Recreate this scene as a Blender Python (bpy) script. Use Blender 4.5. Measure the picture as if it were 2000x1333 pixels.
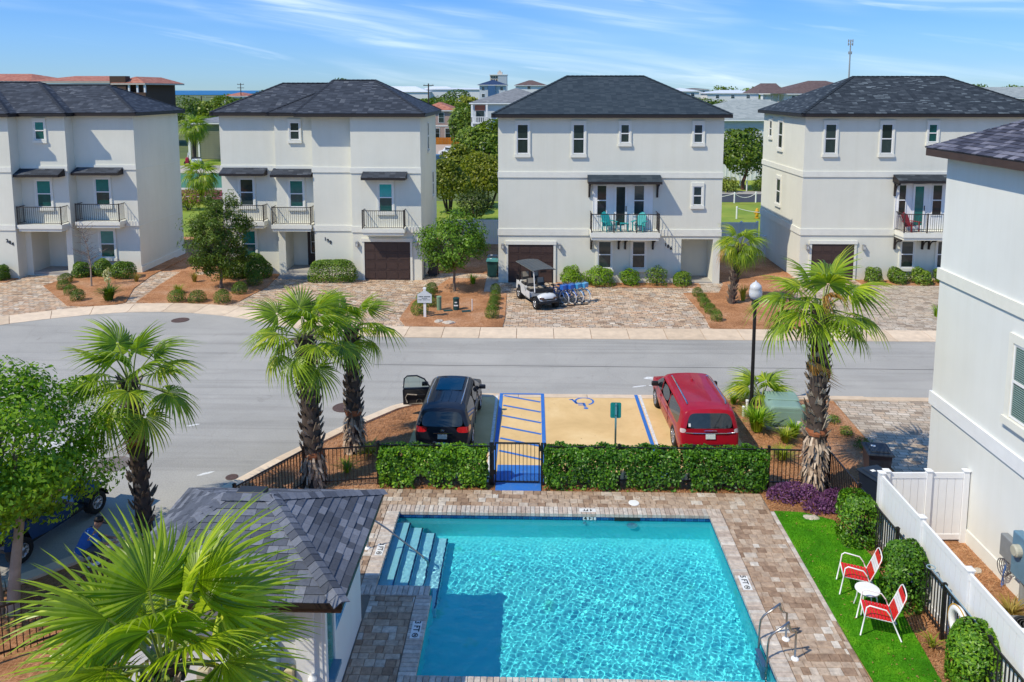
import bpy, bmesh, math, random
import numpy as np
from mathutils import Vector, Matrix, Euler
R = math.radians
PI = math.pi
for o in list(bpy.data.objects):
    bpy.data.objects.remove(o)
SC = bpy.context.scene
COL = SC.collection

# ------------------------------------------------------------------ camera, sky, sun, exposure
cam_d = bpy.data.cameras.new('camera')
cam = bpy.data.objects.new('camera', cam_d)
COL.objects.link(cam)
cam_d.sensor_width = 36.0
cam_d.lens = 27.9
cam_d.shift_y = -0.1497
cam_d.clip_start = 0.5
cam_d.clip_end = 60000
cam.location = (0, 0, 10.7)
cam.rotation_euler = (R(90 - 7), 0, R(1.5))
SC.camera = cam

SUN_EL, SUN_AZ = 50.3, 236.3          # the sun stands behind the viewer's left shoulder
W = bpy.data.worlds.new('World')
SC.world = W
W.use_nodes = True
def build_world():
    nt = W.node_tree
    nt.nodes.clear()
    N = nt.nodes.new; L = nt.links.new
    out = N('ShaderNodeOutputWorld'); bg = N('ShaderNodeBackground')
    L(bg.outputs[0], out.inputs[0])
    bg.inputs['Strength'].default_value = 0.15
    sky = N('ShaderNodeTexSky'); sky.sky_type = 'NISHITA'; sky.sun_disc = False
    sky.sun_elevation = R(SUN_EL); sky.sun_rotation = R(SUN_AZ)
    sky.air_density = 1.0; sky.dust_density = 0.0; sky.ozone_density = 3.0
    hs = N('ShaderNodeHueSaturation'); hs.inputs['Saturation'].default_value = SKY_SAT
    hs.inputs['Value'].default_value = 1.0; hs.inputs['Hue'].default_value = 0.5
    L(sky.outputs[0], hs.inputs['Color'])
    tn = N('ShaderNodeMix'); tn.data_type = 'RGBA'; tn.blend_type = 'MULTIPLY'; tn.inputs[0].default_value = 1.0
    gm = N('ShaderNodeGamma'); gm.inputs[1].default_value = 0.6; L(hs.outputs[0], gm.inputs[0])      # an evenly bright, sun-filled dome
    L(gm.outputs[0], tn.inputs[6]); tn.inputs[7].default_value = SKY_TINT      # a clear maritime blue, the same over the whole sky
    # thin streaks of high cloud, laid out over the sky by direction (azimuth, elevation)
    tc = N('ShaderNodeTexCoord'); sx = N('ShaderNodeSeparateXYZ'); L(tc.outputs['Generated'], sx.inputs[0])
    def M(op, a, b=None, c=None):
        n = N('ShaderNodeMath'); n.operation = op
        for i, v in enumerate((a, b, c)):
            if v is None: continue
            if isinstance(v, (int, float)): n.inputs[i].default_value = v
            else: L(v, n.inputs[i])
        return n.outputs[0]
    az = M('ARCTAN2', sx.outputs[0], sx.outputs[1])
    el = M('ARCSINE', sx.outputs[2])
    def streak(sa, se, tilt, seed, lo, hi, det=6, dist=0.6):
        cb = N('ShaderNodeCombineXYZ')
        L(M('ADD', M('MULTIPLY', az, sa), seed), cb.inputs[0])
        L(M('ADD', M('MULTIPLY', el, se), M('MULTIPLY', az, tilt)), cb.inputs[1])
        cb.inputs[2].default_value = seed * 1.7
        nz = N('ShaderNodeTexNoise'); nz.inputs['Scale'].default_value = 1.0
        nz.inputs['Detail'].default_value = det; nz.inputs['Roughness'].default_value = 0.55
        nz.inputs['Distortion'].default_value = dist
        L(cb.outputs[0], nz.inputs['Vector'])
        mr = N('ShaderNodeMapRange'); mr.interpolation_type = 'SMOOTHSTEP'
        mr.inputs['From Min'].default_value = lo; mr.inputs['From Max'].default_value = hi
        L(nz.outputs['Fac'], mr.inputs['Value'])
        return mr.outputs[0]
    big = streak(1.6, 11.0, 1.8, 6.3, 0.42, 0.66, 3, 0.3)
    fine = streak(4.5, 62.0, 7.0, 2.2, 0.38, 0.74, 8, 0.9)
    wisp = streak(2.6, 36.0, 5.5, 9.4, 0.58, 0.80, 7, 0.7)
    cl = M('MAXIMUM', M('MULTIPLY', big, M('ADD', M('MULTIPLY', fine, 0.75), 0.22)), M('MULTIPLY', wisp, 0.8))
    cl = M('MULTIPLY', cl, CLOUD_AMT)
    mx = N('ShaderNodeMix'); mx.data_type = 'RGBA'
    L(cl, mx.inputs[0]); L(tn.outputs[2], mx.inputs[6])
    mx.inputs[7].default_value = (5.2, 5.9, 6.6, 1)
    L(mx.outputs[2], bg.inputs['Color'])
CLOUD_AMT = 0.62
SKY_SAT = 1.5
SKY_TINT = (0.51, 0.84, 1.46, 1)
build_world()

sun_d = bpy.data.lights.new('sun', 'SUN')
sun_d.energy = 3.0; sun_d.angle = R(0.5); sun_d.color = (1.0, 0.915, 0.74)
sun = bpy.data.objects.new('sun', sun_d)
COL.objects.link(sun)
_sd = Vector((math.sin(R(SUN_AZ)) * math.cos(R(SUN_EL)), math.cos(R(SUN_AZ)) * math.cos(R(SUN_EL)), math.sin(R(SUN_EL))))
sun.rotation_euler = _sd.to_track_quat('Z', 'Y').to_euler()
sun.location = (-20, -20, 60)
SC.view_settings.view_transform = 'Standard'
SC.view_settings.look = 'None'
SC.view_settings.gamma = 1.0
SC.view_settings.use_curve_mapping = False
SC.view_settings.exposure = 0.55
SC.cycles.max_bounces = 8
SC.cycles.transparent_max_bounces = 24
SC.cycles.caustics_reflective = False
SC.cycles.caustics_refractive = False

# ------------------------------------------------------------------ helpers
def tag(o, label=None, cat=None, group=None, kind=None):
    if label: o['label'] = label
    if cat: o['category'] = cat
    if group: o['group'] = group
    if kind: o['kind'] = kind
    return o

def empty(name, loc, label=None, cat=None, rz=0.0, group=None):
    o = bpy.data.objects.new(name, None)
    o.empty_display_size = 0.2
    COL.objects.link(o)
    o.location = loc; o.rotation_euler = (0, 0, rz)
    return tag(o, label, cat, group)

def link(name, me, parent=None, loc=(0, 0, 0), rot=(0, 0, 0), scale=(1, 1, 1)):
    o = bpy.data.objects.new(name, me)
    COL.objects.link(o)
    if parent is not None: o.parent = parent
    o.location = loc; o.rotation_euler = rot; o.scale = scale
    return o

def copy_tree(o, parent=None, loc=None, rz=None, label=None, scale=None):
    c = o.copy(); COL.objects.link(c)
    if parent is not None: c.parent = parent
    if loc is not None: c.location = loc
    if rz is not None: c.rotation_euler = (c.rotation_euler[0], c.rotation_euler[1], rz)
    if scale is not None: c.scale = scale
    if label: c['label'] = label
    for ch in KIDS.get(o.name, ()) or [k for k in o.children]:
        copy_tree(ch, c)
    return c
KIDS = {}

class MB:
    """collects verts, faces, material slots and uvs and links them as one mesh object"""
    def __init__(s): s.v = []; s.f = []; s.m = []; s.uv = {}; s.cur = 0; s.M = None
    def vert(s, p):
        if s.M is not None: p = s.M @ Vector(p)
        s.v.append((p[0], p[1], p[2])); return len(s.v) - 1
    def face(s, idx, uv=None):
        s.f.append(tuple(idx)); s.m.append(s.cur)
        if uv: s.uv[len(s.f) - 1] = uv
    def poly(s, pts, uv=None): s.face([s.vert(p) for p in pts], uv)
    def box(s, x0, x1, y0, y1, z0, z1):
        i = [s.vert(p) for p in ((x0,y0,z0),(x1,y0,z0),(x1,y1,z0),(x0,y1,z0),(x0,y0,z1),(x1,y0,z1),(x1,y1,z1),(x0,y1,z1))]
        for q in ((0,3,2,1),(4,5,6,7),(0,1,5,4),(1,2,6,5),(2,3,7,6),(3,0,4,7)): s.face([i[k] for k in q])
    def cbox(s, c, d): s.box(c[0]-d[0]/2, c[0]+d[0]/2, c[1]-d[1]/2, c[1]+d[1]/2, c[2]-d[2]/2, c[2]+d[2]/2)
    def bbox(s, x0, x1, y0, y1, z0, z1, b=0.01):
        """box whose top edge is chamfered"""
        lo = [s.vert(p) for p in ((x0,y0,z0),(x1,y0,z0),(x1,y1,z0),(x0,y1,z0))]
        mi = [s.vert(p) for p in ((x0,y0,z1-b),(x1,y0,z1-b),(x1,y1,z1-b),(x0,y1,z1-b))]
        hi = [s.vert(p) for p in ((x0+b,y0+b,z1),(x1-b,y0+b,z1),(x1-b,y1-b,z1),(x0+b,y1-b,z1))]
        for k in range(4):
            j = (k + 1) % 4
            s.face((lo[k], lo[j], mi[j], mi[k])); s.face((mi[k], mi[j], hi[j], hi[k]))
        s.face(hi); s.face(lo[::-1])
    def prism(s, pts, z0, z1, bottom=True):
        n = len(pts)
        a = [s.vert((p[0], p[1], z0)) for p in pts]; b = [s.vert((p[0], p[1], z1)) for p in pts]
        s.face(b)
        if bottom: s.face(a[::-1])
        for k in range(n):
            j = (k + 1) % n; s.face((a[k], a[j], b[j], b[k]))
    def tube(s, pts, r, n=8, cap=True, closed=False):
        pts = [Vector(p) for p in pts]; m = len(pts); rings = []
        rr = r if isinstance(r, (list, tuple)) else [r] * m
        up = None
        for k in range(m):
            if closed: t = pts[(k + 1) % m] - pts[k - 1]
            else: t = pts[min(k + 1, m - 1)] - pts[max(k - 1, 0)]
            t.normalize()
            if up is None:
                up = Vector((0, 0, 1)) if abs(t.z) < 0.9 else Vector((1, 0, 0))
            sd = t.cross(up)
            if sd.length < 1e-5: sd = t.cross(Vector((0.3, 1, 0.2)))
            sd.normalize(); up2 = sd.cross(t).normalized(); up = up2
            rings.append([s.vert(pts[k] + (sd * math.cos(2*PI*i/n) + up2 * math.sin(2*PI*i/n)) * rr[k]) for i in range(n)])
        for k in range(m if closed else m - 1):
            A = rings[k]; B = rings[(k + 1) % m]
            for i in range(n):
                j = (i + 1) % n; s.face((A[i], A[j], B[j], B[i]))
        if cap and not closed: s.face(rings[0]); s.face(rings[-1][::-1])
    def lathe(s, prof, c=(0, 0, 0), n=16, axis='z'):
        """prof: (radius, height) pairs"""
        rings = []
        for (r, h) in prof:
            ring = []
            for i in range(n):
                a = 2*PI*i/n; x, y = r*math.cos(a), r*math.sin(a)
                p = (x, y, h) if axis == 'z' else ((h, x, y) if axis == 'x' else (x, h, y))
                ring.append(s.vert((c[0]+p[0], c[1]+p[1], c[2]+p[2])))
            rings.append(ring)
        for A, B in zip(rings, rings[1:]):
            for i in range(n):
                j = (i + 1) % n; s.face((A[i], A[j], B[j], B[i]))
        s.face(rings[0][::-1]); s.face(rings[-1])
    def ring(s, c, r, t, n=20, nt=6, axis='z', a0=0, a1=2*PI):
        pts = []
        full = abs(a1 - a0 - 2*PI) < 1e-4
        for i in range(n + (0 if full else 1)):
            a = a0 + (a1 - a0) * i / n; x, y = r*math.cos(a), r*math.sin(a)
            p = (x, y, 0) if axis == 'z' else ((0, x, y) if axis == 'x' else (x, 0, y))
            pts.append((c[0]+p[0], c[1]+p[1], c[2]+p[2]))
        s.tube(pts, t, nt, closed=full)
    def mesh(s, name, mat, smooth=False):
        me = bpy.data.meshes.new(name)
        me.from_pydata(s.v, [], s.f)
        for m in (mat if isinstance(mat, (list, tuple)) else [mat]): me.materials.append(m)
        if len(me.materials) > 1:
            me.polygons.foreach_set('material_index', s.m)
        if s.uv:
            ul = me.uv_layers.new(name='uv')
            for fi, uv in s.uv.items():
                ls = me.polygons[fi].loop_start
                for k, q in enumerate(uv): ul.data[ls + k].uv = q
        if smooth: me.polygons.foreach_set('use_smooth', [True] * len(me.polygons))
        me.update()
        return me
    def build(s, name, mat, parent=None, smooth=False, loc=(0, 0, 0), rot=(0, 0, 0), world=False, bevel=0):
        o = link(name, s.mesh(name, mat, smooth), parent, loc, rot)
        if world and parent is not None: o.location = -Vector(parent.location)
        if bevel:
            b = o.modifiers.new('bevel', 'BEVEL'); b.width = bevel; b.segments = 2; b.limit_method = 'ANGLE'; b.angle_limit = R(40)
        return o

def np_mesh(name, V, F, mat, smooth=False):
    """V (n,3), F (m,k) numpy arrays"""
    me = bpy.data.meshes.new(name)
    n, (m, k) = len(V), F.shape
    me.vertices.add(n); me.vertices.foreach_set('co', np.asarray(V, np.float32).ravel())
    me.loops.add(m * k); me.loops.foreach_set('vertex_index', np.asarray(F, np.int32).ravel())
    me.polygons.add(m); me.polygons.foreach_set('loop_start', np.arange(0, m * k, k, dtype=np.int32))
    if smooth: me.polygons.foreach_set('use_smooth', np.ones(m, bool))
    me.update(calc_edges=True)
    for mm in (mat if isinstance(mat, (list, tuple)) else [mat]): me.materials.append(mm)
    return me

def text_mesh(text, size, extrude, off, mat, name):
    cu = bpy.data.curves.new('tmp', 'FONT'); cu.body = text; cu.size = size; cu.extrude = extrude; cu.offset = off; cu.align_x = 'CENTER'; cu.align_y = 'CENTER'; cu.resolution_u = 3
    o = bpy.data.objects.new('tmp', cu); me = bpy.data.meshes.new_from_object(o); me.name = name; me.materials.clear(); me.materials.append(mat)
    bpy.data.objects.remove(o); bpy.data.curves.remove(cu); return me

# ------------------------------------------------------------------ materials
def mat_new(name):
    m = bpy.data.materials.new(name); m.use_nodes = True
    nt = m.node_tree; nt.nodes.clear()
    out = nt.nodes.new('ShaderNodeOutputMaterial')
    p = nt.nodes.new('ShaderNodeBsdfPrincipled')
    nt.links.new(p.outputs[0], out.inputs[0])
    return m, nt, p, out

def ramp(nt, stops, src=None, interp='LINEAR'):
    r = nt.nodes.new('ShaderNodeValToRGB'); e = r.color_ramp.elements; r.color_ramp.interpolation = interp
    while len(e) < len(stops): e.new(0.5)
    for k, (pos, c) in enumerate(stops):
        e[k].position = pos; e[k].color = (c[0], c[1], c[2], 1)
    if src is not None: nt.links.new(src, r.inputs[0])
    return r.outputs[0]

def noise(nt, scale, detail=4, rough=0.55, vec=None, dist=0.0):
    n = nt.nodes.new('ShaderNodeTexNoise')
    n.inputs['Scale'].default_value = scale; n.inputs['Detail'].default_value = detail
    n.inputs['Roughness'].default_value = rough; n.inputs['Distortion'].default_value = dist
    if vec is not None: nt.links.new(vec, n.inputs['Vector'])
    return n.outputs['Fac']

def coords(nt, kind='Object', scale=(1, 1, 1), rot=(0, 0, 0)):
    tc = nt.nodes.new('ShaderNodeTexCoord')
    mp = nt.nodes.new('ShaderNodeMapping'); mp.inputs['Scale'].default_value = scale; mp.inputs['Rotation'].default_value = rot
    nt.links.new(tc.outputs[kind], mp.inputs['Vector'])
    return mp.outputs[0]

def mixc(nt, fac, a, b, blend='MIX'):
    m = nt.nodes.new('ShaderNodeMix'); m.data_type = 'RGBA'; m.blend_type = blend
    for sock, v in ((0, fac), (6, a), (7, b)):
        if isinstance(v, (int, float)): m.inputs[sock].default_value = v
        elif isinstance(v, (tuple, list)): m.inputs[sock].default_value = (v[0], v[1], v[2], 1)
        else: nt.links.new(v, m.inputs[sock])
    return m.outputs[2]

def bump(nt, p, h, strength=0.3, dist=0.02):
    b = nt.nodes.new('ShaderNodeBump'); b.inputs['Strength'].default_value = strength; b.inputs['Distance'].default_value = dist
    nt.links.new(h, b.inputs['Height']); nt.links.new(b.outputs[0], p.inputs['Normal'])

def plain(name, c, rough=0.6, metal=0.0, var=0.12, scale=3.0, bmp=0.0, bscale=60, spec=0.4, coat=0.0):
    """one base colour with a little uneven tone and grain of its own"""
    m, nt, p, out = mat_new(name)
    v = coords(nt)
    n = noise(nt, scale, 5, 0.6, v)
    lo = tuple(x * (1 - var) for x in c); hi = tuple(min(1, x * (1 + var)) for x in c)
    nt.links.new(ramp(nt, ((0.3, lo), (0.7, hi)), n), p.inputs['Base Color'])
    p.inputs['Roughness'].default_value = rough; p.inputs['Metallic'].default_value = metal
    p.inputs['Specular IOR Level'].default_value = spec
    if coat: p.inputs['Coat Weight'].default_value = coat; p.inputs['Coat Roughness'].default_value = 0.04
    if bmp: bump(nt, p, noise(nt, bscale, 3, 0.6, v), bmp, 0.01)
    return m

def stucco_mat(name, c, wear=1.0):
    m, nt, p, out = mat_new(name)
    v = coords(nt)
    big = noise(nt, 0.35, 4, 0.6, v)
    vs = coords(nt, scale=(2.2, 2.2, 0.14))
    run = noise(nt, 1.0, 5, 0.65, vs)
    c0 = tuple(x * (1 - 0.09 * wear) for x in c)
    a = ramp(nt, ((0.3, c0), (0.7, c)), big)
    streak = ramp(nt, ((0.38, (0.93, 0.925, 0.90)), (0.55, (1, 1, 1))), run)
    nt.links.new(mixc(nt, 0.36 * wear, a, mixc(nt, 1.0, a, streak, 'MULTIPLY')), p.inputs['Base Color'])
    p.inputs['Roughness'].default_value = 0.85; p.inputs['Specular IOR Level'].default_value = 0.2
    bump(nt, p, noise(nt, 90, 3, 0.7, v), 0.25, 0.006)
    return m

def leaf_mat(name, stops, trans=0.35, rough=0.45, per_obj=False, spec=0.35, k=(1.55, 1.5, 0.8)):
    stops = tuple((p_, tuple(a * b for a, b in zip(c_, k))) for p_, c_ in stops)
    m, nt, p, out = mat_new(name)
    g = nt.nodes.new('ShaderNodeNewGeometry')
    src = g.outputs['Random Per Island']
    oi = nt.nodes.new('ShaderNodeObjectInfo')
    ad = nt.nodes.new('ShaderNodeMath'); ad.operation = 'MULTIPLY_ADD'
    nt.links.new(src, ad.inputs[0]); ad.inputs[1].default_value = 0.7
    ml = nt.nodes.new('ShaderNodeMath'); ml.operation = 'MULTIPLY'; ml.inputs[1].default_value = 0.3
    nt.links.new(oi.outputs['Random'], ml.inputs[0]); nt.links.new(ml.outputs[0], ad.inputs[2])
    c = ramp(nt, stops, ad.outputs[0])
    v = coords(nt)
    n2 = noise(nt, 2.2, 3, 0.5, v)
    c = mixc(nt, 0.55, c, mixc(nt, 1.0, c, ramp(nt, ((0.3, (0.62, 0.66, 0.6)), (0.7, (1.25, 1.2, 1.1))), n2), 'MULTIPLY'))
    nt.links.new(c, p.inputs['Base Color'])
    p.inputs['Roughness'].default_value = rough; p.inputs['Specular IOR Level'].default_value = spec
    if trans:
        t = nt.nodes.new('ShaderNodeBsdfTranslucent')
        nt.links.new(mixc(nt, 1.0, c, (1.25, 1.3, 0.55), 'MULTIPLY'), t.inputs['Color'])
        mx = nt.nodes.new('ShaderNodeMixShader'); mx.inputs[0].default_value = trans
        nt.links.new(p.outputs[0], mx.inputs[1]); nt.links.new(t.outputs[0], mx.inputs[2])
        nt.links.new(mx.outputs[0], out.inputs[0])
    return m

def shingle_mat(name, stops, cw=0.30, ch=0.14, uv=True, spots=None):
    m, nt, p, out = mat_new(name)
    v = coords(nt, 'UV' if uv else 'Object')
    b = nt.nodes.new('ShaderNodeTexBrick'); b.offset = 0.37; b.offset_frequency = 1; b.squash = 1.0
    b.inputs['Color1'].default_value = (0, 0, 0, 1); b.inputs['Color2'].default_value = (1, 1, 1, 1); b.inputs['Mortar'].default_value = (0.15, 0.15, 0.15, 1)
    b.inputs['Scale'].default_value = 1.0; b.inputs['Mortar Size'].default_value = 0.006; b.inputs['Mortar Smooth'].default_value = 0.2
    b.inputs['Brick Width'].default_value = cw; b.inputs['Row Height'].default_value = ch
    nt.links.new(v, b.inputs['Vector'])
    n = noise(nt, 0.9, 4, 0.6, v)
    f = nt.nodes.new('ShaderNodeMath'); f.operation = 'MULTIPLY_ADD'
    nt.links.new(n, f.inputs[0]); f.inputs[1].default_value = 0.35; 
    sep = nt.nodes.new('ShaderNodeMath'); sep.operation = 'MULTIPLY'; sep.inputs[1].default_value = 0.72
    nt.links.new(b.outputs['Color'], sep.inputs[0]); nt.links.new(sep.outputs[0], f.inputs[2])
    nt.links.new(ramp(nt, stops, f.outputs[0]), p.inputs['Base Color'])
    p.inputs['Roughness'].default_value = 0.82; p.inputs['Specular IOR Level'].default_value = 0.35
    bump(nt, p, b.outputs['Fac'], -0.5, 0.02)
    return m

def paver_mat(name, stops, cw, ch, mortar=(0.10, 0.085, 0.07), rot=0.0, joints=0.012):
    m, nt, p, out = mat_new(name)
    v = coords(nt, 'Object', rot=(0, 0, rot))
    b = nt.nodes.new('ShaderNodeTexBrick'); b.offset = 0.43; b.squash = 1.45; b.squash_frequency = 3
    b.inputs['Color1'].default_value = (0, 0, 0, 1); b.inputs['Color2'].default_value = (1, 1, 1, 1); b.inputs['Mortar'].default_value = (0, 0, 0, 1)
    b.inputs['Scale'].default_value = 1.0; b.inputs['Mortar Size'].default_value = joints; b.inputs['Mortar Smooth'].default_value = 0.1
    b.inputs['Brick Width'].default_value = cw; b.inputs['Row Height'].default_value = ch
    nt.links.new(v, b.inputs['Vector'])
    c = ramp(nt, stops, b.outputs['Color'])
    n = noise(nt, 1.1, 5, 0.6, v)
    c = mixc(nt, 0.8, c, mixc(nt, 1.0, c, ramp(nt, ((0.3, (0.72, 0.71, 0.70)), (0.7, (1.2, 1.18, 1.14))), n), 'MULTIPLY'))
    n2 = noise(nt, 14, 4, 0.6, v)
    c = mixc(nt, 0.6, c, mixc(nt, 1.0, c, ramp(nt, ((0.3, (0.7, 0.7, 0.7)), (0.7, (1.22, 1.2, 1.2))), n2), 'MULTIPLY'))
    nt.links.new(mixc(nt, b.outputs['Fac'], c, mortar), p.inputs['Base Color'])
    p.inputs['Roughness'].default_value = 0.85; p.inputs['Specular IOR Level'].default_value = 0.25
    bump(nt, p, b.outputs['Fac'], -0.6, 0.01)
    return m

def random_mat(name, stops, grain=14, rough=0.85, island=False, gr=0.5, spec=0.25, bmp=0.25):
    """a tone per piece: per object, or per loose piece of a joined mesh"""
    m, nt, p, out = mat_new(name)
    if island: src = nt.nodes.new('ShaderNodeNewGeometry').outputs['Random Per Island']
    else: src = nt.nodes.new('ShaderNodeObjectInfo').outputs['Random']
    c = ramp(nt, stops, src)
    tc = nt.nodes.new('ShaderNodeNewGeometry')
    mp = nt.nodes.new('ShaderNodeMapping'); nt.links.new(tc.outputs['Position'], mp.inputs['Vector'])
    n = noise(nt, grain, 5, 0.65, mp.outputs[0])
    c = mixc(nt, gr, c, mixc(nt, 1.0, c, ramp(nt, ((0.28, (0.62, 0.6, 0.6)), (0.72, (1.3, 1.28, 1.25))), n), 'MULTIPLY'))
    nt.links.new(c, p.inputs['Base Color'])
    p.inputs['Roughness'].default_value = rough; p.inputs['Specular IOR Level'].default_value = spec
    if bmp: bump(nt, p, noise(nt, grain * 6, 3, 0.6, mp.outputs[0]), bmp, 0.004)
    return m

def glass_mat(name, c, rough=0.06, streak=0.0):
    """opaque glossy window glass; uneven reflections are painted into its base colour"""
    m, nt, p, out = mat_new(name)
    v = coords(nt)
    n = noise(nt, 1.8, 4, 0.6, v, 0.8)
    oi = nt.nodes.new('ShaderNodeObjectInfo')
    a = nt.nodes.new('ShaderNodeMath'); a.operation = 'MULTIPLY_ADD'; a.inputs[1].default_value = 0.45; nt.links.new(oi.outputs['Random'], a.inputs[0])
    h = nt.nodes.new('ShaderNodeMath'); h.operation = 'MULTIPLY'; h.inputs[1].default_value = 0.6; nt.links.new(n, h.inputs[0]); nt.links.new(h.outputs[0], a.inputs[2])
    col = ramp(nt, ((0.2, tuple(x * 0.45 for x in c)), (0.45, c), (0.8, tuple(x * 1.7 + .01 for x in c))), a.outputs[0])  # painted reflection pattern
    nt.links.new(col, p.inputs['Base Color'])
    p.inputs['Roughness'].default_value = rough; p.inputs['Specular IOR Level'].default_value = 0.6
    return m

MT = {}
MT['stucco'] = stucco_mat('stucco', (0.755, 0.745, 0.65))
MT['stucco_grey'] = stucco_mat('stucco_grey', (0.76, 0.77, 0.735))
MT['trim'] = plain('trim_paint', (0.75, 0.74, 0.66), 0.7, var=0.04, bmp=0.1)
MT['white'] = plain('white_paint', (0.80, 0.80, 0.79), 0.45, var=0.03)
MT['vinyl'] = plain('white_vinyl', (0.80, 0.805, 0.81), 0.35, var=0.03)
MT['fascia'] = plain('dark_fascia', (0.022, 0.017, 0.016), 0.55, var=0.2)
MT['fascia_brown'] = plain('brown_fascia', (0.055, 0.032, 0.024), 0.5, var=0.2)
MT['roof'] = shingle_mat('roof_shingles', ((0.0, (0.014, 0.018, 0.026)), (0.45, (0.030, 0.037, 0.050)), (0.80, (0.050, 0.060, 0.078)), (0.97, (0.13, 0.14, 0.155))))
MT['roof_plain'] = shingle_mat('roof_shingles_blue', ((0.0, (0.014, 0.024, 0.034)), (0.5, (0.026, 0.040, 0.052)), (1.0, (0.046, 0.062, 0.075))))
MT['roof_dark'] = shingle_mat('roof_shingles_mottled', ((0.0, (0.012, 0.017, 0.022)), (0.5, (0.026, 0.034, 0.042)), (0.80, (0.046, 0.056, 0.066)), (0.90, (0.12, 0.145, 0.16)), (1.0, (0.19, 0.22, 0.24))))
MT['shingle'] = random_mat('shingle', ((0.0, (0.060, 0.068, 0.088)), (0.5, (0.105, 0.118, 0.150)), (1.0, (0.19, 0.205, 0.245))), grain=20, rough=0.85)
MT['shingle_far'] = random_mat('shingle_violet', ((0.0, (0.035, 0.036, 0.052)), (0.55, (0.075, 0.078, 0.108)), (1.0, (0.20, 0.20, 0.245))), grain=20, rough=0.8)
MT['ceil'] = plain('soffit', (0.5, 0.49, 0.46), 0.8, var=0.05)
MT['glass'] = glass_mat('window_glass', (0.022, 0.035, 0.036))
MT['glass_teal'] = glass_mat('window_glass_teal', (0.010, 0.15, 0.135))  # teal base colour stands in for reflections on sunlit panes
MT['glass_deep'] = glass_mat('window_glass_deep', (0.010, 0.075, 0.070))
MT['glass_pale'] = glass_mat('window_glass_pale', (0.012, 0.26, 0.25))
MT['garage'] = plain('garage_brown', (0.060, 0.036, 0.031), 0.5, var=0.1, bmp=0.1)
MT['iron'] = plain('black_iron', (0.012, 0.011, 0.011), 0.4, var=0.2, spec=0.5)
MT['bronze'] = plain('dark_bronze', (0.035, 0.028, 0.026), 0.45, var=0.2)
MT['door_black'] = plain('door_black', (0.018, 0.012, 0.013), 0.35, var=0.2)
MT['black'] = plain('black_plastic', (0.012, 0.012, 0.013), 0.5, var=0.2)
MT['rubber'] = plain('tyre_rubber', (0.018, 0.018, 0.018), 0.85, var=0.2)
MT['alloy'] = plain('alloy', (0.55, 0.55, 0.56), 0.3, metal=0.9, var=0.05)
MT['chrome'] = plain('chrome', (0.75, 0.76, 0.78), 0.12, metal=1.0, var=0.03)
MT['steel'] = plain('brushed_steel', (0.42, 0.38, 0.34), 0.28, metal=0.95, var=0.08)
MT['concrete'] = plain('concrete', (0.36, 0.34, 0.31), 0.85, var=0.15, bmp=0.2, scale=1.5)
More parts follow.
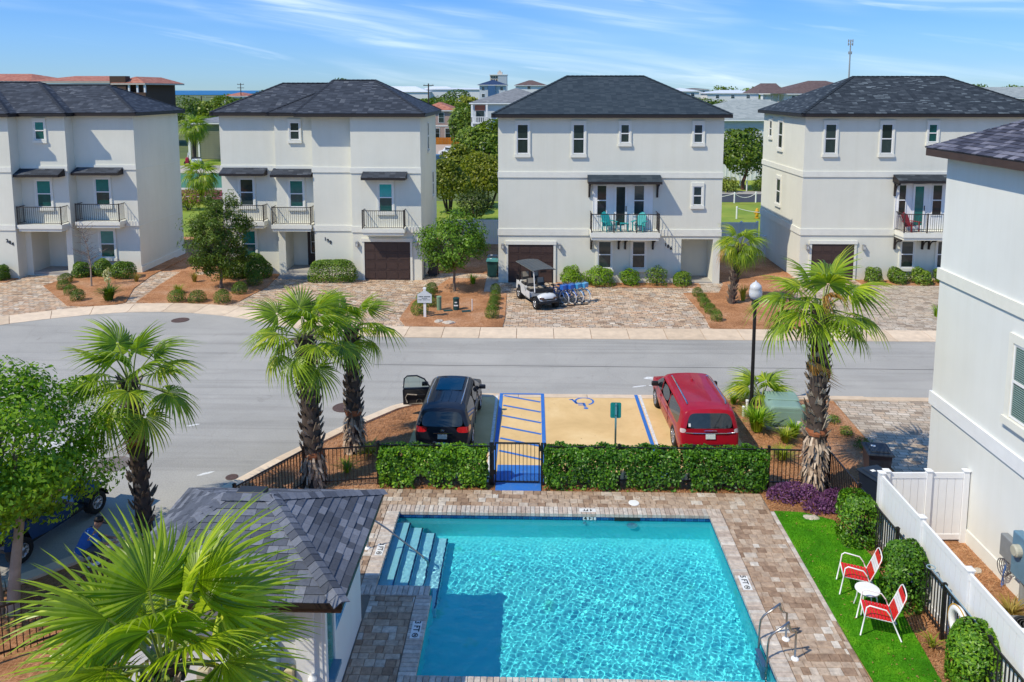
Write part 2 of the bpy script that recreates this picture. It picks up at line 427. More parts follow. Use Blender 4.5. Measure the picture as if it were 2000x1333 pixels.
# ------------------------------------------------------------------ the setting: ground, sea, road, kerbs, drives, beds
def ground_mats():
    m, nt, p, out = mat_new('far_ground')
    v = coords(nt)
    a = noise(nt, 0.012, 5, 0.6, v); b = noise(nt, 0.25, 4, 0.6, v)
    c = ramp(nt, ((0.3, (0.075, 0.11, 0.025)), (0.5, (0.11, 0.14, 0.035)), (0.7, (0.17, 0.155, 0.07))), a)
    nt.links.new(mixc(nt, 0.5, c, mixc(nt, 1.0, c, ramp(nt, ((0.3, (0.6, 0.65, 0.6)), (0.7, (1.3, 1.3, 1.2))), b), 'MULTIPLY')), p.inputs['Base Color'])
    p.inputs['Roughness'].default_value = 0.9
    MT['far_ground'] = m
    m, nt, p, out = mat_new('meadow')
    v = coords(nt)
    c = ramp(nt, ((0.3, (0.150, 0.239, 0.018)), (0.52, (0.232, 0.304, 0.026)), (0.75, (0.360, 0.341, 0.055))), noise(nt, 0.35, 6, 0.65, v))
    nt.links.new(c, p.inputs['Base Color']); p.inputs['Roughness'].default_value = 0.9
    bump(nt, p, noise(nt, 25, 4, 0.7, v), 0.5, 0.05)
    MT['meadow'] = m
    # pine straw: fallen needles, rusty brown
    m, nt, p, out = mat_new('pine_straw')
    v1 = coords(nt, scale=(3, 26, 3), rot=(0, 0, 0.5)); v2 = coords(nt, scale=(26, 3.5, 3), rot=(0, 0, 0.3)); v3 = coords(nt)
    n1 = noise(nt, 1.6, 6, 0.7, v1, 1.2); n2 = noise(nt, 1.5, 6, 0.7, v2, 1.2)
    mx = nt.nodes.new('ShaderNodeMath'); mx.operation = 'MAXIMUM'; nt.links.new(n1, mx.inputs[0]); nt.links.new(n2, mx.inputs[1])
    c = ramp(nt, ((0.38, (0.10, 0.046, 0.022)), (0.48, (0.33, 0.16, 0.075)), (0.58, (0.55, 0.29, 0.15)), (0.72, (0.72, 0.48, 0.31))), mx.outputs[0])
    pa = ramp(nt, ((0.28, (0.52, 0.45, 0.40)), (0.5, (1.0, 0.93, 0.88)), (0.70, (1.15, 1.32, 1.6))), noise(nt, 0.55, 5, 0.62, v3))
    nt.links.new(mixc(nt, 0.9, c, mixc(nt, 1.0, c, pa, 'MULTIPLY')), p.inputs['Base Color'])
    p.inputs['Roughness'].default_value = 0.95; p.inputs['Specular IOR Level'].default_value = 0.1
    bump(nt, p, mx.outputs[0], 0.8, 0.04)
    MT['straw'] = m
    # weathered asphalt with faint tyre arcs and patches
    m, nt, p, out = mat_new('asphalt')
    v = coords(nt)
    def mul(c, f, fac): return mixc(nt, fac, c, mixc(nt, 1.0, c, f, 'MULTIPLY'))
    c = ramp(nt, ((0.25, (0.32, 0.31, 0.285)), (0.5, (0.385, 0.37, 0.338)), (0.75, (0.45, 0.43, 0.39))), noise(nt, 0.22, 6, 0.62, v))
    for sc_, rot, lo in (((0.05, 1.1, 1), -0.10, .85), ((0.045, 0.9, 1), 0.16, .86)):      # worn wheel paths
        c = mul(c, ramp(nt, ((0.55, (1, 1, 1)), (0.62, (lo, lo, lo)), (0.68, (.98, .98, .98)), (0.73, (lo + .05,)*3), (0.78, (1, 1, 1)))), 1.0) if False else mul(c, ramp(nt, ((0.54, (1, 1, 1)), (0.63, (lo, lo, lo)), (0.72, (1, 1, 1))), noise(nt, 1.0, 4, 0.55, coords(nt, scale=sc_, rot=(0, 0, rot)), 0.35)), 0.9)
    c = mul(c, ramp(nt, ((0.3, (0.66, 0.66, 0.66)), (0.7, (1.26, 1.26, 1.26))), noise(nt, 26, 4, 0.85, v)), 0.75)
    c = mul(c, ramp(nt, ((0.60, (1, 1, 1)), (0.72, (0.74, 0.735, 0.73))), noise(nt, 1.1, 7, 0.78, v, 0.5)), 0.8)
    c = mul(c, ramp(nt, ((0.64, (1, 1, 1)), (0.70, (1.16, 1.16, 1.15))), noise(nt, 0.5, 7, 0.75, v, 0.8)), 1.0)
    vo = nt.nodes.new('ShaderNodeTexVoronoi'); vo.feature = 'DISTANCE_TO_EDGE'; vo.inputs['Scale'].default_value = 0.22
    wv = nt.nodes.new('ShaderNodeVectorMath'); wv.operation = 'ADD'; nz = nt.nodes.new('ShaderNodeTexNoise'); nz.inputs['Scale'].default_value = 0.9; nz.inputs['Detail'].default_value = 6
    nt.links.new(v, nz.inputs['Vector']); nt.links.new(v, wv.inputs[0]); nt.links.new(nz.outputs['Color'], wv.inputs[1]); nt.links.new(wv.outputs[0], vo.inputs['Vector'])
    c = mul(c, ramp(nt, ((0.0, (0.55, 0.55, 0.55)), (0.006, (0.72, 0.72, 0.72)), (0.012, (1, 1, 1))), vo.outputs['Distance']), 0.10)
    nt.links.new(c, p.inputs['Base Color'])
    p.inputs['Roughness'].default_value = 0.9; p.inputs['Specular IOR Level'].default_value = 0.25
    bump(nt, p, noise(nt, 120, 2, 0.7, v), 0.35, 0.01)
    MT['asphalt'] = m
    # kerb slabs: pale warm concrete, a tone per slab
    MT['kerb'] = random_mat('kerb_concrete', ((0.0, (0.607, 0.473, 0.336)), (1.0, (0.726, 0.586, 0.437))), grain=2.5, gr=0.4, bmp=0.15)
    m, nt, p, out = mat_new('parking_concrete')
    v = coords(nt)
    c = ramp(nt, ((0.25, (0.555, 0.362, 0.150)), (0.5, (0.690, 0.469, 0.210)), (0.75, (0.795, 0.582, 0.300))), noise(nt, 0.5, 6, 0.65, v, 0.3))
    st = ramp(nt, ((0.6, (1, 1, 1)), (0.75, (0.70, 0.66, 0.60))), noise(nt, 2.2, 6, 0.7, v, 0.6))
    nt.links.new(mixc(nt, 0.6, c, mixc(nt, 1.0, c, st, 'MULTIPLY')), p.inputs['Base Color'])
    p.inputs['Roughness'].default_value = 0.85
    bump(nt, p, noise(nt, 80, 2, 0.7, v), 0.2, 0.006)
    MT['pad'] = m
    m, nt, p, out = mat_new('blue_marking_paint')
    v = coords(nt)
    c = ramp(nt, ((0.32, (0.045, 0.17, 0.46)), (0.6, (0.018, 0.145, 0.52)), (0.78, (0.13, 0.26, 0.50))), noise(nt, 6, 6, 0.75, v))
    wr = ramp(nt, ((0.60, (0, 0, 0)), (0.70, (.75, .75, .75))), noise(nt, 3.3, 8, 0.8, v, 0.5))
    nt.links.new(mixc(nt, wr, c, (0.42, 0.36, 0.27)), p.inputs['Base Color']); p.inputs['Roughness'].default_value = 0.6
    MT['blue'] = m
    MT['white_mark'] = plain('white_marking_paint', (0.66, 0.66, 0.64), 0.7, var=0.25, scale=9)
    MT['drive'] = paver_mat('drive_pavers', ((0.0, (0.246, 0.170, 0.116)), (0.22, (0.580, 0.408, 0.275)), (0.42, (0.450, 0.388, 0.323)), (0.62, (0.667, 0.503, 0.348)), (0.8, (0.536, 0.347, 0.226)), (1.0, (0.725, 0.639, 0.525))), 0.27, 0.19, rot=0.02)
    MT['drive_far'] = paver_mat('drive_pavers_grey', ((0.0, (0.30, 0.235, 0.175)), (0.3, (0.47, 0.395, 0.31)), (0.6, (0.55, 0.48, 0.39)), (0.8, (0.53, 0.41, 0.30)), (1.0, (0.60, 0.54, 0.46))), 0.27, 0.19, rot=0.12, mortar=(0.2, 0.165, 0.13))
    PV = ((0.0, (0.24, 0.16, 0.11)), (0.2, (0.36, 0.255, 0.18)), (0.45, (0.44, 0.335, 0.25)), (0.65, (0.38, 0.29, 0.22)), (0.8, (0.47, 0.375, 0.29)), (0.92, (0.50, 0.44, 0.375)), (1.0, (0.60, 0.56, 0.50)))
    MT['paver'] = random_mat('pool_paver', PV, grain=9, gr=1.0)
    MT['paver_i'] = random_mat('pool_paver_joined', PV, grain=9, gr=1.0, island=True)
    MT['coping'] = random_mat('coping_stone', ((0.0, (0.40, 0.325, 0.275)), (0.45, (0.52, 0.45, 0.39)), (0.75, (0.47, 0.435, 0.395)), (1.0, (0.63, 0.58, 0.52))), grain=9, gr=0.9)
    MT['joint_sand'] = plain('joint_sand', (0.20, 0.16, 0.125), 0.95, var=0.2)
    m, nt, p, out = mat_new('sea')
    p.inputs['Base Color'].default_value = (0.010, 0.13, 0.30, 1); p.inputs['Roughness'].default_value = 0.5
    bump(nt, p, noise(nt, 0.03, 5, 0.6, coords(nt, scale=(0.3, 1, 1))), 0.4, 2.0)
    MT['sea'] = m
    m, nt, p, out = mat_new('turf')
    v = coords(nt)
    c = ramp(nt, ((0.3, (0.040, 0.19, 0.006)), (0.52, (0.088, 0.32, 0.008)), (0.75, (0.20, 0.45, 0.016))), noise(nt, 1.7, 5, 0.65, v))
    nt.links.new(c, p.inputs['Base Color']); p.inputs['Roughness'].default_value = 0.75; p.inputs['Specular IOR Level'].default_value = 0.15
    bump(nt, p, noise(nt, 70, 4, 0.75, v), 0.7, 0.03)
    MT['turf'] = m
    MT['blade'] = leaf_mat('turf_blades', ((0.0, (0.030, 0.15, 0.006)), (0.5, (0.060, 0.26, 0.008)), (1.0, (0.13, 0.36, 0.02))), 0.3, k=(1.3, 1.15, 0.9))
ground_mats()

def sheet(name, pts, z, mat, parent=None, kind='structure', thick=0.0):
    mb = MB()
    if thick: mb.prism(pts, z - thick, z, bottom=False)
    else: mb.poly([(p[0], p[1], z) for p in pts])
    o = mb.build(name, mat, parent)
    if parent is None: o['kind'] = kind
    return o

def grid_sheet(name, x0, x1, y0, y1, z, mat):
    return sheet(name, [(x0, y0), (x1, y0), (x1, y1), (x0, y1)], z, mat)

# the land: one sheet out to the horizon with the pool's excavation cut out of it
PX0, PX1, PY0, PY1 = -3.4, 4.53, 13.3, 19.05
def terrain():
    mb = MB()
    xs = [-9000, PX0 - .1, PX1 + .1, 16000]; ys = [-400, PY0 - .1, PY1 + .1, 30000]
    for i in range(3):
        for j in range(3):
            if i == 1 and j == 1: continue
            mb.poly([(xs[i], ys[j], -.05), (xs[i+1], ys[j], -.05), (xs[i+1], ys[j+1], -.05), (xs[i], ys[j+1], -.05)])
    o = mb.build('ground', MT['far_ground']); o['kind'] = 'structure'
    s = sheet('sea', [(-9000, 1700), (-640, 1700), (-9300, 30000), (-40000, 30000), (-40000, 1700)], 0.8, MT['sea'])
terrain()

def holed(name, x0, x1, y0, y1, hx0, hx1, hy0, hy1, z, mat):
    mb = MB(); xs = [x0, hx0, hx1, x1]; ys = [y0, hy0, hy1, y1]
    for i in range(3):
        for j in range(3):
            if i == 1 and j == 1: continue
            mb.poly([(xs[i], ys[j], z), (xs[i+1], ys[j], z), (xs[i+1], ys[j+1], z), (xs[i], ys[j+1], z)])
    o = mb.build(name, mat); o['kind'] = 'structure'; return o
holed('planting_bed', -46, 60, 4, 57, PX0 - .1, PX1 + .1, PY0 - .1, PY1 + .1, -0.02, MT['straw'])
grid_sheet('rear_lawn', -60, 60, 57, 75, -0.015, MT['meadow'])

# road: straight street that opens into a turning circle at its left end
FAR = [(60, 33.45), (-5.2, 33.40), (-6.6, 33.46), (-8.4, 33.75), (-10.2, 34.4), (-12.0, 35.3), (-13.6, 36.1), (-15.5, 36.8), (-17.6, 37.15), (-19.6, 37.0), (-21.6, 36.4), (-23.4, 35.45), (-25.2, 34.2), (-27, 32.6), (-29, 30), (-31, 26)]
NEAR = [(60, 27.05), (-3.7, 27.05), (-4.2, 26.5), (-5.0, 25.5), (-6.0, 24.2), (-7.0, 22.7), (-8.0, 20.9), (-8.9, 19.1), (-9.9, 17.5), (-11.0, 16.3), (-12.6, 15.2), (-14.6, 14.2), (-18, 13.2), (-24, 13.4), (-28, 16), (-30.5, 20), (-31.2, 24)]
def offset(path, d):
    out = []
    for k in range(len(path)):
        a = Vector(path[max(k-1, 0)]); b = Vector(path[min(k+1, len(path)-1)])
        t = (b - a).normalized(); out.append((path[k][0] - t.y * d, path[k][1] + t.x * d))
    return out
def resample(path, step):
    P = [Vector((p[0], p[1])) for p in path]; L = [0]
    for a, b in zip(P, P[1:]): L.append(L[-1] + (b - a).length)
    n = int(L[-1] / step); out = []
    for i in range(n + 1):
        s = i * L[-1] / n
        k = max(j for j in range(len(L)) if L[j] <= s + 1e-9); k = min(k, len(P) - 2)
        f = (s - L[k]) / (L[k+1] - L[k]); p = P[k].lerp(P[k+1], f); out.append((p.x, p.y))
    return out
road = sheet('road', FAR + NEAR[::-1], 0.0, MT['asphalt'])
# drives and paths of sand-set pavers fill the ground between the kerb and the houses
outer = offset(FAR, -1.45)
def drives():
    a = [(60, 34.85)] + [p for p in outer[1:]] + [(-46, 30), (-46, 45.6), (60, 45.6)]
    o = sheet('paver_drive', a, 0.010, MT['drive'])
drives()
def kerbs():
    root = empty('kerb', (0, 0, 0)); root['kind'] = 'structure'
    pts = resample(FAR[::-1], 1.64); off = offset(pts, 1.45)
    for k in range(len(pts) - 1):
        (ax, ay), (bx, by), (cx, cy), (dx, dy) = pts[k], pts[k+1], off[k+1], off[k]
        if max(ax, bx) < -29 or min(ax, bx) > 30: continue
        mb = MB(); g = 0.012
        def at(u, v, z):
            x = ((ax*(1-u)+bx*u)*(1-v) + (dx*(1-u)+cx*u)*v); y = ((ay*(1-u)+by*u)*(1-v) + (dy*(1-u)+cy*u)*v); return (x, y, z)
        u0, u1 = g / 1.64, 1 - g / 1.64
        prof = [(0.0, -0.02), (0.0, 0.018), (0.28, 0.006), (0.34, 0.012), (0.62, 0.055), (0.95, 0.06), (1.0, 0.055), (1.0, -0.02)]
        for (v0, z0), (v1, z1) in zip(prof, prof[1:]):
            mb.poly([at(u0, v0, z0), at(u1, v0, z0), at(u1, v1, z1), at(u0, v1, z1)])
        for u in (u0, u1): mb.poly([at(u, v, z) for v, z in prof])
        mb.build('kerb_slab', MT['kerb'], root)
    root2 = empty('kerb', (0, 0, 0)); root2['kind'] = 'structure'
    near = resample(NEAR[::-1], 2.4); off = offset(near, -0.32)
    for k in range(len(near) - 1):
        (ax, ay), (bx, by), (cx, cy), (dx, dy) = near[k], near[k+1], off[k+1], off[k]
        if min(ax, bx) > 26: continue
        t = Vector((bx - ax, by - ay)).normalized() * 0.008
        MBk = MB()
        flat = -3.4 < (ax + bx) / 2 < 6.2 or ax > 10
        MBk.prism([(ax + t.x, ay + t.y), (bx - t.x, by - t.y), (cx - t.x, cy - t.y), (dx + t.x, dy + t.y)], -0.02, 0.022 if flat else 0.05, bottom=False)
        MBk.build('kerb_slab', MT['kerb'], root2)
kerbs()
def cracks():
    # sealed paving seam along the street, two manhole covers, old white paint
    mb = MB(); xs = np.linspace(-6.2, 26, 60); rng = random.Random(3)
    pts = [(x, 29.95 + rng.uniform(-.012, .012)) for x in xs]
    for (x0, y0), (x1, y1) in zip(pts, pts[1:]): mb.poly([(x0, y0-.022, .004), (x1, y1-.022, .004), (x1, y1+.022, .004), (x0, y0+.022, .004)])
    o = mb.build('road_seam', plain('seam_tar', (0.115, 0.113, 0.11), 0.8)); o['kind'] = 'structure'
    mb = MB()
    for (cx, cy, rx, ry, s) in ((-10.9, 24.15, .20, .07, .5), (-9.15, 20.95, .24, .07, .6), (4.55, 28.75, .36, .17, 0), (3.9, 27.9, .3, .06, .3), (4.35, 28.0, .1, .05, 0)):
        n = 14; P = []
        for i in range(n):
            a = 2*PI*i/n; q = rng.uniform(.75, 1.1); x, y = rx*q*math.cos(a), ry*q*math.sin(a)
            P.append((cx + x*math.cos(s) - y*math.sin(s), cy + x*math.sin(s) + y*math.cos(s), .004))
        mb.poly(P)
    o = mb.build('road_paint_patch', MT['white_mark']); o['kind'] = 'structure'
    mb = MB()
    for (r0, a0, a1) in ((1.15, -0.35, 1.5),):
        for i in range(16):
            a, b = a0 + (a1-a0)*i/16, a0 + (a1-a0)*(i+1)/16
            mb.poly([(-9.3 + r*math.cos(t), 18.2 + r*math.sin(t), .056) for r, t in ((r0, a), (r0+.09, a), (r0+.09, b), (r0, b))])
    cm = plain('manhole_iron', (0.10, 0.062, 0.052), 0.7, var=0.25, scale=12)
    gm = plain('manhole_grey', (0.17, 0.145, 0.13), 0.8, var=0.2, scale=12)
    for (x, y, r, m, lab) in ((-16.49, 35.75, .40, cm, 'round rusty manhole cover in the road near the kerb of the turning circle'),
                         (-6.35, 25.7, .42, cm, 'dark round manhole cover in the road beside the palm trunk at the kerb'),
                         (-12.1, 21.4, .52, gm, 'wide pale manhole cover flush in the road by the leafy tree'),
                         (-8.35, 20.75, .17, cm, 'small round valve cover in the road near the kerb above the fence')):
        mb = MB(); mb.lathe([(r, 0.0), (r, 0.012), (r*.93, 0.014), (r*.9, 0.008), (r*.86, 0.011), (r*.3, 0.011), (r*.28, 0.014)], n=28)
        for k in range(8):
            a = PI*k/4; mb.cbox((r*.58*math.cos(a), r*.58*math.sin(a), .011), (.06, .06, .008))
        tag(mb.build('manhole_cover', m, loc=(x, y, 0.001)), lab, 'manhole cover')
cracks()

def beds():
    hs = 0.045
    B = [('front_bed', [(-26.9, 42.0), (-25.4, 40.4), (-23.2, 38.0), (-22.4, 37.95), (-21.0, 38.15), (-20.6, 38.7), (-21.6, 41.5), (-22.1, 44.6), (-22.2, 49.5), (-23.1, 49.5), (-23.05, 45.25), (-26.4, 45.2), (-26.6, 43.9)]),
         ('front_bed', [(-20.1, 38.75), (-18.5, 38.55), (-16.5, 38.15), (-15.5, 38.1), (-14.9, 39.1), (-14.5, 42.0), (-14.75, 45.1), (-18.6, 45.1), (-19.6, 44.6), (-20.4, 46.8), (-20.9, 46.8), (-20.6, 42.5)]),
         ('front_bed', [(-5.75, 34.95), (-1.35, 34.95), (-1.28, 36.6), (-1.35, 41.0), (-2.6, 41.3), (-2.65, 44.4), (-4.75, 44.3), (-5.3, 41.9), (-6.15, 39.2), (-6.25, 36.2)]),
         ('front_bed', [(1.35, 42.5), (9.2, 42.45), (9.25, 43.45), (1.35, 43.45)]),
         ('front_bed', [(8.0, 41.3), (8.2, 37.0), (8.05, 35.1), (8.3, 34.95), (12.4, 34.95), (13.0, 37.5), (13.8, 41.5), (14.9, 43.6), (14.9, 53), (10.6, 53), (10.6, 43.4), (9.9, 41.4)]),
         ('front_bed', [(18.3, 43.3), (26, 43.3), (26, 44.55), (18.3, 44.55)]),
         ('front_bed', [(-31.5, 42.7), (-29.45, 42.7), (-29.35, 43.65), (-31.5, 43.65)])]
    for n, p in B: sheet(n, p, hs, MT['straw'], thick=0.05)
beds()
# small concrete pads by the side gates
sheet('service_pad', [(-2.6, 41.35), (-1.95, 41.3), (-1.92, 45.2), (-2.6, 45.2)], 0.03, MT['concrete'], thick=.04)
sheet('porch_walk', [(9.35, 43.35), (10.2, 43.4), (10.2, 41.75), (9.0, 41.8)], 0.03, MT['drive_far'], thick=.03)
sheet('side_drive', [(10.2, 20.15), (17.5, 20.15), (17.5, 26.75), (10.45, 26.75)], 0.012, MT['drive_far'])
sheet('side_drive', [(14.0, 34.9), (40, 34.9), (40, 43.3), (14.9, 43.3)], 0.016, MT['drive_far'])

def parking():
    z = 0.016
    sheet('parking_pad', [(-3.75, 20.9), (6.42, 20.9), (6.42, 26.72), (-3.75, 26.72)], z, MT['pad'])
    sheet('parking_joint', [(-3.75, 22.98), (6.4, 22.98), (6.4, 23.01), (-3.75, 23.01)], z + .002, MT['joint_sand'])
    def strip(name, a, b, w, mat, dz=.004):
        a, b = Vector(a), Vector(b); t = (b - a).normalized() * 0; n = Vector((-(b-a).y, (b-a).x)).normalized() * w / 2
        return sheet(name, [(a.x-n.x, a.y-n.y), (b.x-n.x, b.y-n.y), (b.x+n.x, b.y+n.y), (a.x+n.x, a.y+n.y)], z + dz, mat)
    b = MT['blue']
    for x in (-1.08, 0.37): strip('blue_line', (x, 20.55), (x, 27.05), .115, b, .012)
    strip('blue_line', (-1.13, 27.0), (.42, 27.0), .10, b, .016)
    strip('blue_line', (3.66, 20.9), (3.66, 27.02), .115, b, .012)
    strip('white_line', (-1.23, 20.6), (-1.23, 26.9), .09, MT['white_mark'], .008)
    strip('white_line', (3.80, 20.9), (3.80, 27.0), .09, MT['white_mark'], .008)
    for k in range(6):
        y = 26.85 - k * .86
        strip('blue_stripe', (-.98, y), (.29, y - .55), .10, b, .008)
    sheet('blue_ramp', [(-.98, 20.15), (.25, 20.15), (.25, 21.62), (-.98, 21.62)], z + .018, b, thick=.02)
    # wheelchair emblem: drawn for a driver coming in from the street, so upside down from the pool
    mb = MB(); zz = z + .005; cx, cy, S = 1.78, 26.22, 0.62
    def P(x, y): return (cx - x * S, cy + .1 - y * S, zz)
    def bar(a, b, w=.11):
        a, b = Vector(a), Vector(b); n = Vector((-(b-a).y, (b-a).x)).normalized() * w / 2
        mb.poly([P(*(a-n)), P(*(b-n)), P(*(b+n)), P(*(a+n))])
    n = 28; a0, a1 = R(115), R(388)
    for i in range(n):
        a, c = a0 + (a1-a0)*i/n, a0 + (a1-a0)*(i+1)/n
        mb.poly([P(-.05 + r*math.cos(t), -.15 + r*math.sin(t)) for r, t in ((.44, a), (.55, a), (.55, c), (.44, c))])
    bar((-.05, .62), (.0, .1), .14); bar((.0, .15), (.42, .15), .13); bar((.40, .2), (.62, -.42), .12); bar((.58, -.42), (.78, -.34), .11); bar((-.03, .38), (.32, .38), .10)
    mb.poly([P(-.08 + .13*math.cos(2*PI*i/14), .82 + .13*math.sin(2*PI*i/14)) for i in range(14)])
    o = mb.build('wheelchair_emblem', b); o['kind'] = 'structure'
parking()

# ------------------------------------------------------------------ pool
def pool():
    ZF = -1.15
    out = [(PX0, PY1), (PX1, PY1), (PX1, PY0), (-2.15, PY0), (-2.15, 15.95), (PX0, 15.95)]   # clockwise from the far left
    m, nt, p, o_ = mat_new('pool_plaster')
    v = coords(nt)
    c = ramp(nt, ((0.3, (0.075, 0.73, 0.84)), (0.6, (0.10, 0.80, 0.87)), (0.8, (0.14, 0.84, 0.89))), noise(nt, 0.8, 5, 0.6, v))
    fl = ramp(nt, ((0.64, (1, 1, 1)), (0.72, (0.75, 0.92, 0.72))), noise(nt, 0.9, 3, 0.6, v))
    nt.links.new(mixc(nt, 1.0, c, fl, 'MULTIPLY'), p.inputs['Base Color']); p.inputs['Roughness'].default_value = 0.8
    root = empty('pool_basin', (0, 0, 0)); root['kind'] = 'structure'
    mb = MB()
    mb.poly([(x, y, ZF) for x, y in out[::-1]])
    for k in range(6):
        a, b = out[k], out[(k+1) % 6]
        mb.poly([(a[0], a[1], ZF), (b[0], b[1], ZF), (b[0], b[1], -.02), (a[0], a[1], -.02)])
    fl = mb.build('pool_shell', m, root)
    # steps: white plaster treads with a dark nosing
    st = plain('step_plaster', (0.34, 0.74, 0.85), 0.7, var=0.06)
    ns = plain('nosing_tile', (0.012, 0.06, 0.17), 0.3, var=0.2)
    for k in range(4):
        x0 = PX0 + .01; x1 = -3.05 + .32 * k; z = -.20 - .2 * k
        mb = MB(); mb.box(x0, x1, 15.96, PY1 - .22 - .06*k, ZF, z); o = mb.build('step', st, root)
        mb = MB(); mb.box(x1 - .035, x1 + .004, 15.97, PY1 - .22 - .06*k, z - .03, z + .003); mb.build('nosing', ns, o)
    # waterline tiles
    tm = random_mat('waterline_tile', ((0.0, (0.006, 0.045, 0.16)), (0.6, (0.010, 0.075, 0.24)), (1.0, (0.02, 0.12, 0.32))), grain=10, rough=0.15, spec=0.6, bmp=0)
    mb = MB(); mb.box(-.072, .072, -.012, 0, -.075, .075); tmesh = mb.mesh('tile', tm)
    def row(a, b, n_ang):
        a, b = Vector(a), Vector(b); L = (b - a).length; n = int(L / .152)
        for i in range(n):
            p = a.lerp(b, (i + .5) / n); link('tile', tmesh, root, (p.x, p.y, -.10), (0, 0, n_ang))
    row((PX0, PY1 - .001), (PX1, PY1 - .001), 0)
    row((PX0 + .001, PY1), (PX0 + .001, 15.95), PI/2)
    row((-2.149, 15.95), (-2.149, PY0), PI/2)
    row((PX1 - .001, PY0), (PX1 - .001, PY1), -PI/2)
    row((-3.4, 15.951), (-2.15, 15.951), PI)
    # skimmer mouth and wall light, return fitting
    mb = MB(); mb.box(2.1, 2.75, PY1 - .03, PY1 - .004, -.17, -.04); mb.build('skimmer_mouth', MT['black'], root)
    mb = MB(); mb.lathe([(.14, 0), (.13, .04), (.06, .07)], axis='y', n=18); o = mb.build('pool_light', MT['white'], root, loc=(2.55, PY1 - .012, -.42), rot=(0, 0, PI))
    mb = MB(); mb.lathe([(.05, 0), (.04, .03)], axis='y', n=12); mb.build('return_fitting', MT['white'], root, loc=(1.35, PY1 - .012, -.32), rot=(0, 0, PI))
    # coping
    rng = random.Random(11)
    def cope(a, b, inward, corner=False):
        a, b = Vector(a), Vector(b); L = (b - a).length; t = (b - a) / L; n = int(round(L / .118)); w = L / n
        for i in range(n):
            c = a + t * (i + .5) * w + Vector(inward) * .135
            mb = MB(); mb.bbox(-w/2 + .004, w/2 - .004, -.165, .165, -.05, .038 + rng.uniform(0, .004), .012)
            mb.build('coping_stone', MT['coping'], root, loc=(c.x, c.y, 0), rot=(0, 0, math.atan2(t.y, t.x)))
    cope((PX0 - .3, PY1), (PX1 + .3, PY1), (0, 1)); cope((PX1, PY0 - .3), (PX1, PY1 - .03), (1, 0))
    cope((PX0, 15.95), (PX0, PY1 - .03), (-1, 0)); cope((PX0 - .3, 15.95), (-2.18, 15.95), (0, -1))
    cope((-2.15, PY0), (-2.15, 15.65), (-1, 0)); cope((-2.45, PY0), (PX1 - .03, PY0), (0, -1))
    # depth markers, set flush in the coping and the far wall
    wm = plain('marker_tile', (0.72, 0.72, 0.70), 0.4, var=0.06, scale=9); ink = MT['black']
    def marker(text, x, y, w, d, rz, size, nodive=0, wall=False):
        r = (PI/2, 0, 0) if wall else (0, 0, rz)
        mb = MB(); mb.box(-w/2, w/2, -d/2, d/2, -.012, .003)
        z = -.095 if wall else .0435
        o = mb.build('depth_marker', wm, root, loc=(x, y, z), rot=r)
        link('lettering', text_mesh(text, size, .0008, .004, ink, 'lettering'), o, (-.10 if nodive else 0, 0, .0045))
        if nodive:
            mb = MB(); mb.ring((0, 0, 0), .055, .008, 16, 4); mb.tube([(-.04, .04, 0), (.04, -.04, 0)], .007, 4); mb.tube([(-.03, -.01, 0), (.0, .02, 0), (.03, .0, 0)], .008, 4)
            mb.build('no_diving_symbol', ink, o, loc=(w/2 - .085, 0, .005))
    marker('4 FT', 1.47, PY1 - .02, .33, .15, 0, .15, wall=True)
    marker('4 FT', 1.43, PY1 + .13, .42, .16, PI, .13)
    marker('5 FT', PX1 + .13, 16.25, .50, .2, -PI/2, .17, 1)
    marker('3 FT', -2.29, 14.55, .50, .19, -PI/2, .17, 1)
    marker('3 FT', -3.54, 17.3, .46, .18, -PI/2, .16, 1)
    marker('4 FT', 1.8, PY0 - .13, .42, .16, 0, .13)
    return out, m
POOL_OUT, _pm = pool()

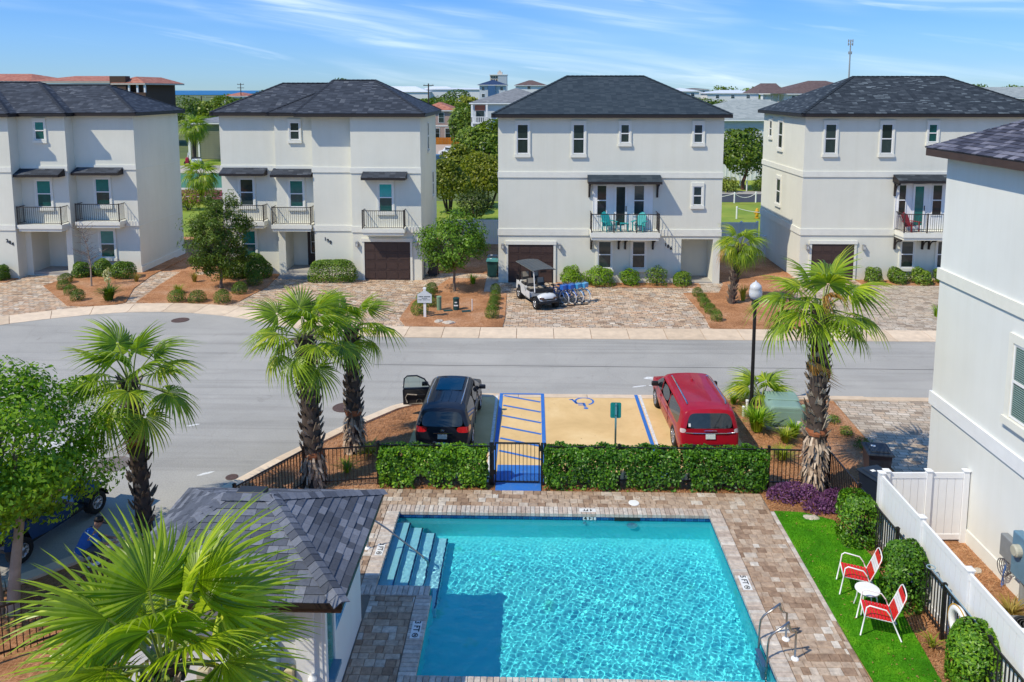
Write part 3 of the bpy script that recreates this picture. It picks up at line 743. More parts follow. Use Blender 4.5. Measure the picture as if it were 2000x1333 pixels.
def water():
    """rippled water surface: real refraction, and the sun focused by the ripples onto the pool floor"""
    m, nt, p, out = mat_new('pool_water')
    nt.nodes.remove(p)
    gl = nt.nodes.new('ShaderNodeBsdfGlass'); gl.inputs['Roughness'].default_value = 0.0; gl.inputs['IOR'].default_value = 1.33
    gl.inputs['Color'].default_value = (0.92, 0.99, 0.995, 1)
    nt.links.new(gl.outputs[0], out.inputs[0])
    st = 0.016
    xs = np.arange(PX0, PX1 + st*.5, (PX1 - PX0) / round((PX1 - PX0) / st)); ys = np.arange(PY0, PY1 + st*.5, (PY1 - PY0) / round((PY1 - PY0) / st))
    X, Y = np.meshgrid(xs, ys, indexing='ij'); Z = np.zeros_like(X); rng = np.random.default_rng(12)
    for k in range(40):
        a = rng.uniform(0, 2*PI); L = rng.choice([.065, .075, .085, .10, .12, .16, .4]); f = 2*PI / L
        Z += .00024 * (L / .085) ** 1.5 * np.sin(f*(X*np.cos(a) + Y*np.sin(a)) + rng.uniform(0, 6.28) + .6*np.sin(1.7*X + k) + .5*np.sin(1.3*Y + 2*k))
    calm = np.clip((PY1 - Y) / 1.6, .25, 1)
    Z *= calm * WAVE
    n0, n1 = X.shape; I = np.arange(n0*n1).reshape(n0, n1)
    F = np.stack([I[:-1, :-1], I[1:, :-1], I[1:, 1:], I[:-1, 1:]], -1).reshape(-1, 4)
    c = np.stack([(X[:-1, :-1] + X[1:, 1:])/2, (Y[:-1, :-1] + Y[1:, 1:])/2], -1).reshape(-1, 2)
    F = F[~((c[:, 0] < -2.15) & (c[:, 1] < 15.95))]
    o = link('pool_water', np_mesh('pool_water', np.c_[X.ravel(), Y.ravel(), (Z - .13).ravel()], F, m, True)); o['kind'] = 'structure'
    o.cycles.is_caustics_caster = True
    for q in bpy.data.objects:
        if q.parent and q.parent.name == 'pool_basin' and q.name.split('.')[0] in ('pool_shell', 'step'): q.cycles.is_caustics_receiver = True
    sun_d.cycles.is_caustics_light = True
    SC.cycles.caustics_refractive = True
WAVE = 0.38
water()

def deck():
    root = empty('pool_deck', (0, 0, 0)); root['kind'] = 'structure'
    RECTS = [(-4.9, 6.08, 19.36, 20.17), (4.84, 6.08, 11.4, 19.36), (-4.9, -3.71, 14.9, 19.36), (-3.42, -2.465, 11.4, 15.64), (-2.465, 4.84, 11.4, 12.99), (6.08, 6.19, 11.4, 15.05)]
    rng = random.Random(5); meshes = {}
    sizes = (.15, .2, .2, .25, .3)
    pcs = []
    y = 11.45
    while y < 20.15:
        h = rng.choice((.16, .205, .205, .205)); x = -4.9 - rng.uniform(0, .2)
        while x < 6.3:
            w = rng.choice(sizes)
            for (a, b, c, d) in RECTS:
                x0, x1, y0, y1 = max(a, x), min(b, x + w), max(c, y), min(d, y + h)
                if x1 - x0 > .035 and y1 - y0 > .035: pcs.append((round((x0+x1)/2, 4), round((y0+y1)/2, 4), round(x1-x0, 3), round(y1-y0, 3)))
            x += w
        y += h
    # sand bed under the joints
    hs = MT['joint_sand']
    for k, q in enumerate(((-4.9, -3.7, 14.9, 20.17), (-3.7, 6.1, 19.3, 20.17), (4.8, 6.2, 11.4, 19.3), (-3.7, -2.4, 11.4, 15.7), (-2.4, 4.8, 11.4, 13.2))):
        mb = MB(); mb.poly([(q[0], q[2], .012), (q[1], q[2], .012), (q[1], q[3], .012), (q[0], q[3], .012)]); mb.build('sand_joint', hs, root)
    def visible(p):
        x, y, w, h = p
        if y < 12.9: return False
        if y < 15.2 and x < -3.3: return False
        return not (y > 14.9 and x < -4.0)
    vis = sorted([p for p in pcs if visible(p)], key=lambda p: p[1])
    near, rest = vis[:300], vis[300:] + [p for p in pcs if not visible(p)]
    for (cx, cy, w, h) in near:
        key = (w, h)
        if key not in meshes:
            mb = MB(); mb.bbox(-w/2 + .004, w/2 - .004, -h/2 + .004, h/2 - .004, -.03, 0, .009); meshes[key] = mb.mesh('paver', MT['paver'])
        link('paver', meshes[key], root, (cx, cy, .035 + rng.uniform(-.003, .004)), (rng.uniform(-.008, .008), rng.uniform(-.008, .008), rng.uniform(-.012, .012)))
    mb = MB()
    for (cx, cy, w, h) in rest:
        z = .035 + rng.uniform(-.003, .004); mb.bbox(cx-w/2+.004, cx+w/2-.004, cy-h/2+.004, cy+h/2-.004, 0, z, .009)
    o = mb.build('paver_field', MT['paver_i'], root); o['kind'] = 'stuff'
    # edge restraint beside the turf
    for (x, y0, y1) in ((6.14, 15.05, 19.3),):
        yy = y0
        while yy < y1 - .1:
            mb = MB(); mb.bbox(-.05, .05, -.098, .098, -.03, .04, .01); mb.build('edging_stone', MT['coping'], root, loc=(x, yy + .1, 0)); yy += .2
deck()

# strip of straw under the hedge, the turf and the bed along the fence
sheet('lawn', [(6.2, 15.07), (6.26, 13.0), (6.3, 10), (7.42, 10), (7.46, 13.4), (7.6, 15.0), (7.85, 17.4), (7.55, 18.9), (6.9, 19.25), (6.2, 19.3)], 0.03, MT['turf'], thick=.05)
def blades(name, poly, n, z, mat, h, w, seed, kind='stuff', lean=.5):
    rng = np.random.default_rng(seed)
    P = np.array(poly); x0, y0 = P.min(0); x1, y1 = P.max(0)
    pts = rng.uniform((x0, y0), (x1, y1), (n * 3, 2))
    c = np.zeros(len(pts), bool); j = len(P) - 1
    for i in range(len(P)):
        cond = ((P[i, 1] > pts[:, 1]) != (P[j, 1] > pts[:, 1])) & (pts[:, 0] < (P[j, 0] - P[i, 0]) * (pts[:, 1] - P[i, 1]) / (P[j, 1] - P[i, 1] + 1e-12) + P[i, 0])
        c ^= cond; j = i
    pts = pts[c][:n]; n = len(pts)
    a = rng.uniform(0, 2*PI, n); hh = h * rng.uniform(.6, 1.2, n); ln = rng.uniform(0, lean, n) * hh; b = rng.uniform(0, 2*PI, n)
    V = np.zeros((n, 3, 3)); dx, dy = np.cos(a) * w / 2, np.sin(a) * w / 2
    V[:, 0] = np.c_[pts[:, 0] - dx, pts[:, 1] - dy, np.full(n, z)]; V[:, 1] = np.c_[pts[:, 0] + dx, pts[:, 1] + dy, np.full(n, z)]
    V[:, 2] = np.c_[pts[:, 0] + np.cos(b) * ln, pts[:, 1] + np.sin(b) * ln, z + hh]
    o = link(name, np_mesh(name, V.reshape(-1, 3), np.arange(n * 3).reshape(-1, 3), mat)); o['kind'] = kind
    return o
LAWN = [(6.2, 15.07), (6.26, 12.5), (7.42, 12.5), (7.46, 13.4), (7.6, 15.0), (7.85, 17.4), (7.55, 18.9), (6.9, 19.25), (6.2, 19.3)]
blades('turf_grass', LAWN, 34000, .028, MT['blade'], .035, .009, 2)
MT['needle'] = leaf_mat('loose_needles', ((0.0, (0.10, 0.045, 0.02)), (0.4, (0.27, 0.13, 0.06)), (0.75, (0.40, 0.22, 0.11)), (1.0, (0.50, 0.34, 0.21))), 0, k=(1.25, 1.15, 1.05))
def needles(name, poly, n, z, seed):
    rng = np.random.default_rng(seed)
    P = np.array(poly); x0, y0 = P.min(0); x1, y1 = P.max(0)
    pts = rng.uniform((x0, y0), (x1, y1), (n * 3, 2)); c = np.zeros(len(pts), bool); j = len(P) - 1
    for i in range(len(P)):
        c ^= ((P[i, 1] > pts[:, 1]) != (P[j, 1] > pts[:, 1])) & (pts[:, 0] < (P[j, 0] - P[i, 0]) * (pts[:, 1] - P[i, 1]) / (P[j, 1] - P[i, 1] + 1e-12) + P[i, 0]); j = i
    pts = pts[c][:n]; n = len(pts); a = rng.uniform(0, PI, n); L = rng.uniform(.06, .16, n); tz = rng.uniform(-.015, .03, n)
    d = np.c_[np.cos(a), np.sin(a)]; q = np.c_[-np.sin(a), np.cos(a)] * .004
    V = np.zeros((n, 4, 3)); zz = z + rng.uniform(.004, .03, n)
    for k, (s, t) in enumerate(((-1, -1), (1, -1), (1, 1), (-1, 1))):
        V[:, k, :2] = pts + d * (L * s / 2)[:, None] + q * t; V[:, k, 2] = zz + tz * s
    o = link(name, np_mesh(name, V.reshape(-1, 3), np.arange(n * 4).reshape(-1, 4), MT['needle'])); o['kind'] = 'stuff'
needles('straw_litter', [(7.42, 12.3), (8.2, 12.3), (8.05, 20.3), (6.2, 20.5), (6.1, 19.3), (6.9, 19.25), (7.55, 18.9), (7.85, 17.4), (7.6, 15), (7.46, 13.4)], 6500, -.02, 4)
needles('straw_litter', [(-4.0, 20.9), (-4.0, 26.4), (-6.6, 23.2), (-8.2, 20.2), (-7.4, 17.5), (-6.0, 18), (-4.2, 20.2)], 7000, -.02, 5)
needles('straw_litter', [(6.5, 20.9), (8.3, 20.6), (10.1, 19.5), (10.2, 23.5), (10.3, 26.5), (6.5, 26.6)], 7000, -.02, 6)
needles('straw_litter', [(8.4, 12.4), (10.3, 12.4), (10.3, 18), (8.4, 18)], 6000, -.02, 7)
needles('straw_litter', [(-4.1, 20.15), (6.2, 20.15), (6.2, 20.5), (-4.1, 20.5)], 2500, -.02, 8)

def litter():
    """fallen leaf bits blown over the deck, turf and drives"""
    rng = np.random.default_rng(31); n = 420
    P = np.c_[np.concatenate([rng.uniform(-3.8, 6.1, 120), rng.uniform(6.2, 7.6, 160), rng.uniform(-6, 9, 140)]), np.concatenate([rng.uniform(19.4, 20.15, 120), rng.uniform(13, 19.2, 160), rng.uniform(21, 33, 140)]), np.concatenate([np.full(120, .045), np.full(160, .06), np.full(140, .03)])]
    N = np.tile([0, 0, 1.], (n, 1)) + rng.normal(0, .25, (n, 3)); a = rng.uniform(0, 2*PI, n); t = np.c_[np.cos(a), np.sin(a), np.zeros(n)]; b = np.c_[-np.sin(a), np.cos(a), np.zeros(n)]; s = rng.uniform(.01, .028, n)[:, None]
    V = np.empty((n, 4, 3)); V[:, 0] = P - t*s; V[:, 1] = P + b*s*.5 + N*s*.2; V[:, 2] = P + t*s; V[:, 3] = P - b*s*.5 + N*s*.1
    o = link('leaf_litter', np_mesh('leaf_litter', V.reshape(-1, 3), np.arange(n*4).reshape(-1, 4), MT['needle'])); o['kind'] = 'stuff'
litter()
# ------------------------------------------------------------------ houses
_wc = {}
def window(root, x, y, z0, z1, w, rz=0.0, glass='glass', trim=True, sill=True, ox=0, oy=0, split=True, tw=.10):
    """double-hung window: x, y is the middle of its wall line, facing -Y before rz"""
    h = z1 - z0; key = (round(w, 2), round(h, 2), glass, trim, sill, split, tw)
    if key not in _wc:
        f = MB(); t = .05
        f.box(-w/2, -w/2 + t, -.035, 0, 0, h); f.box(w/2 - t, w/2, -.035, 0, 0, h)
        f.box(-w/2 + t, w/2 - t, -.035, 0, 0, t); f.box(-w/2 + t, w/2 - t, -.035, 0, h - t, h)
        if split: f.box(-w/2 + t, w/2 - t, -.045, 0, h/2 - .028, h/2 + .028)
        fm = f.mesh('window', MT['white'])
        pn = []
        for (a, b) in (((t, h/2 - .028), (h/2 + .028, h - t)) if split else ((t, h - t),)):
            p = MB(); p.box(-w/2 + t, w/2 - t, -.014, -.002, a, b); pn.append(p.mesh('pane', MT['glass_deep' if glass in ('glass_teal', 'glass_pale') and split and not pn else glass]))  # upper pane keeps the painted teal reflection, lower one a darker copy
        tm = sm = None
        if trim:
            q = MB(); T = .06
            q.box(-w/2 - tw, -w/2 - .002, -T, 0, -.02, h + .002); q.box(w/2 + .002, w/2 + tw, -T, 0, -.02, h + .002); q.box(-w/2 - tw, w/2 + tw, -T - .003, 0, h + .004, h + .2)
            tm = q.mesh('surround', MT['trim'])
        if sill:
            q = MB(); q.box(-w/2 - tw - .02, w/2 + tw + .02, -.11, 0, -.19, -.022); sm = q.mesh('sill', MT['trim'])
        _wc[key] = (fm, pn, tm, sm)
    fm, pn, tm, sm = _wc[key]
    o = link('window', fm, root, (x - ox, y - oy, z0), (0, 0, rz))
    for p in pn: link('pane', p, o)
    if tm: link('surround', tm, o)
    if sm: link('sill', sm, o)
    return o

def facade(mb, x0, x1, z0, z1, Y, holes=(), depth=.25):
    xs = sorted({x0, x1, *[h[0] for h in holes], *[h[1] for h in holes]}); zs = sorted({z0, z1, *[h[2] for h in holes], *[h[3] for h in holes]})
    for a, b in zip(xs, xs[1:]):
        for c, d in zip(zs, zs[1:]):
            cx, cz = (a+b)/2, (c+d)/2
            if any(h[0] < cx < h[1] and h[2] < cz < h[3] for h in holes): continue
            mb.poly([(a, Y, c), (b, Y, c), (b, Y, d), (a, Y, d)])
    for h in holes:
        a, b, c, d = h; D = Y + depth
        mb.poly([(a, Y, c), (a, D, c), (a, D, d), (a, Y, d)]); mb.poly([(b, Y, c), (b, Y, d), (b, D, d), (b, D, c)]); mb.poly([(a, Y, d), (a, D, d), (b, D, d), (b, Y, d)])

def hip_roof(root, x0, x1, y0, y1, ze, pitch, mat, fmat, th=.2, name='roof', ridge_r=None, ox=0, oy=0, gable_left=False, ridge=None):
    run = (y1 - y0) / 2; rz = ze + run * pitch; ym = (y0 + y1) / 2
    rx0, rx1 = (x0 if gable_left else x0 + run), x1 - run
    if ridge: rx0, rx1 = ridge
    k = math.hypot(1, pitch); mb = MB()
    def P(x, y, z): return (x - ox, y - oy, z)
    mb.poly([P(x0, y0, ze), P(x1, y0, ze), P(rx1, ym, rz), P(rx0, ym, rz)], [(x0, 0), (x1, 0), (rx1, run*k), (rx0, run*k)])
    mb.poly([P(x1, y1, ze), P(x0, y1, ze), P(rx0, ym, rz), P(rx1, ym, rz)], [(x1, 0), (x0, 0), (rx0, run*k), (rx1, run*k)])
    mb.poly([P(x1, y0, ze), P(x1, y1, ze), P(rx1, ym, rz)], [(y0, 0), (y1, 0), (ym, run*k)])
    if not gable_left: mb.poly([P(x0, y1, ze), P(x0, y0, ze), P(rx0, ym, rz)], [(y1, 0), (y0, 0), (ym, run*k)])
    o = mb.build(name, mat, root)
    mb = MB(); e = .02
    mb.box(x0-ox+e, x1-ox-e, y0-oy+e, y1-oy-e, ze - th, ze - .012); mb.build('fascia', fmat, o)
    cap = MB()      # ridge and hip caps
    def cp(a, b):
        a, b = Vector(a), Vector(b); n = max(2, int((b-a).length / .28)); u = (b-a)/n
        s = u.cross(Vector((0, 0, 1))).normalized() * .13
        for i in range(n):
            p, q = a + u*i + Vector((0, 0, .035)), a + u*(i+1.12) + Vector((0, 0, .02))
            cap.poly([p - s - Vector((0,0,.035)), q - s - Vector((0,0,.045)), q, p]); cap.poly([p, q, q + s - Vector((0,0,.045)), p + s - Vector((0,0,.035))])
    cp(P(x0, y0, ze), P(rx0, ym, rz)); cp(P(x1, y0, ze), P(rx1, ym, rz)); cp(P(x1, y1, ze), P(rx1, ym, rz)); cp(P(rx0, ym, rz), P(rx1, ym, rz))
    cap.build('ridge_cap', mat, o)
    return o, (rx0, rx1, ym, rz)

def awning(root, x0, x1, Y, z0, z1, ox, oy, mat, proj=.72):
    mb = MB(); a, b = x0-ox, x1-ox; yb, yf = Y-oy, Y-oy-proj; zf = z0 + .14
    mb.poly([(a, yf, zf), (b, yf, zf), (b, yb, z1), (a, yb, z1)], [(a, 0), (b, 0), (b, .8), (a, .8)])
    o = mb.build('awning', mat, root)
    f = MB(); f.cur = 0
    f.box(a + .01, b - .01, yf + .01, yf + .05, z0, zf - .006); 
    for x in (a + .01, b - .05):
        i = [f.vert(p) for p in ((x, yf + .052, z0), (x + .04, yf + .052, z0), (x + .04, yb, z0), (x, yb, z0), (x, yf + .052, zf - .012), (x + .04, yf + .052, zf - .012), (x + .04, yb, z1 - .02), (x, yb, z1 - .02))]
        for q in ((0,3,2,1),(4,5,6,7),(0,1,5,4),(1,2,6,5),(2,3,7,6),(3,0,4,7)): f.face([i[k] for k in q])
    f.box(a + .052, b - .052, yf + .052, yb, z0 + .01, z0 + .03)
    f.build('awning_fascia', MT['fascia'], o)
    return o

def balcony(root, x0, x1, Y, zs0, zs1, zr, ox, oy, proj=.75, posts=2):
    a, b = x0-ox, x1-ox; y1_, y0_ = Y-oy, Y-oy-proj
    mb = MB(); mb.box(a, b, y0_, y1_, zs0 + .16, zs1); mb.box(a + .06, b - .06, y0_ + .06, y1_, zs0, zs0 + .158)
    o = mb.build('balcony', MT['trim'], root)
    r = MB(); i = .05
    A, B, F = a + i, b - i, y0_ + i
    for x in np.linspace(A, B, posts): r.box(x - .025, x + .025, F - .025, F + .025, zs1, zr + .05)
    r.box(A + .026, B - .026, F - .015, F + .015, zr - .02, zr + .02); r.box(A + .026, B - .026, F - .012, F + .012, zs1 + .07, zs1 + .1)
    n = int((B - A) / .115)
    for k in range(1, n):
        x = A + (B - A) * k / n; r.box(x - .008, x + .008, F - .008, F + .008, zs1 + .1, zr - .02)
    for x in (A, B):
        r.box(x - .015, x + .015, F + .026, y1_ - .002, zr - .02, zr + .02); r.box(x - .012, x + .012, F + .026, y1_ - .002, zs1 + .07, zs1 + .1)
        m = int((y1_ - F) / .115)
        for k in range(1, m):
            y = F + (y1_ - F) * k / m; r.box(x - .008, x + .008, y - .008, y + .008, zs1 + .1, zr - .02)
    r.build('railing', MT['bronze'], o)
    return o

def garage(root, x0, x1, Y, z1, ox, oy):
    w = x1 - x0; rows = 4; h = (z1 - .02) / rows; cx = (x0 + x1) / 2 - ox
    mb = MB(); mb.box(-w/2, w/2, -.005, .0, 0, z1)
    door = mb.build('garage_door', MT['garage'], root, loc=(cx, Y - oy - .004, .02))
    p = MB(); p.box(-w/2, w/2, -.03, -.006, .006, h - .006)
    for k in range(4):
        a = -w/2 + w * k / 4 + .07; b = -w/2 + w * (k + 1) / 4 - .07
        p.box(a, b, -.048, -.031, .1, h - .1)
    pm = p.mesh('door_panel', MT['garage'])
    for k in range(rows): link('door_panel', pm, door, (0, 0, h * k))
    t = MB(); t.box(-w/2 - .13, -w/2 - .003, -.06, 0, 0, z1 + .02); t.box(w/2 + .003, w/2 + .13, -.06, 0, 0, z1 + .02); t.box(-w/2 - .16, w/2 + .16, -.09, 0, z1 + .022, z1 + .22)
    t.build('garage_surround', MT['trim'], root, loc=(cx, Y - oy - .004, .0))

def wall_lamp(root, x, Y, z, ox, oy):
    mb = MB(); mb.box(-.06, .06, -.02, 0, 0, .28); mb.box(-.075, .075, -.2, -.02, .23, .27); mb.box(-.075, .075, -.2, -.02, 0, .03)
    for a in (-.07, .056):
        for b in (-.196, -.045): mb.box(a, a + .014, b, b + .014, .03, .23)
    o = mb.build('wall_lamp', MT['alloy'], root, loc=(x - ox, Y - oy - .002, z))
    g = MB(); g.box(-.05, .05, -.178, -.05, .032, .228); g.build('lamp_glass', plain('lamp_glass', (.55, .57, .55), .2) if 'lampg' not in MT else MT['lampg'], o)

def digits(root, text, x, Y, z, ox, oy, dx=.15, dz=-.095, size=.27):
    for k, ch in enumerate(text):
        link('house_digit', text_mesh(ch, size, .012, .004, MT['black'], 'house_digit'), root, (x - ox + k*dx, Y - oy - .018, z + k*dz + .08), (PI/2, 0, 0))

def ledge(root, x0, x1, Y, z0, z1, ox, oy, p=.055):
    mb = MB(); mb.box(x0-ox, x1-ox, Y-oy-p, Y-oy, z0, z1); mb.build('ledge', MT['trim'], root)

def bracket(root, x, Y, z0, z1, ox, oy, proj=.55):
    mb = MB(); a = .05
    mb.box(x-ox-a, x-ox+a, Y-oy-.09, Y-oy, z0, z1); mb.box(x-ox-a, x-ox+a, Y-oy-proj, Y-oy-.092, z1-.1, z1)
    pts = [(Y-oy-.06 - (proj-.12)*math.sin(t)*1.0, z1 - .08 - (z1-z0-.12)*(1-math.sin(PI/2 - t))) for t in np.linspace(0, PI/2, 6)]
    pts = [(Y-oy-.09 - (proj-.16)*(1-math.cos(t)), z0 + .05 + (z1-z0-.15)*math.sin(t)) for t in np.linspace(0, PI/2, 6)]
    for (ya, za), (yb, zb) in zip(pts, pts[1:]):
        mb.tube([(x-ox, ya, za), (x-ox, yb, zb)], .045, 4)
    mb.build('bracket', MT['fascia'], root)

def glazed_door(root, x0, x1, Y, z0, z1, ox, oy, glass='glass', slab='white', name='balcony_door', clear=True):
    w = x1 - x0; h = z1 - z0; mb = MB(); s = .11 if clear else .22
    b = .2 if clear else .75
    mb.box(-w/2, -w/2 + s, -.05, 0, 0, h); mb.box(w/2 - s, w/2, -.05, 0, 0, h); mb.box(-w/2 + s, w/2 - s, -.05, 0, 0, b); mb.box(-w/2 + s, w/2 - s, -.05, 0, h - .13, h)
    o = mb.build(name, MT[slab], root, loc=((x0+x1)/2 - ox, Y - oy, z0))
    g = MB(); g.box(-w/2 + s, w/2 - s, -.02, -.004, b, h - .13); g.build('pane', MT[glass], o)
    k = MB(); k.tube([(w/2 - .05, -.05, h*.46), (w/2 - .05, -.10, h*.46)], .02, 8); k.box(w/2 - .075, w/2 - .025, -.064, -.051, h*.40, h*.52); k.build('handle', MT['bronze'], o)
    if not clear:
        f = MB(); t = .025; A, B, C, D = -w/2 + s - .03, w/2 - s + .03, b - .03, h - .1
        for q in ((A, A + t, C, D), (B - t, B, C, D), (A + t, B - t, C, C + t), (A + t, B - t, D - t, D), (A + t, B - t, (C+D)/2, (C+D)/2 + t)): f.box(q[0], q[1], -.062, -.051, q[2], q[3])
        f.build('glass_frame', MT['white'], o)
        gr = MB()
        for tt in (-.5, 0, .5): gr.tube([(tt*.1, -.03, b + .1), (tt*.35, -.03, b + .55), (tt*.2, -.03, h - .35), (tt*.3, -.03, h - .2)], .006, 4)
        gr.build('door_grille', MT['alloy'], o)
    return o

def french_bay(root, ox, oy, Y, l, d, r, panel, glass=('glass', 'glass', 'glass')):
    """white board-and-batten panel with a glazed door between two windows"""
    mb = MB(); mb.box(panel[0]-ox, panel[1]-ox, Y-oy-.03, Y-oy, panel[2], panel[3])
    x = panel[0]
    while x < panel[1] - .04:
        mb.box(x-ox, x-ox+.03, Y-oy-.045, Y-oy-.031, panel[2], panel[3]); x += .305
    mb.build('siding_panel', MT['white'], root)
    for (a, b), g in ((l, glass[0]), (r, glass[2])):
        window(root, (a+b)/2, Y - .035, panel[2] + .75, panel[3] - .1, b - a, glass=g, trim=False, sill=False, ox=ox, oy=oy)
    glazed_door(root, d[0], d[1], Y - .048, panel[2] + .02, panel[3] - .08, ox, oy, glass[1])

def shell(root, front, x1, yb, ze, ox, oy, mat='stucco', holes={}, depth=1.5, left_front=None):
    """front: list of (x0, x1, Y) facade sections from left to right; sides and back close the volume"""
    mb = MB(); T = []
    for k, (a, b, Y) in enumerate(front):
        facade(mb, a, b, -.05, ze, Y, holes.get(k, ()), .25)
        if k: mb.poly([(a, front[k-1][2], -.05), (a, Y, -.05), (a, Y, ze), (a, front[k-1][2], ze)])
    a0, Y0 = front[0][0], front[0][2]; Yn = front[-1][2]
    mb.poly([(a0, yb, -.05), (a0, Y0, -.05), (a0, Y0, ze), (a0, yb, ze)]); mb.poly([(x1, Yn, -.05), (x1, yb, -.05), (x1, yb, ze), (x1, Yn, ze)]); mb.poly([(x1, yb, -.05), (a0, yb, -.05), (a0, yb, ze), (x1, yb, ze)])
    mb.M = None
    mb.v = [(v[0]-ox, v[1]-oy, v[2]) for v in mb.v]
    return mb.build('wall', MT[mat], root)

def porch(root, hole, Y, depth, ox, oy, floor=.14):
    a, b, c, d = hole; mb = MB(); y0, y1 = Y + .25, Y + depth
    mb.poly([(a, y1, 0), (b, y1, 0), (b, y1, d), (a, y1, d)]); mb.poly([(a, y0, 0), (a, y1, 0), (a, y1, d), (a, y0, d)]); mb.poly([(b, y0, 0), (b, y0, d), (b, y1, d), (b, y1, 0)]); mb.poly([(a, y0, d), (a, y1, d), (b, y1, d), (b, y0, d)])
    mb.v = [(v[0]-ox, v[1]-oy, v[2]) for v in mb.v]
    mb.build('porch_wall', MT['stucco'], root)
    mb = MB(); mb.box(a-ox+.004, b-ox-.004, Y-oy+.02, y1-oy-.004, .0, floor); mb.build('porch_floor', MT['concrete'], root)

EZ = 9.38
def house_three():
    ox, oy = 4.2, 43.5; Y = 43.5
    r = empty('house', (ox, oy, 0), 'pale grey three storey stucco house numbered 186 with white cart at its garage', 'house', group='grey stucco houses along the street')
    H = (8.25, 10.0, 0.05, 2.52)
    shell(r, [(-1.9, 10.4, Y)], 10.4, 51.2, EZ, ox, oy, holes={0: [H]})
    porch(r, H, Y, 1.55, ox, oy, .1)
    for (x, z0, z1, w) in ((-.55, 7.24, 8.87, .64), (2.51, 7.24, 8.87, .64), (5.03, 7.85, 8.87, .5), (9.01, 7.85, 8.87, .5), (9.06, 4.42, 5.47, .5)): window(r, x, Y, z0, z1, w, ox=ox, oy=oy)
    for x in (4.02, 5.9): window(r, x, Y, .86, 2.40, .74, ox=ox, oy=oy)
    ledge(r, -1.93, 10.43, Y, 5.93, 6.24, ox, oy)
    ledge(r, -1.93, 3.12, Y, 2.70, 3.06, ox, oy); ledge(r, 6.90, 10.43, Y, 2.70, 3.06, ox, oy)
    for x, a, b in ((.72, 6.25, 9.3), (.70, 3.08, 5.92), (9.9, 3.08, 5.92)): mb = MB(); mb.box(x-ox-.008, x-ox+.008, Y-oy-.006, Y-oy, a, b); mb.build('control_joint', MT['trim'], r)
    awning(r, 3.0, 7.0, Y, 5.66, 6.12, ox, oy, MT['roof_plain'], .85)
    french_bay(r, ox, oy, Y, (3.52, 4.10), (4.5, 5.2), (5.55, 6.17), (3.33, 6.62, 3.06, 5.64))
    balcony(r, 3.14, 6.88, Y, 2.64, 3.05, 4.06, ox, oy, 1.15, 4)
    for x in (3.25, 4.78, 5.14, 6.67): bracket(r, x, Y, 1.94, 2.63, ox, oy, .8)
    for x in (3.12, 6.85): bracket(r, x, Y, 4.85, 5.65, ox, oy, .6)
    garage(r, -1.35, 1.17, Y, 2.16, ox, oy)
    wall_lamp(r, -1.66, Y, 1.95, ox, oy); wall_lamp(r, 1.5, Y, 1.95, ox, oy)
    digits(r, '186', 7.38, Y, 2.12, ox, oy)
    hip_roof(r, -2.28, 10.78, 43.08, 51.6, 9.42, .50, MT['roof_plain'], MT['fascia'], ox=ox, oy=oy)
house_three()

def house_four():
    ox, oy = 21.0, 44.6; Y = 44.5
    r = empty('house', (ox, oy, 0), 'pale grey stucco house behind the small palm with red chair on its balcony', 'house', group='grey stucco houses along the street')
    shell(r, [(15.1, 27.5, Y)], 27.5, 52.4, EZ, ox, oy)
    for (x, z0, z1, w, g) in ((16.52, 7.21, 8.86, .64, 'glass'), (19.6, 7.21, 8.86, .64, 'glass'), (22.1, 7.85, 8.86, .5, 'glass_teal')): window(r, x, Y, z0, z1, w, ox=ox, oy=oy, glass=g)
    for x in (21.1, 23.1): window(r, x, Y, .76, 2.30, .72, ox=ox, oy=oy)
    for (y, z0, z1, w) in ((50.8, 7.8, 8.8, .55), (48.75, 7.2, 8.82, .8), (48.75, 3.8, 5.32, .8)): window(r, 15.1, y, z0, z1, w, rz=-PI/2, ox=ox, oy=oy)
    ledge(r, 15.07, 27.5, Y, 5.9, 6.21, ox, oy); ledge(r, 15.07, 20.28, Y, 2.6, 2.96, ox, oy)
    for z0, z1 in ((5.9, 6.21), (2.6, 2.96)):
        mb = MB(); mb.box(15.045-ox, 15.1-ox, Y-oy+.002, 52.4-oy, z0, z1); mb.build('ledge', MT['trim'], r)
    awning(r, 20.05, 24.1, Y, 5.64, 6.08, ox, oy, MT['roof_dark'], .85)
    french_bay(r, ox, oy, Y, (20.4, 20.86), (21.2, 21.9), (22.26, 22.84), (20.25, 23.6, 2.98, 5.6), ('glass', 'glass_teal', 'glass'))
    balcony(r, 20.3, 24.1, Y, 2.52, 2.93, 3.97, ox, oy, 1.15, 4)
    for x in (20.36, 21.9, 22.27, 23.9): bracket(r, x, Y, 1.82, 2.51, ox, oy, .8)
    for x in (20.2, 23.95): bracket(r, x, Y, 4.85, 5.63, ox, oy, .6)
    garage(r, 15.76, 18.13, Y, 2.08, ox, oy)
    wall_lamp(r, 15.5, Y, 1.8, ox, oy); wall_lamp(r, 18.65, Y, 1.8, ox, oy)
    hip_roof(r, 14.75, 28.9, 44.1, 52.8, 9.44, .48, MT['roof_dark'], MT['fascia'], ox=ox, oy=oy)
house_four()

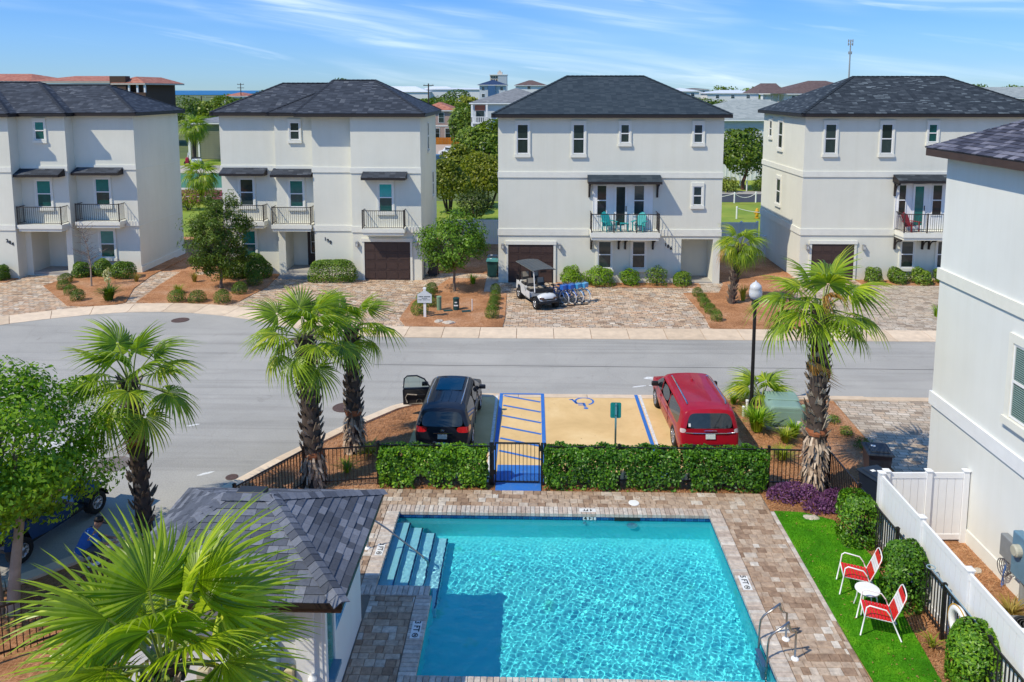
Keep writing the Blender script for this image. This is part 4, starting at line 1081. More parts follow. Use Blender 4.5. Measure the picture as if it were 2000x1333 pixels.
def house_two():
    ox, oy = -12.0, 44.5
    A, B, C, D = 45.2, 44.9, 44.3, 43.9
    r = empty('house', (ox, oy, 0), 'pale grey stepped stucco house numbered 198 with brown garage door behind the twin palms', 'house', group='grey stucco houses along the street')
    H = (-14.3, -12.52, .05, 2.62)
    shell(r, [(-18.0, -14.72, A), (-14.72, -12.42, B), (-12.42, -10.15, C), (-10.15, -6.25, D)], -6.25, 51.0, EZ, ox, oy, holes={1: [H]})
    porch(r, H, B, 1.5, ox, oy, .3)
    mb = MB(); mb.box(-14.5-ox, -12.5-ox, B-oy-.9, B-oy+.0, 0, .15); mb.build('porch_step', MT['concrete'], r)
    glazed_door(r, -13.42, -12.62, B + 1.45, .31, 2.5, ox, oy, 'glass', 'door_black', 'front_door', False)
    window(r, -16.55, A, 4.05, 5.62, .80, ox=ox, oy=oy); window(r, -16.53, A, 1.0, 2.6, .80, ox=ox, oy=oy, glass='glass_teal')
    window(r, -13.55, B, 7.9, 8.9, .56, ox=ox, oy=oy); window(r, -13.56, B, 4.02, 5.58, .80, ox=ox, oy=oy, glass='glass_teal')
    window(r, -8.23, D, 3.94, 5.53, .78, ox=ox, oy=oy, glass='glass_pale')
    for (a, b, Y) in ((-18.03, -14.7, A), (-14.7, -12.45, B), (-12.47, -10.12, C), (-10.2, -6.22, D)): ledge(r, a, b, Y, 6.10, 6.40, ox, oy, .05 + .001 * (Y - 43))
    ledge(r, -12.47, -10.12, C, 2.75, 3.07, ox, oy, .051); ledge(r, -10.2, -9.5, D, 2.75, 3.07, ox, oy, .053); ledge(r, -7.07, -6.22, D, 2.75, 3.07, ox, oy, .053)
    ledge(r, -18.03, -17.62, A, 2.75, 3.07, ox, oy)
    awning(r, -17.88, -15.3, A, 5.85, 6.30, ox, oy, MT['roof']); awning(r, -14.85, -12.5, B, 5.82, 6.27, ox, oy, MT['roof']); awning(r, -9.48, -7.0, D, 5.78, 6.22, ox, oy, MT['roof'])
    balcony(r, -17.6, -15.35, A, 2.84, 3.22, 4.16, ox, oy); balcony(r, -14.85, -12.55, B, 2.72, 3.1, 4.1, ox, oy); balcony(r, -9.48, -7.08, D, 2.70, 3.06, 4.08, ox, oy)
    garage(r, -9.49, -6.9, D, 2.2, ox, oy)
    wall_lamp(r, -9.9, D, 1.95, ox, oy); wall_lamp(r, -6.56, D, 1.95, ox, oy)
    digits(r, '198', -11.82, C, 2.2, ox, oy)
    for (y, z0, z1) in ((47.2, 7.2, 8.8), (49.2, 4.2, 5.7)): window(r, -6.25, y, z0, z1, .6, rz=PI/2, ox=ox, oy=oy, trim=False)
    hip_roof(r, -18.4, -8.6, 44.78, 51.3, 9.46, .515, MT['roof'], MT['fascia'], ox=ox, oy=oy)
    hip_roof(r, -15.1, -7.4, 44.5, 51.36, 9.45, .49, MT['roof'], MT['fascia'], ox=ox, oy=oy)
    hip_roof(r, -13.2, -5.88, 43.5, 51.4, 9.44, .475, MT['roof'], MT['fascia'], ox=ox, oy=oy, ridge=(-11.9, -9.35))
house_two()

def house_one():
    ox, oy = -28.0, 44.5
    A, B, C = 43.7, 44.5, 45.3
    r = empty('house', (ox, oy, 0), 'pale grey stepped stucco house numbered 204 beside the bare sapling', 'house', group='grey stucco houses along the street')
    H = (-29.0, -26.95, .05, 2.72)
    shell(r, [(-37, -29.35, A), (-29.35, -26.6, B), (-26.6, -23.05, C)], -23.05, 51.1, EZ, ox, oy, holes={1: [H]})
    porch(r, H, B, 1.6, ox, oy, .2)
    glazed_door(r, -27.75, -26.98, B + 1.55, .22, 2.5, ox, oy, 'glass', 'door_black', 'front_door', False)
    window(r, -28.05, B, 7.9, 8.95, .58, ox=ox, oy=oy, glass='glass_teal'); window(r, -28.05, B, 4.02, 5.58, .86, ox=ox, oy=oy, glass='glass_teal')
    window(r, -25.07, C, 4.03, 5.6, .86, ox=ox, oy=oy, glass='glass_teal'); window(r, -24.97, C, .92, 2.55, .86, ox=ox, oy=oy, glass='glass_teal')
    for (a, b, Y) in ((-37, -29.33, A), (-29.3, -26.58, B), (-26.55, -23.02, C)): ledge(r, a, b, Y, 6.12, 6.40, ox, oy, .05)
    ledge(r, -37, -29.33, A, 2.8, 3.1, ox, oy, .05); ledge(r, -23.8, -23.02, C, 2.8, 3.1, ox, oy, .05)
    for z in (2.8, 6.12): mb = MB(); mb.box(-23.05-ox, -23.03-ox, C-oy+.002, 51.1-oy, z, z + .025); mb.build('control_joint', MT['trim'], r)
    mb = MB(); mb.box(-23.05-ox, -22.99-ox, C-oy-.03, 51.1-oy, -.02, .38); mb.build('plinth', MT['trim'], r)
    awning(r, -29.55, -26.75, B, 5.82, 6.28, ox, oy, MT['roof']); awning(r, -26.5, -23.78, C, 5.85, 6.28, ox, oy, MT['roof'])
    balcony(r, -29.3, -26.7, B, 2.72, 3.1, 4.12, ox, oy); balcony(r, -26.4, -23.78, C, 2.80, 3.16, 4.18, ox, oy)
    digits(r, '204', -29.88, A, 2.12, ox, oy)
    hip_roof(r, -44, -29.0, 43.3, 51.45, 9.42, .48, MT['roof'], MT['fascia'], ox=ox, oy=oy)
    hip_roof(r, -38, -26.25, 44.1, 51.42, 9.43, .485, MT['roof'], MT['fascia'], ox=ox, oy=oy)
    hip_roof(r, -36, -22.65, 44.9, 51.4, 9.44, .49, MT['roof'], MT['fascia'], ox=ox, oy=oy)
house_one()

def shingle_facet(root, A, B, C, D, course=.145, tabs=(.18, .24, .3, .34), mat=None, rng=None, quota=[300], view=None, th=.014, name='shingle', smat=None):
    """lay courses of shingles over the facet A-B (eave) to D-C (ridge); the first ones are objects, the rest one joined part"""
    A, B, C, D = map(Vector, (A, B, C, D)); e = (B - A).normalized()
    nrm = (B - A).cross(D - A).normalized(); up = nrm.cross(e).normalized()
    if up.z < 0: up = -up
    if nrm.z < 0: nrm = -nrm
    Lh = (D - A).dot(up); n = int(round(Lh / course)); c = Lh / n
    rest = MB(); items = []
    for i in range(n):
        v0, v1 = i*c, (i+1)*c
        def ends(v):
            f = v / Lh
            return ((A.lerp(D, f) - A).dot(e), (B.lerp(C, f) - A).dot(e))
        (l0, r0), (l1, r1) = ends(v0), ends(v1); lo, hi = min(l0, l1), max(r0, r1)
        u = lo - rng.uniform(0, .3)
        while u < hi:
            w = rng.choice(tabs); a, b = u + .003, u + w - .003; u += w
            q = [(max(a, l0), v0), (min(b, r0), v0), (min(b, r1), v1 + .02), (max(a, l1), v1 + .02)]
            if q[1][0] - q[0][0] < .01 and q[2][0] - q[3][0] < .01: continue
            if q[1][0] < q[0][0]: q[1] = (q[0][0], v0)
            if q[2][0] < q[3][0]: q[2] = (q[3][0], v1 + .02)
            items.append(q)
    for q in items:
        k = rng.uniform(.6, 1.4)
        top = [A + e*x + up*v + nrm*((th*k + .006) if j < 2 else .004) for j, (x, v) in enumerate(q)]
        bot = [A + e*x + up*v - nrm*.004 for (x, v) in q]
        cen = sum(top, Vector()) / 4
        single = quota[0] > 0 and (view is None or view(cen))
        mb = MB() if single else rest
        if single: mb.M = Matrix.Translation(-cen)
        t = [mb.vert(p) for p in top]; b = [mb.vert(p) for p in bot]
        mb.face(t); mb.face((b[0], b[1], t[1], t[0])); mb.face((b[1], b[2], t[2], t[1])); mb.face((b[3], b[0], t[0], t[3]))
        if single: quota[0] -= 1; mb.build(name, mat, root, loc=cen)
    if rest.v:
        o = rest.build('shingle_field', smat, root); o['kind'] = 'stuff'

def near_house():
    ox, oy = 14.0, 14.0; X = 10.37; Yf = 20.05
    r = empty('house', (ox, oy, 0), 'tall white stucco house beside the pool garden with white vinyl side gate', 'house', group='grey stucco houses along the street')
    mb = MB()
    for p in ([(X, Yf, -.05), (X, 3, -.05), (X, 3, 9.2), (X, Yf, 9.2)], [(19, Yf, -.05), (X, Yf, -.05), (X, Yf, 9.2), (19, Yf, 9.2)], [(19, 3, -.05), (19, Yf, -.05), (19, Yf, 9.2), (19, 3, 9.2)], [(X, 3, -.05), (19, 3, -.05), (19, 3, 9.2), (X, 3, 9.2)]):
        mb.poly([(q[0]-ox, q[1]-oy, q[2]) for q in p])
    mb.build('wall', MT['stucco_grey'], r)
    for z0, z1 in ((2.63, 2.97), (5.93, 6.22)):
        mb = MB(); mb.box(X-.055-ox, 19-ox, 3-oy, Yf+.055-oy, z0, z1); mb.build('ledge', plain('trim_grey', (.76, .77, .775), .7, var=.04) if z0 < 3 else MT['trim'], r)
    mb = MB(); mb.box(X-.03-ox, X-ox, 3-oy, Yf-oy, -.02, .32); mb.build('plinth', MT['stucco_grey'], r)
    # window with blinds, mostly outside the frame
    w = window(r, X, 16.25, 3.68, 5.32, 1.0, rz=-PI/2, ox=ox, oy=oy, glass='glass', tw=.16)
    b = MB()
    for k in range(34): b.box(-.44, .44, -.026, -.0155, .06 + k*.047, .085 + k*.047)
    b.build('blind', plain('blind_slats', (.20, .30, .28), .6), w)
    window(r, X, 13.2, 3.68, 5.32, 1.0, rz=-PI/2, ox=ox, oy=oy, glass='glass', tw=.16)
    x0, y1, z = 9.97 - ox, 20.42 - oy, 9.26; y0 = 2.6 - oy; run = 4.7; p = .5
    mb = MB()
    mb.poly([(x0, y1, z), (x0, y0, z), (x0 + run, y0 + run, z + run*p), (x0 + run, y1 - run, z + run*p)])
    mb.poly([(x0 + 9.4, y1, z), (x0, y1, z), (x0 + run, y1 - run, z + run*p)])
    mb.poly([(x0 + 9.4, y0, z), (x0 + 9.4, y1, z), (x0 + run, y1 - run, z + run*p), (x0 + run, y0 + run, z + run*p)])
    mb.poly([(x0, y0, z), (x0 + 9.4, y0, z), (x0 + run, y0 + run, z + run*p)])
    roof = mb.build('roof', MT['joint_sand'], r); roof.data.materials[0] = plain('roof_felt', (.03, .03, .04), .9)
    f = MB(); f.box(x0 + .02, x0 + 9.38, y0 + .02, y1 - .02, z - .2, z - .012); f.build('fascia', MT['fascia_brown'], roof)
    rng = random.Random(21)
    si = random_mat('shingle_violet_joined', ((0.0, (0.035, 0.036, 0.052)), (0.55, (0.075, 0.078, 0.108)), (1.0, (0.20, 0.20, 0.245))), grain=20, rough=.8, island=True)
    shingle_facet(roof, (x0, y0 + 10.4, z), (x0, y1, z), (x0 + run, y1 - run, z + run*p), (x0 + run, y0 + 10.4, z + run*p), mat=MT['shingle_far'], smat=si, rng=rng, quota=[300], view=lambda c: c.y > 1.6 and c.x < x0 + 2.9)
    # meter box, conduit, cable coil on the side wall
    mb = MB(); mb.bbox(-.16, 0, -.22, .22, 0, .5, .02)
    m = tag(mb.build('cable_box', plain('grey_plastic', (.22, .235, .245), .6), loc=(X - .002, 16.28, .66), bevel=.01), 'grey cable box on the white side wall trailing coiled wires', 'utility box')
    co = MB()
    for k in range(4): co.ring((-.10 - .02*k, -.02 + .03*k, -.14 - .03*k), .15 + .012*k, .010, 18, 5, axis='x')
    co.build('cable_coil', plain('cable_grey', (.10, .10, .11), .5), m)
    co = MB(); co.tube([(-.08, .05, -.02), (-.13, .06, -.3), (-.12, .12, -.6), (-.2, .0, -.84), (-.34, -.05, -.85)], .012, 6); co.tube([(-.08, .0, -.02), (-.16, .02, -.35), (-.1, .09, -.62), (-.26, .06, -.84)], .012, 6); co.build('cable', plain('cable_blue', (.05, .12, .32), .5), m)
    mb = MB(); mb.bbox(-.20, 0, -.3, .3, 0, .95, .02)
    m = tag(mb.build('meter_cabinet', plain('meter_blue', (.115, .22, .31), .5), loc=(X - .002, 15.72, .55), bevel=.01), 'blue grey electric meter cabinet on the white side wall above a conduit', 'meter')
    co = MB(); co.tube([(-.1, 0, 0), (-.1, 0, -.64)], .065, 10); co.build('conduit', plain('conduit_grey', (.24, .25, .25), .6), m)
    co = MB(); co.lathe([(.13, 0), (.13, -.10), (.10, -.13)], (-.2, .05, .62), 16, 'x'); co.build('meter_dial', plain('meter_cream', (.42, .41, .33), .5), m)
near_house()

def pool_house():
    ox, oy = -5.3, 13.4
    r = empty('pool_house', (ox, oy, 0), 'small white pool house with grey shingled hip roof at the pool corner', 'pool house')
    x0, x1, y0, y1 = -6.85, -3.45, 11.98, 14.85
    mb = MB(); T = 2.48
    for p in ([(x0, y0), (x1, y0)], [(x1, y0), (x1, y1)], [(x1, y1), (x0, y1)], [(x0, y1), (x0, y0)]):
        (a, b), (c, d) = p; mb.poly([(a-ox, b-oy, -.03), (c-ox, d-oy, -.03), (c-ox, d-oy, T), (a-ox, b-oy, T)])
    wm = stucco_mat('stucco_white', (.77, .775, .775)); mb.build('wall', wm, r)
    # corner pilaster and dark serving window with its sill on the pool side
    mb = MB(); mb.box(x1 - .42 - ox, x1 - .12 - ox, y0 - .05 - oy, y0 - oy, 0, T); mb.build('pilaster', MT['white'], r)
    mb = MB(); mb.box(x1 - ox, x1 + .02 - ox, y0 + .14 - oy, y0 + .62 - oy, .9, T - .02); mb.build('serving_window', MT['glass_teal'], r)
    mb = MB(); mb.box(x1 - ox, x1 + .06 - ox, y0 + .02 - oy, y0 + .138 - oy, 0, T - .01); mb.box(x1 - ox, x1 + .05 - ox, y0 + .622 - oy, y0 + .72 - oy, 0, T - .01); mb.build('window_casing', MT['white'], r)
    mb = MB(); mb.box(x1 - ox, x1 + .16 - ox, y0 + .14 - oy, y0 + .62 - oy, .82, .898); mb.build('sill', plain('sill_blue', (.12, .25, .36), .4), r)
    # painted fish plaque on the side wall
    m, nt, p, o_ = mat_new('plaque_paint')
    v = coords(nt)
    c = ramp(nt, ((.3, (.012, .10, .32)), (.48, (.03, .24, .52)), (.58, (.10, .38, .62)), (.68, (.62, .74, .80))), noise(nt, 5.5, 4, .6, v, 1.4))
    nt.links.new(c, p.inputs['Base Color']); p.inputs['Roughness'].default_value = .4
    mb = MB(); mb.box(0, .03, -.42, .42, -.42, .42); mb.build('wall_plaque', m, r, loc=(x1 - ox + .002, 13.15 - oy, 1.72))
    ex0, ex1, ey0, ey1, ze, zr = -7.0, -3.0, 11.6, 15.18, 2.62, 3.45; ra, rb, ym = -5.55, -4.68, 13.39
    A, B, C, D = [(p[0]-ox, p[1]-oy, ze) for p in ((ex0, ey0), (ex1, ey0), (ex1, ey1), (ex0, ey1))]; E, F = (ra-ox, ym-oy, zr), (rb-ox, ym-oy, zr)
    mb = MB(); mb.poly([A, B, F, E]); mb.poly([B, C, F]); mb.poly([C, D, E, F]); mb.poly([D, A, E])
    roof = mb.build('roof', plain('roof_felt_near', (.035, .037, .045), .9), r)
    f = MB(); f.box(ex0-ox+.02, ex1-ox-.02, ey0-oy+.02, ey1-oy-.02, ze - .17, ze - .014); f.build('fascia', MT['fascia_brown'], roof)
    f = MB(); f.box(ex0-ox-.005, ex1-ox+.005, ey0-oy-.005, ey0-oy+.02, ze - .09, ze - .006); f.box(ex1-ox-.02, ex1-ox+.006, ey0-oy+.022, ey1-oy+.005, ze - .09, ze - .006); f.build('drip_edge', MT['fascia'], roof)
    rng = random.Random(8); si = random_mat('shingle_joined', ((0.0, (0.060, 0.068, 0.088)), (0.5, (0.105, 0.118, 0.150)), (1.0, (0.19, 0.205, 0.245))), grain=20, island=True)
    q = [300]
    shingle_facet(roof, A, B, F, E, mat=MT['shingle'], smat=si, rng=rng, quota=q, view=lambda c: c.x > -1.1)
    shingle_facet(roof, B, C, F, F, mat=MT['shingle'], smat=si, rng=rng, quota=q)
    shingle_facet(roof, C, D, E, F, mat=MT['shingle'], smat=si, rng=rng, quota=q)
    shingle_facet(roof, D, A, E, E, mat=MT['shingle'], smat=si, rng=rng, quota=[0])
    def caps(a, b):
        a, b = Vector(a), Vector(b); n = int((b-a).length / .15); u = (b-a)/n; s = u.cross(Vector((0, 0, 1))).normalized(); 
        for i in range(n):
            p = a + u*i + Vector((0, 0, .045)); q = a + u*(i+1.25) + Vector((0, 0, .030)); mb = MB(); d = Vector((0, 0, .058))
            mb.M = Matrix.Translation(-p); w = .145
            P = [p - s*w - d, q - s*w - d, q, p, q + s*w - d, p + s*w - d]; I = [mb.vert(x) for x in P]
            mb.face((I[0], I[1], I[2], I[3])); mb.face((I[3], I[2], I[4], I[5])); e = Vector((0, 0, -.014)); J = [mb.vert(x + e) for x in (P[0], P[3], P[5])]
            mb.face((I[0], I[3], J[1], J[0])); mb.face((I[3], I[5], J[2], J[1]))
            mb.build('hip_cap', MT['shingle'], roof, loc=p)
    caps(B, F); caps(C, F); caps(A, E); caps(E, F)
    # low ridge vent and plumbing stack
    mb = MB(); mb.bbox(-.26, .26, -.13, .13, 0, .09, .02); mb.build('roof_vent', plain('vent_black', (.03, .032, .036), .5), roof, loc=(-5.1-ox, ym + .18 - oy, zr - .06))
    mb = MB(); mb.lathe([(.12, 0), (.11, .025), (.05, .05), (.045, .07)], n=16); o = mb.build('stack_flashing', MT['white'], roof, loc=(-5.25-ox, 12.15-oy, 2.885))
    mb = MB(); mb.lathe([(.04, .0), (.04, .30), (.03, .30), (.03, .2)], n=14); mb.build('vent_stack', plain('stack_blue', (.06, .11, .16), .5), roof, loc=(-5.25-ox, 12.15-oy, 2.93))
    # service gear on the front wall
    y = y0 - .002
    mb = MB(); mb.bbox(-.18, .18, -.2, 0, 0, 1.0, .02); m = tag(mb.build('meter_box', plain('meter_box_blue', (.23, .36, .46), .45), loc=(-4.32, y, .72), bevel=.012), 'blue grey electric meter box on the front wall of the pool house', 'meter')
    mb = MB(); mb.lathe([(.095, 0), (.095, -.09), (.075, -.13)], (0, -.2, .62), 20, 'y'); mb.build('meter_dial', plain('dial_white', (.6, .6, .57), .3), m)
    mb = MB(); mb.box(-.17, .17, -.206, -.2, .44, .447); mb.lathe([(.03, .0), (.03, .05)], (.14, -.19, .38), 8); mb.build('box_seam', plain('seam_grey', (.12, .16, .2), .5), m)
    mb = MB(); mb.bbox(-.075, .075, -.14, 0, 0, .26, .03); tag(mb.build('junction_box', plain('box_beige', (.52, .44, .26), .6), loc=(-3.98, y, 1.02), bevel=.01), 'small beige junction box on the pool house wall beside the meter box', 'junction box')
    mb = MB(); mb.box(-.19, .19, -.03, 0, 0, .42); s = tag(mb.build('notice_sign', MT['white'], loc=(-3.83, y, .55)), 'white notice sign with blue heading low on the pool house wall', 'sign')
    mb = MB(); mb.box(-.13, .13, -.034, -.0305, .36, .39); mb.box(-.08, .1, -.034, -.0305, .325, .337); mb.build('heading_print', plain('print_blue', (.03, .16, .30), .5), s)
    mb = MB(); mb.lathe([(.06, 0), (.075, .1), (.03, .16), (.025, .2)], n=14); tag(mb.build('tap_cover', MT['white'], loc=(-3.60, y - .08, .98)), 'white capped tap cover on the wall beside the corner pilaster', 'tap cover')
    for (x, z, w, h, m_, lab) in ((-5.05, 1.05, .17, .24, plain('box_pale', (.40, .44, .46), .5), 'pale grey control box on the wall behind the palm fronds'), (-5.42, .9, .2, .3, plain('box_tan', (.45, .40, .27), .6), 'tan timer box low on the wall behind the palm fronds')):
        mb = MB(); mb.bbox(-w/2, w/2, -.11, 0, 0, h, .015); tag(mb.build('control_box', m_, loc=(x, y, z), bevel=.008), lab, 'control box')
pool_house()
# ------------------------------------------------------------------ plants
LM = MT
MT['hedge'] = leaf_mat('hedge_leaves', ((0.0, (0.020, 0.075, 0.010)), (0.4, (0.050, 0.145, 0.014)), (0.75, (0.115, 0.25, 0.018)), (1.0, (0.22, 0.36, 0.035))), 0.3, spec=.5)
MT['boxwood'] = leaf_mat('bush_leaves', ((0.0, (0.030, 0.085, 0.010)), (0.45, (0.085, 0.185, 0.016)), (1.0, (0.22, 0.34, 0.035))), 0.3)
MT['mound'] = leaf_mat('mound_leaves', ((0.0, (0.028, 0.062, 0.010)), (0.5, (0.080, 0.14, 0.014)), (1.0, (0.18, 0.255, 0.022))), 0.1, k=(1.25, 1.3, .8))
MT['azalea'] = leaf_mat('azalea_leaves', ((0.0, (0.030, 0.070, 0.018)), (0.5, (0.075, 0.15, 0.022)), (1.0, (0.19, 0.27, 0.05))), 0.25)
MT['myrtle'] = leaf_mat('myrtle_leaves', ((0.0, (0.035, 0.085, 0.010)), (0.4, (0.085, 0.19, 0.016)), (0.9, (0.19, 0.33, 0.028)), (1.0, (0.34, 0.27, 0.04))), 0.4)
MT['oak'] = leaf_mat('oak_leaves', ((0.0, (0.030, 0.060, 0.014)), (0.5, (0.075, 0.13, 0.022)), (1.0, (0.165, 0.23, 0.045))), 0.3)
MT['tree2'] = leaf_mat('young_tree_leaves', ((0.0, (0.035, 0.085, 0.014)), (0.5, (0.080, 0.17, 0.022)), (1.0, (0.18, 0.29, 0.05))), 0.3)
MT['farleaf'] = leaf_mat('far_tree_leaves', ((0.0, (0.030, 0.070, 0.014)), (0.5, (0.070, 0.125, 0.018)), (1.0, (0.17, 0.23, 0.03))), 0.25)
MT['farleaf_olive'] = leaf_mat('olive_tree_leaves', ((0.0, (0.050, 0.075, 0.014)), (0.5, (0.13, 0.165, 0.022)), (1.0, (0.25, 0.26, 0.04))), 0.3)
MT['farleaf_dark'] = leaf_mat('dark_shrub_leaves', ((0.0, (0.015, 0.028, 0.010)), (0.5, (0.035, 0.06, 0.014)), (1.0, (0.08, 0.12, 0.02))), 0.15)
MT['purple'] = leaf_mat('purple_leaves', ((0.0, (0.055, 0.018, 0.060)), (0.5, (0.15, 0.060, 0.165)), (1.0, (0.30, 0.155, 0.33))), 0.25, k=(1.15, 1, 1.1))
MT['tuft'] = leaf_mat('tuft_blades', ((0.0, (0.08, 0.13, 0.02)), (0.5, (0.20, 0.26, 0.035)), (1.0, (0.36, 0.33, 0.09))), 0.3)
MT['tuft_dry'] = leaf_mat('dry_tuft_blades', ((0.0, (0.20, 0.14, 0.04)), (0.5, (0.34, 0.26, 0.08)), (1.0, (0.30, 0.32, 0.07))), 0.3, k=(1.2, 1.15, 1))
MT['tuft_green'] = leaf_mat('fresh_tuft_blades', ((0.0, (0.05, 0.13, 0.014)), (0.5, (0.14, 0.27, 0.02)), (1.0, (0.30, 0.40, 0.05))), 0.35)
MT['palm'] = leaf_mat('palm_leaf', ((0.0, (0.050, 0.095, 0.012)), (0.35, (0.115, 0.195, 0.018)), (0.75, (0.22, 0.32, 0.028)), (1.0, (0.42, 0.43, 0.07))), 0.42, rough=.4, spec=.5)
MT['palm_bright'] = leaf_mat('bright_palm_leaf', ((0.0, (0.085, 0.145, 0.013)), (0.35, (0.19, 0.285, 0.02)), (0.75, (0.34, 0.44, 0.035)), (1.0, (0.55, 0.55, 0.12))), 0.45, rough=.35, spec=.6)
MT['palm_dead'] = leaf_mat('dead_palm_leaf', ((0.0, (0.22, 0.10, 0.03)), (0.5, (0.42, 0.22, 0.06)), (1.0, (0.52, 0.34, 0.13))), 0.25, k=(1.2, 1.1, 1))
MT['stalk'] = plain('palm_stalk', (0.20, 0.26, 0.05), .5, var=.25)
MT['boot'] = random_mat('leaf_base', ((0.0, (0.085, 0.062, 0.046)), (0.5, (0.24, 0.19, 0.145)), (1.0, (0.44, 0.375, 0.30))), grain=16, gr=.8)
MT['fibre'] = random_mat('trunk_fibre', ((0.0, (0.17, 0.11, 0.075)), (0.5, (0.38, 0.28, 0.20)), (1.0, (0.60, 0.49, 0.38))), grain=12, gr=.8, island=True)
MT['fibre_red'] = plain('red_fibre', (0.30, 0.105, 0.045), .9, var=.3, scale=6, bmp=.5, bscale=20)
MT['trunkp'] = plain('palm_trunk', (0.075, 0.055, 0.045), .95, var=.35, scale=6, bmp=.6, bscale=18)
MT['bark'] = plain('bark', (0.20, 0.155, 0.115), .9, var=.3, scale=4, bmp=.5, bscale=15)
MT['bark_pale'] = plain('pale_bark', (0.36, 0.285, 0.215), .8, var=.25, scale=3, bmp=.2, bscale=10)
MT['bark_dark'] = plain('dark_bark', (0.065, 0.05, 0.04), .9, var=.3, scale=4)

def leaf_quads(P, N, size, rng, asp=.5, spread=.9):
    """one bent diamond per leaf: P points, N facing"""
    n = len(P)
    N = N + rng.normal(0, spread * .5, (n, 3)); N /= np.linalg.norm(N, axis=1)[:, None] + 1e-9
    t = rng.normal(0, 1, (n, 3)); t -= (t * N).sum(1)[:, None] * N; t /= np.linalg.norm(t, axis=1)[:, None] + 1e-9
    b = np.cross(N, t); s = (size * rng.uniform(.65, 1.3, n))[:, None]
    V = np.empty((n, 4, 3)); V[:, 0] = P - t*s*.5; V[:, 1] = P + b*s*asp*.5 + N*s*.06; V[:, 2] = P + t*s*.5 - N*s*.12; V[:, 3] = P - b*s*asp*.5 + N*s*.06
    return V.reshape(-1, 3), np.arange(n*4).reshape(-1, 4)

def lumps(D, rng, k=9, amp=.22):
    """an uneven radius over directions D"""
    C = rng.normal(0, 1, (k, 3)); C /= np.linalg.norm(C, axis=1)[:, None]
    d = D @ C.T; return 1 + amp * (np.exp(-(1 - d) * 5).max(1) * 1.6 - .7)

def bush_mesh(name, rx, ry, rz, n, leaf, mat, seed, flat=.6, amp=.2, inner=.62, boxy=1.0):
    rng = np.random.default_rng(seed)
    D = rng.normal(0, 1, (n, 3)); D /= np.linalg.norm(D, axis=1)[:, None]
    D[:, 2] = np.where(D[:, 2] < (-.55 if flat else -.8), -D[:, 2], D[:, 2])
    r = lumps(D, rng, 12, amp) * (1 - (1 - inner) * rng.random(n) ** 2.2)
    q = np.abs(D) ** boxy; q = np.sign(D) * q; q /= (np.abs(q) ** (2 / boxy)).sum(1)[:, None] ** (boxy / 2) + 1e-9
    P = q * r[:, None] * np.array([rx, ry, rz]); P[:, 2] += rz * flat; P[:, 2] = np.maximum(P[:, 2], .01) if flat else P[:, 2]
    N = D * np.array([1/rx, 1/ry, 1/rz]); N /= np.linalg.norm(N, axis=1)[:, None]; N[:, 2] += .3
    V, F = leaf_quads(P, N, leaf, rng)
    return np_mesh(name, V, F, mat)

def twigs(root, rx, rz, seed, mat=None, n=7):
    rng = random.Random(seed); mb = MB()
    for k in range(n):
        a = 2*PI*k/n + rng.uniform(-.3, .3); q = rng.uniform(.3, .7)
        mb.tube([(0, 0, 0), (math.cos(a)*rx*q*.5, math.sin(a)*rx*q*.5, rz*.5), (math.cos(a)*rx*q, math.sin(a)*rx*q, rz*1.1)], [.022, .014, .006], 5, cap=False)
    mb.build('stem', mat or MT['bark'], root)

def bush(label, x, y, w, h, leaf=.07, dens=1.0, mat='azalea', seed=1, name='bush', cat='bush', group=None, d=None, amp=.22, boxy=1.0, z=.03):
    r = empty(name, (x, y, z), label, cat, group=group)
    rx = w/2; ry = (d or w)/2; rz = h/1.62
    area = 4*PI*((rx*ry)**1.6/3 + 2*(((rx+ry)/2*rz)**1.6)/3) ** (1/1.6)
    n = int(area / (leaf*leaf*.25) * 1.55 * dens)
    link('foliage', bush_mesh('foliage', rx, ry, rz, n, leaf, MT[mat], seed, amp=amp, boxy=boxy), r)
    twigs(r, rx, rz, seed)
    return r

# foundation shrubs
for (x, y, w, h, lab, s) in (
    (-25.95, 44.15, 1.12, .85, 'round green shrub under the balcony beside the porch column of house 204', 1), (-24.82, 44.4, 1.07, .95, 'round green shrub behind the yucca and below the teal window', 2), (-23.4, 43.9, 1.25, 1.02, 'largest round shrub at the right corner of house 204', 3),
    (-30.1, 43.2, 1.0, .85, 'round shrub at the edge of the photo below the number 204', 4), (-15.85, 44.3, 1.6, 1.3, 'tall leafy shrub between the wispy tree and the porch of house 198', 5), (-17.1, 44.2, 1.5, 1.15, 'dark shrub half hidden behind the wispy tree', 6)):
    bush(lab, x, y, w, h, .10, 1, 'azalea', s, 'shrub', 'shrub', 'foundation shrubs')
bush('wide glossy hedge shrub under the number 198 beside the garage', -11.25, 43.45, 2.5, 1.36, .10, 1, 'azalea', 7, 'shrub', 'shrub', 'foundation shrubs', d=1.1, boxy=.8)
for (x, w, h, lab, s, dn) in ((2.15, 1.15, .95, 'bushy yellow green shrub nearest the cart by the wall of house 186', 8, .8), (3.68, 1.5, .95, 'wide loose shrub below the first ground window of house 186', 9, .7), (5.36, 1.05, .8, 'low shrub between the two ground windows of house 186', 10, .65), (6.85, 1.1, .95, 'sparse reddish shrub beyond the second ground window of house 186', 11, .4), (8.15, 1.1, .9, 'full shrub beside the open porch of house 186', 12, .7)):
    bush(lab, x, 43.0, w, h, .10, dn, 'boxwood' if s < 11 else 'azalea', s, 'shrub', 'shrub', 'foundation shrubs', amp=.4)
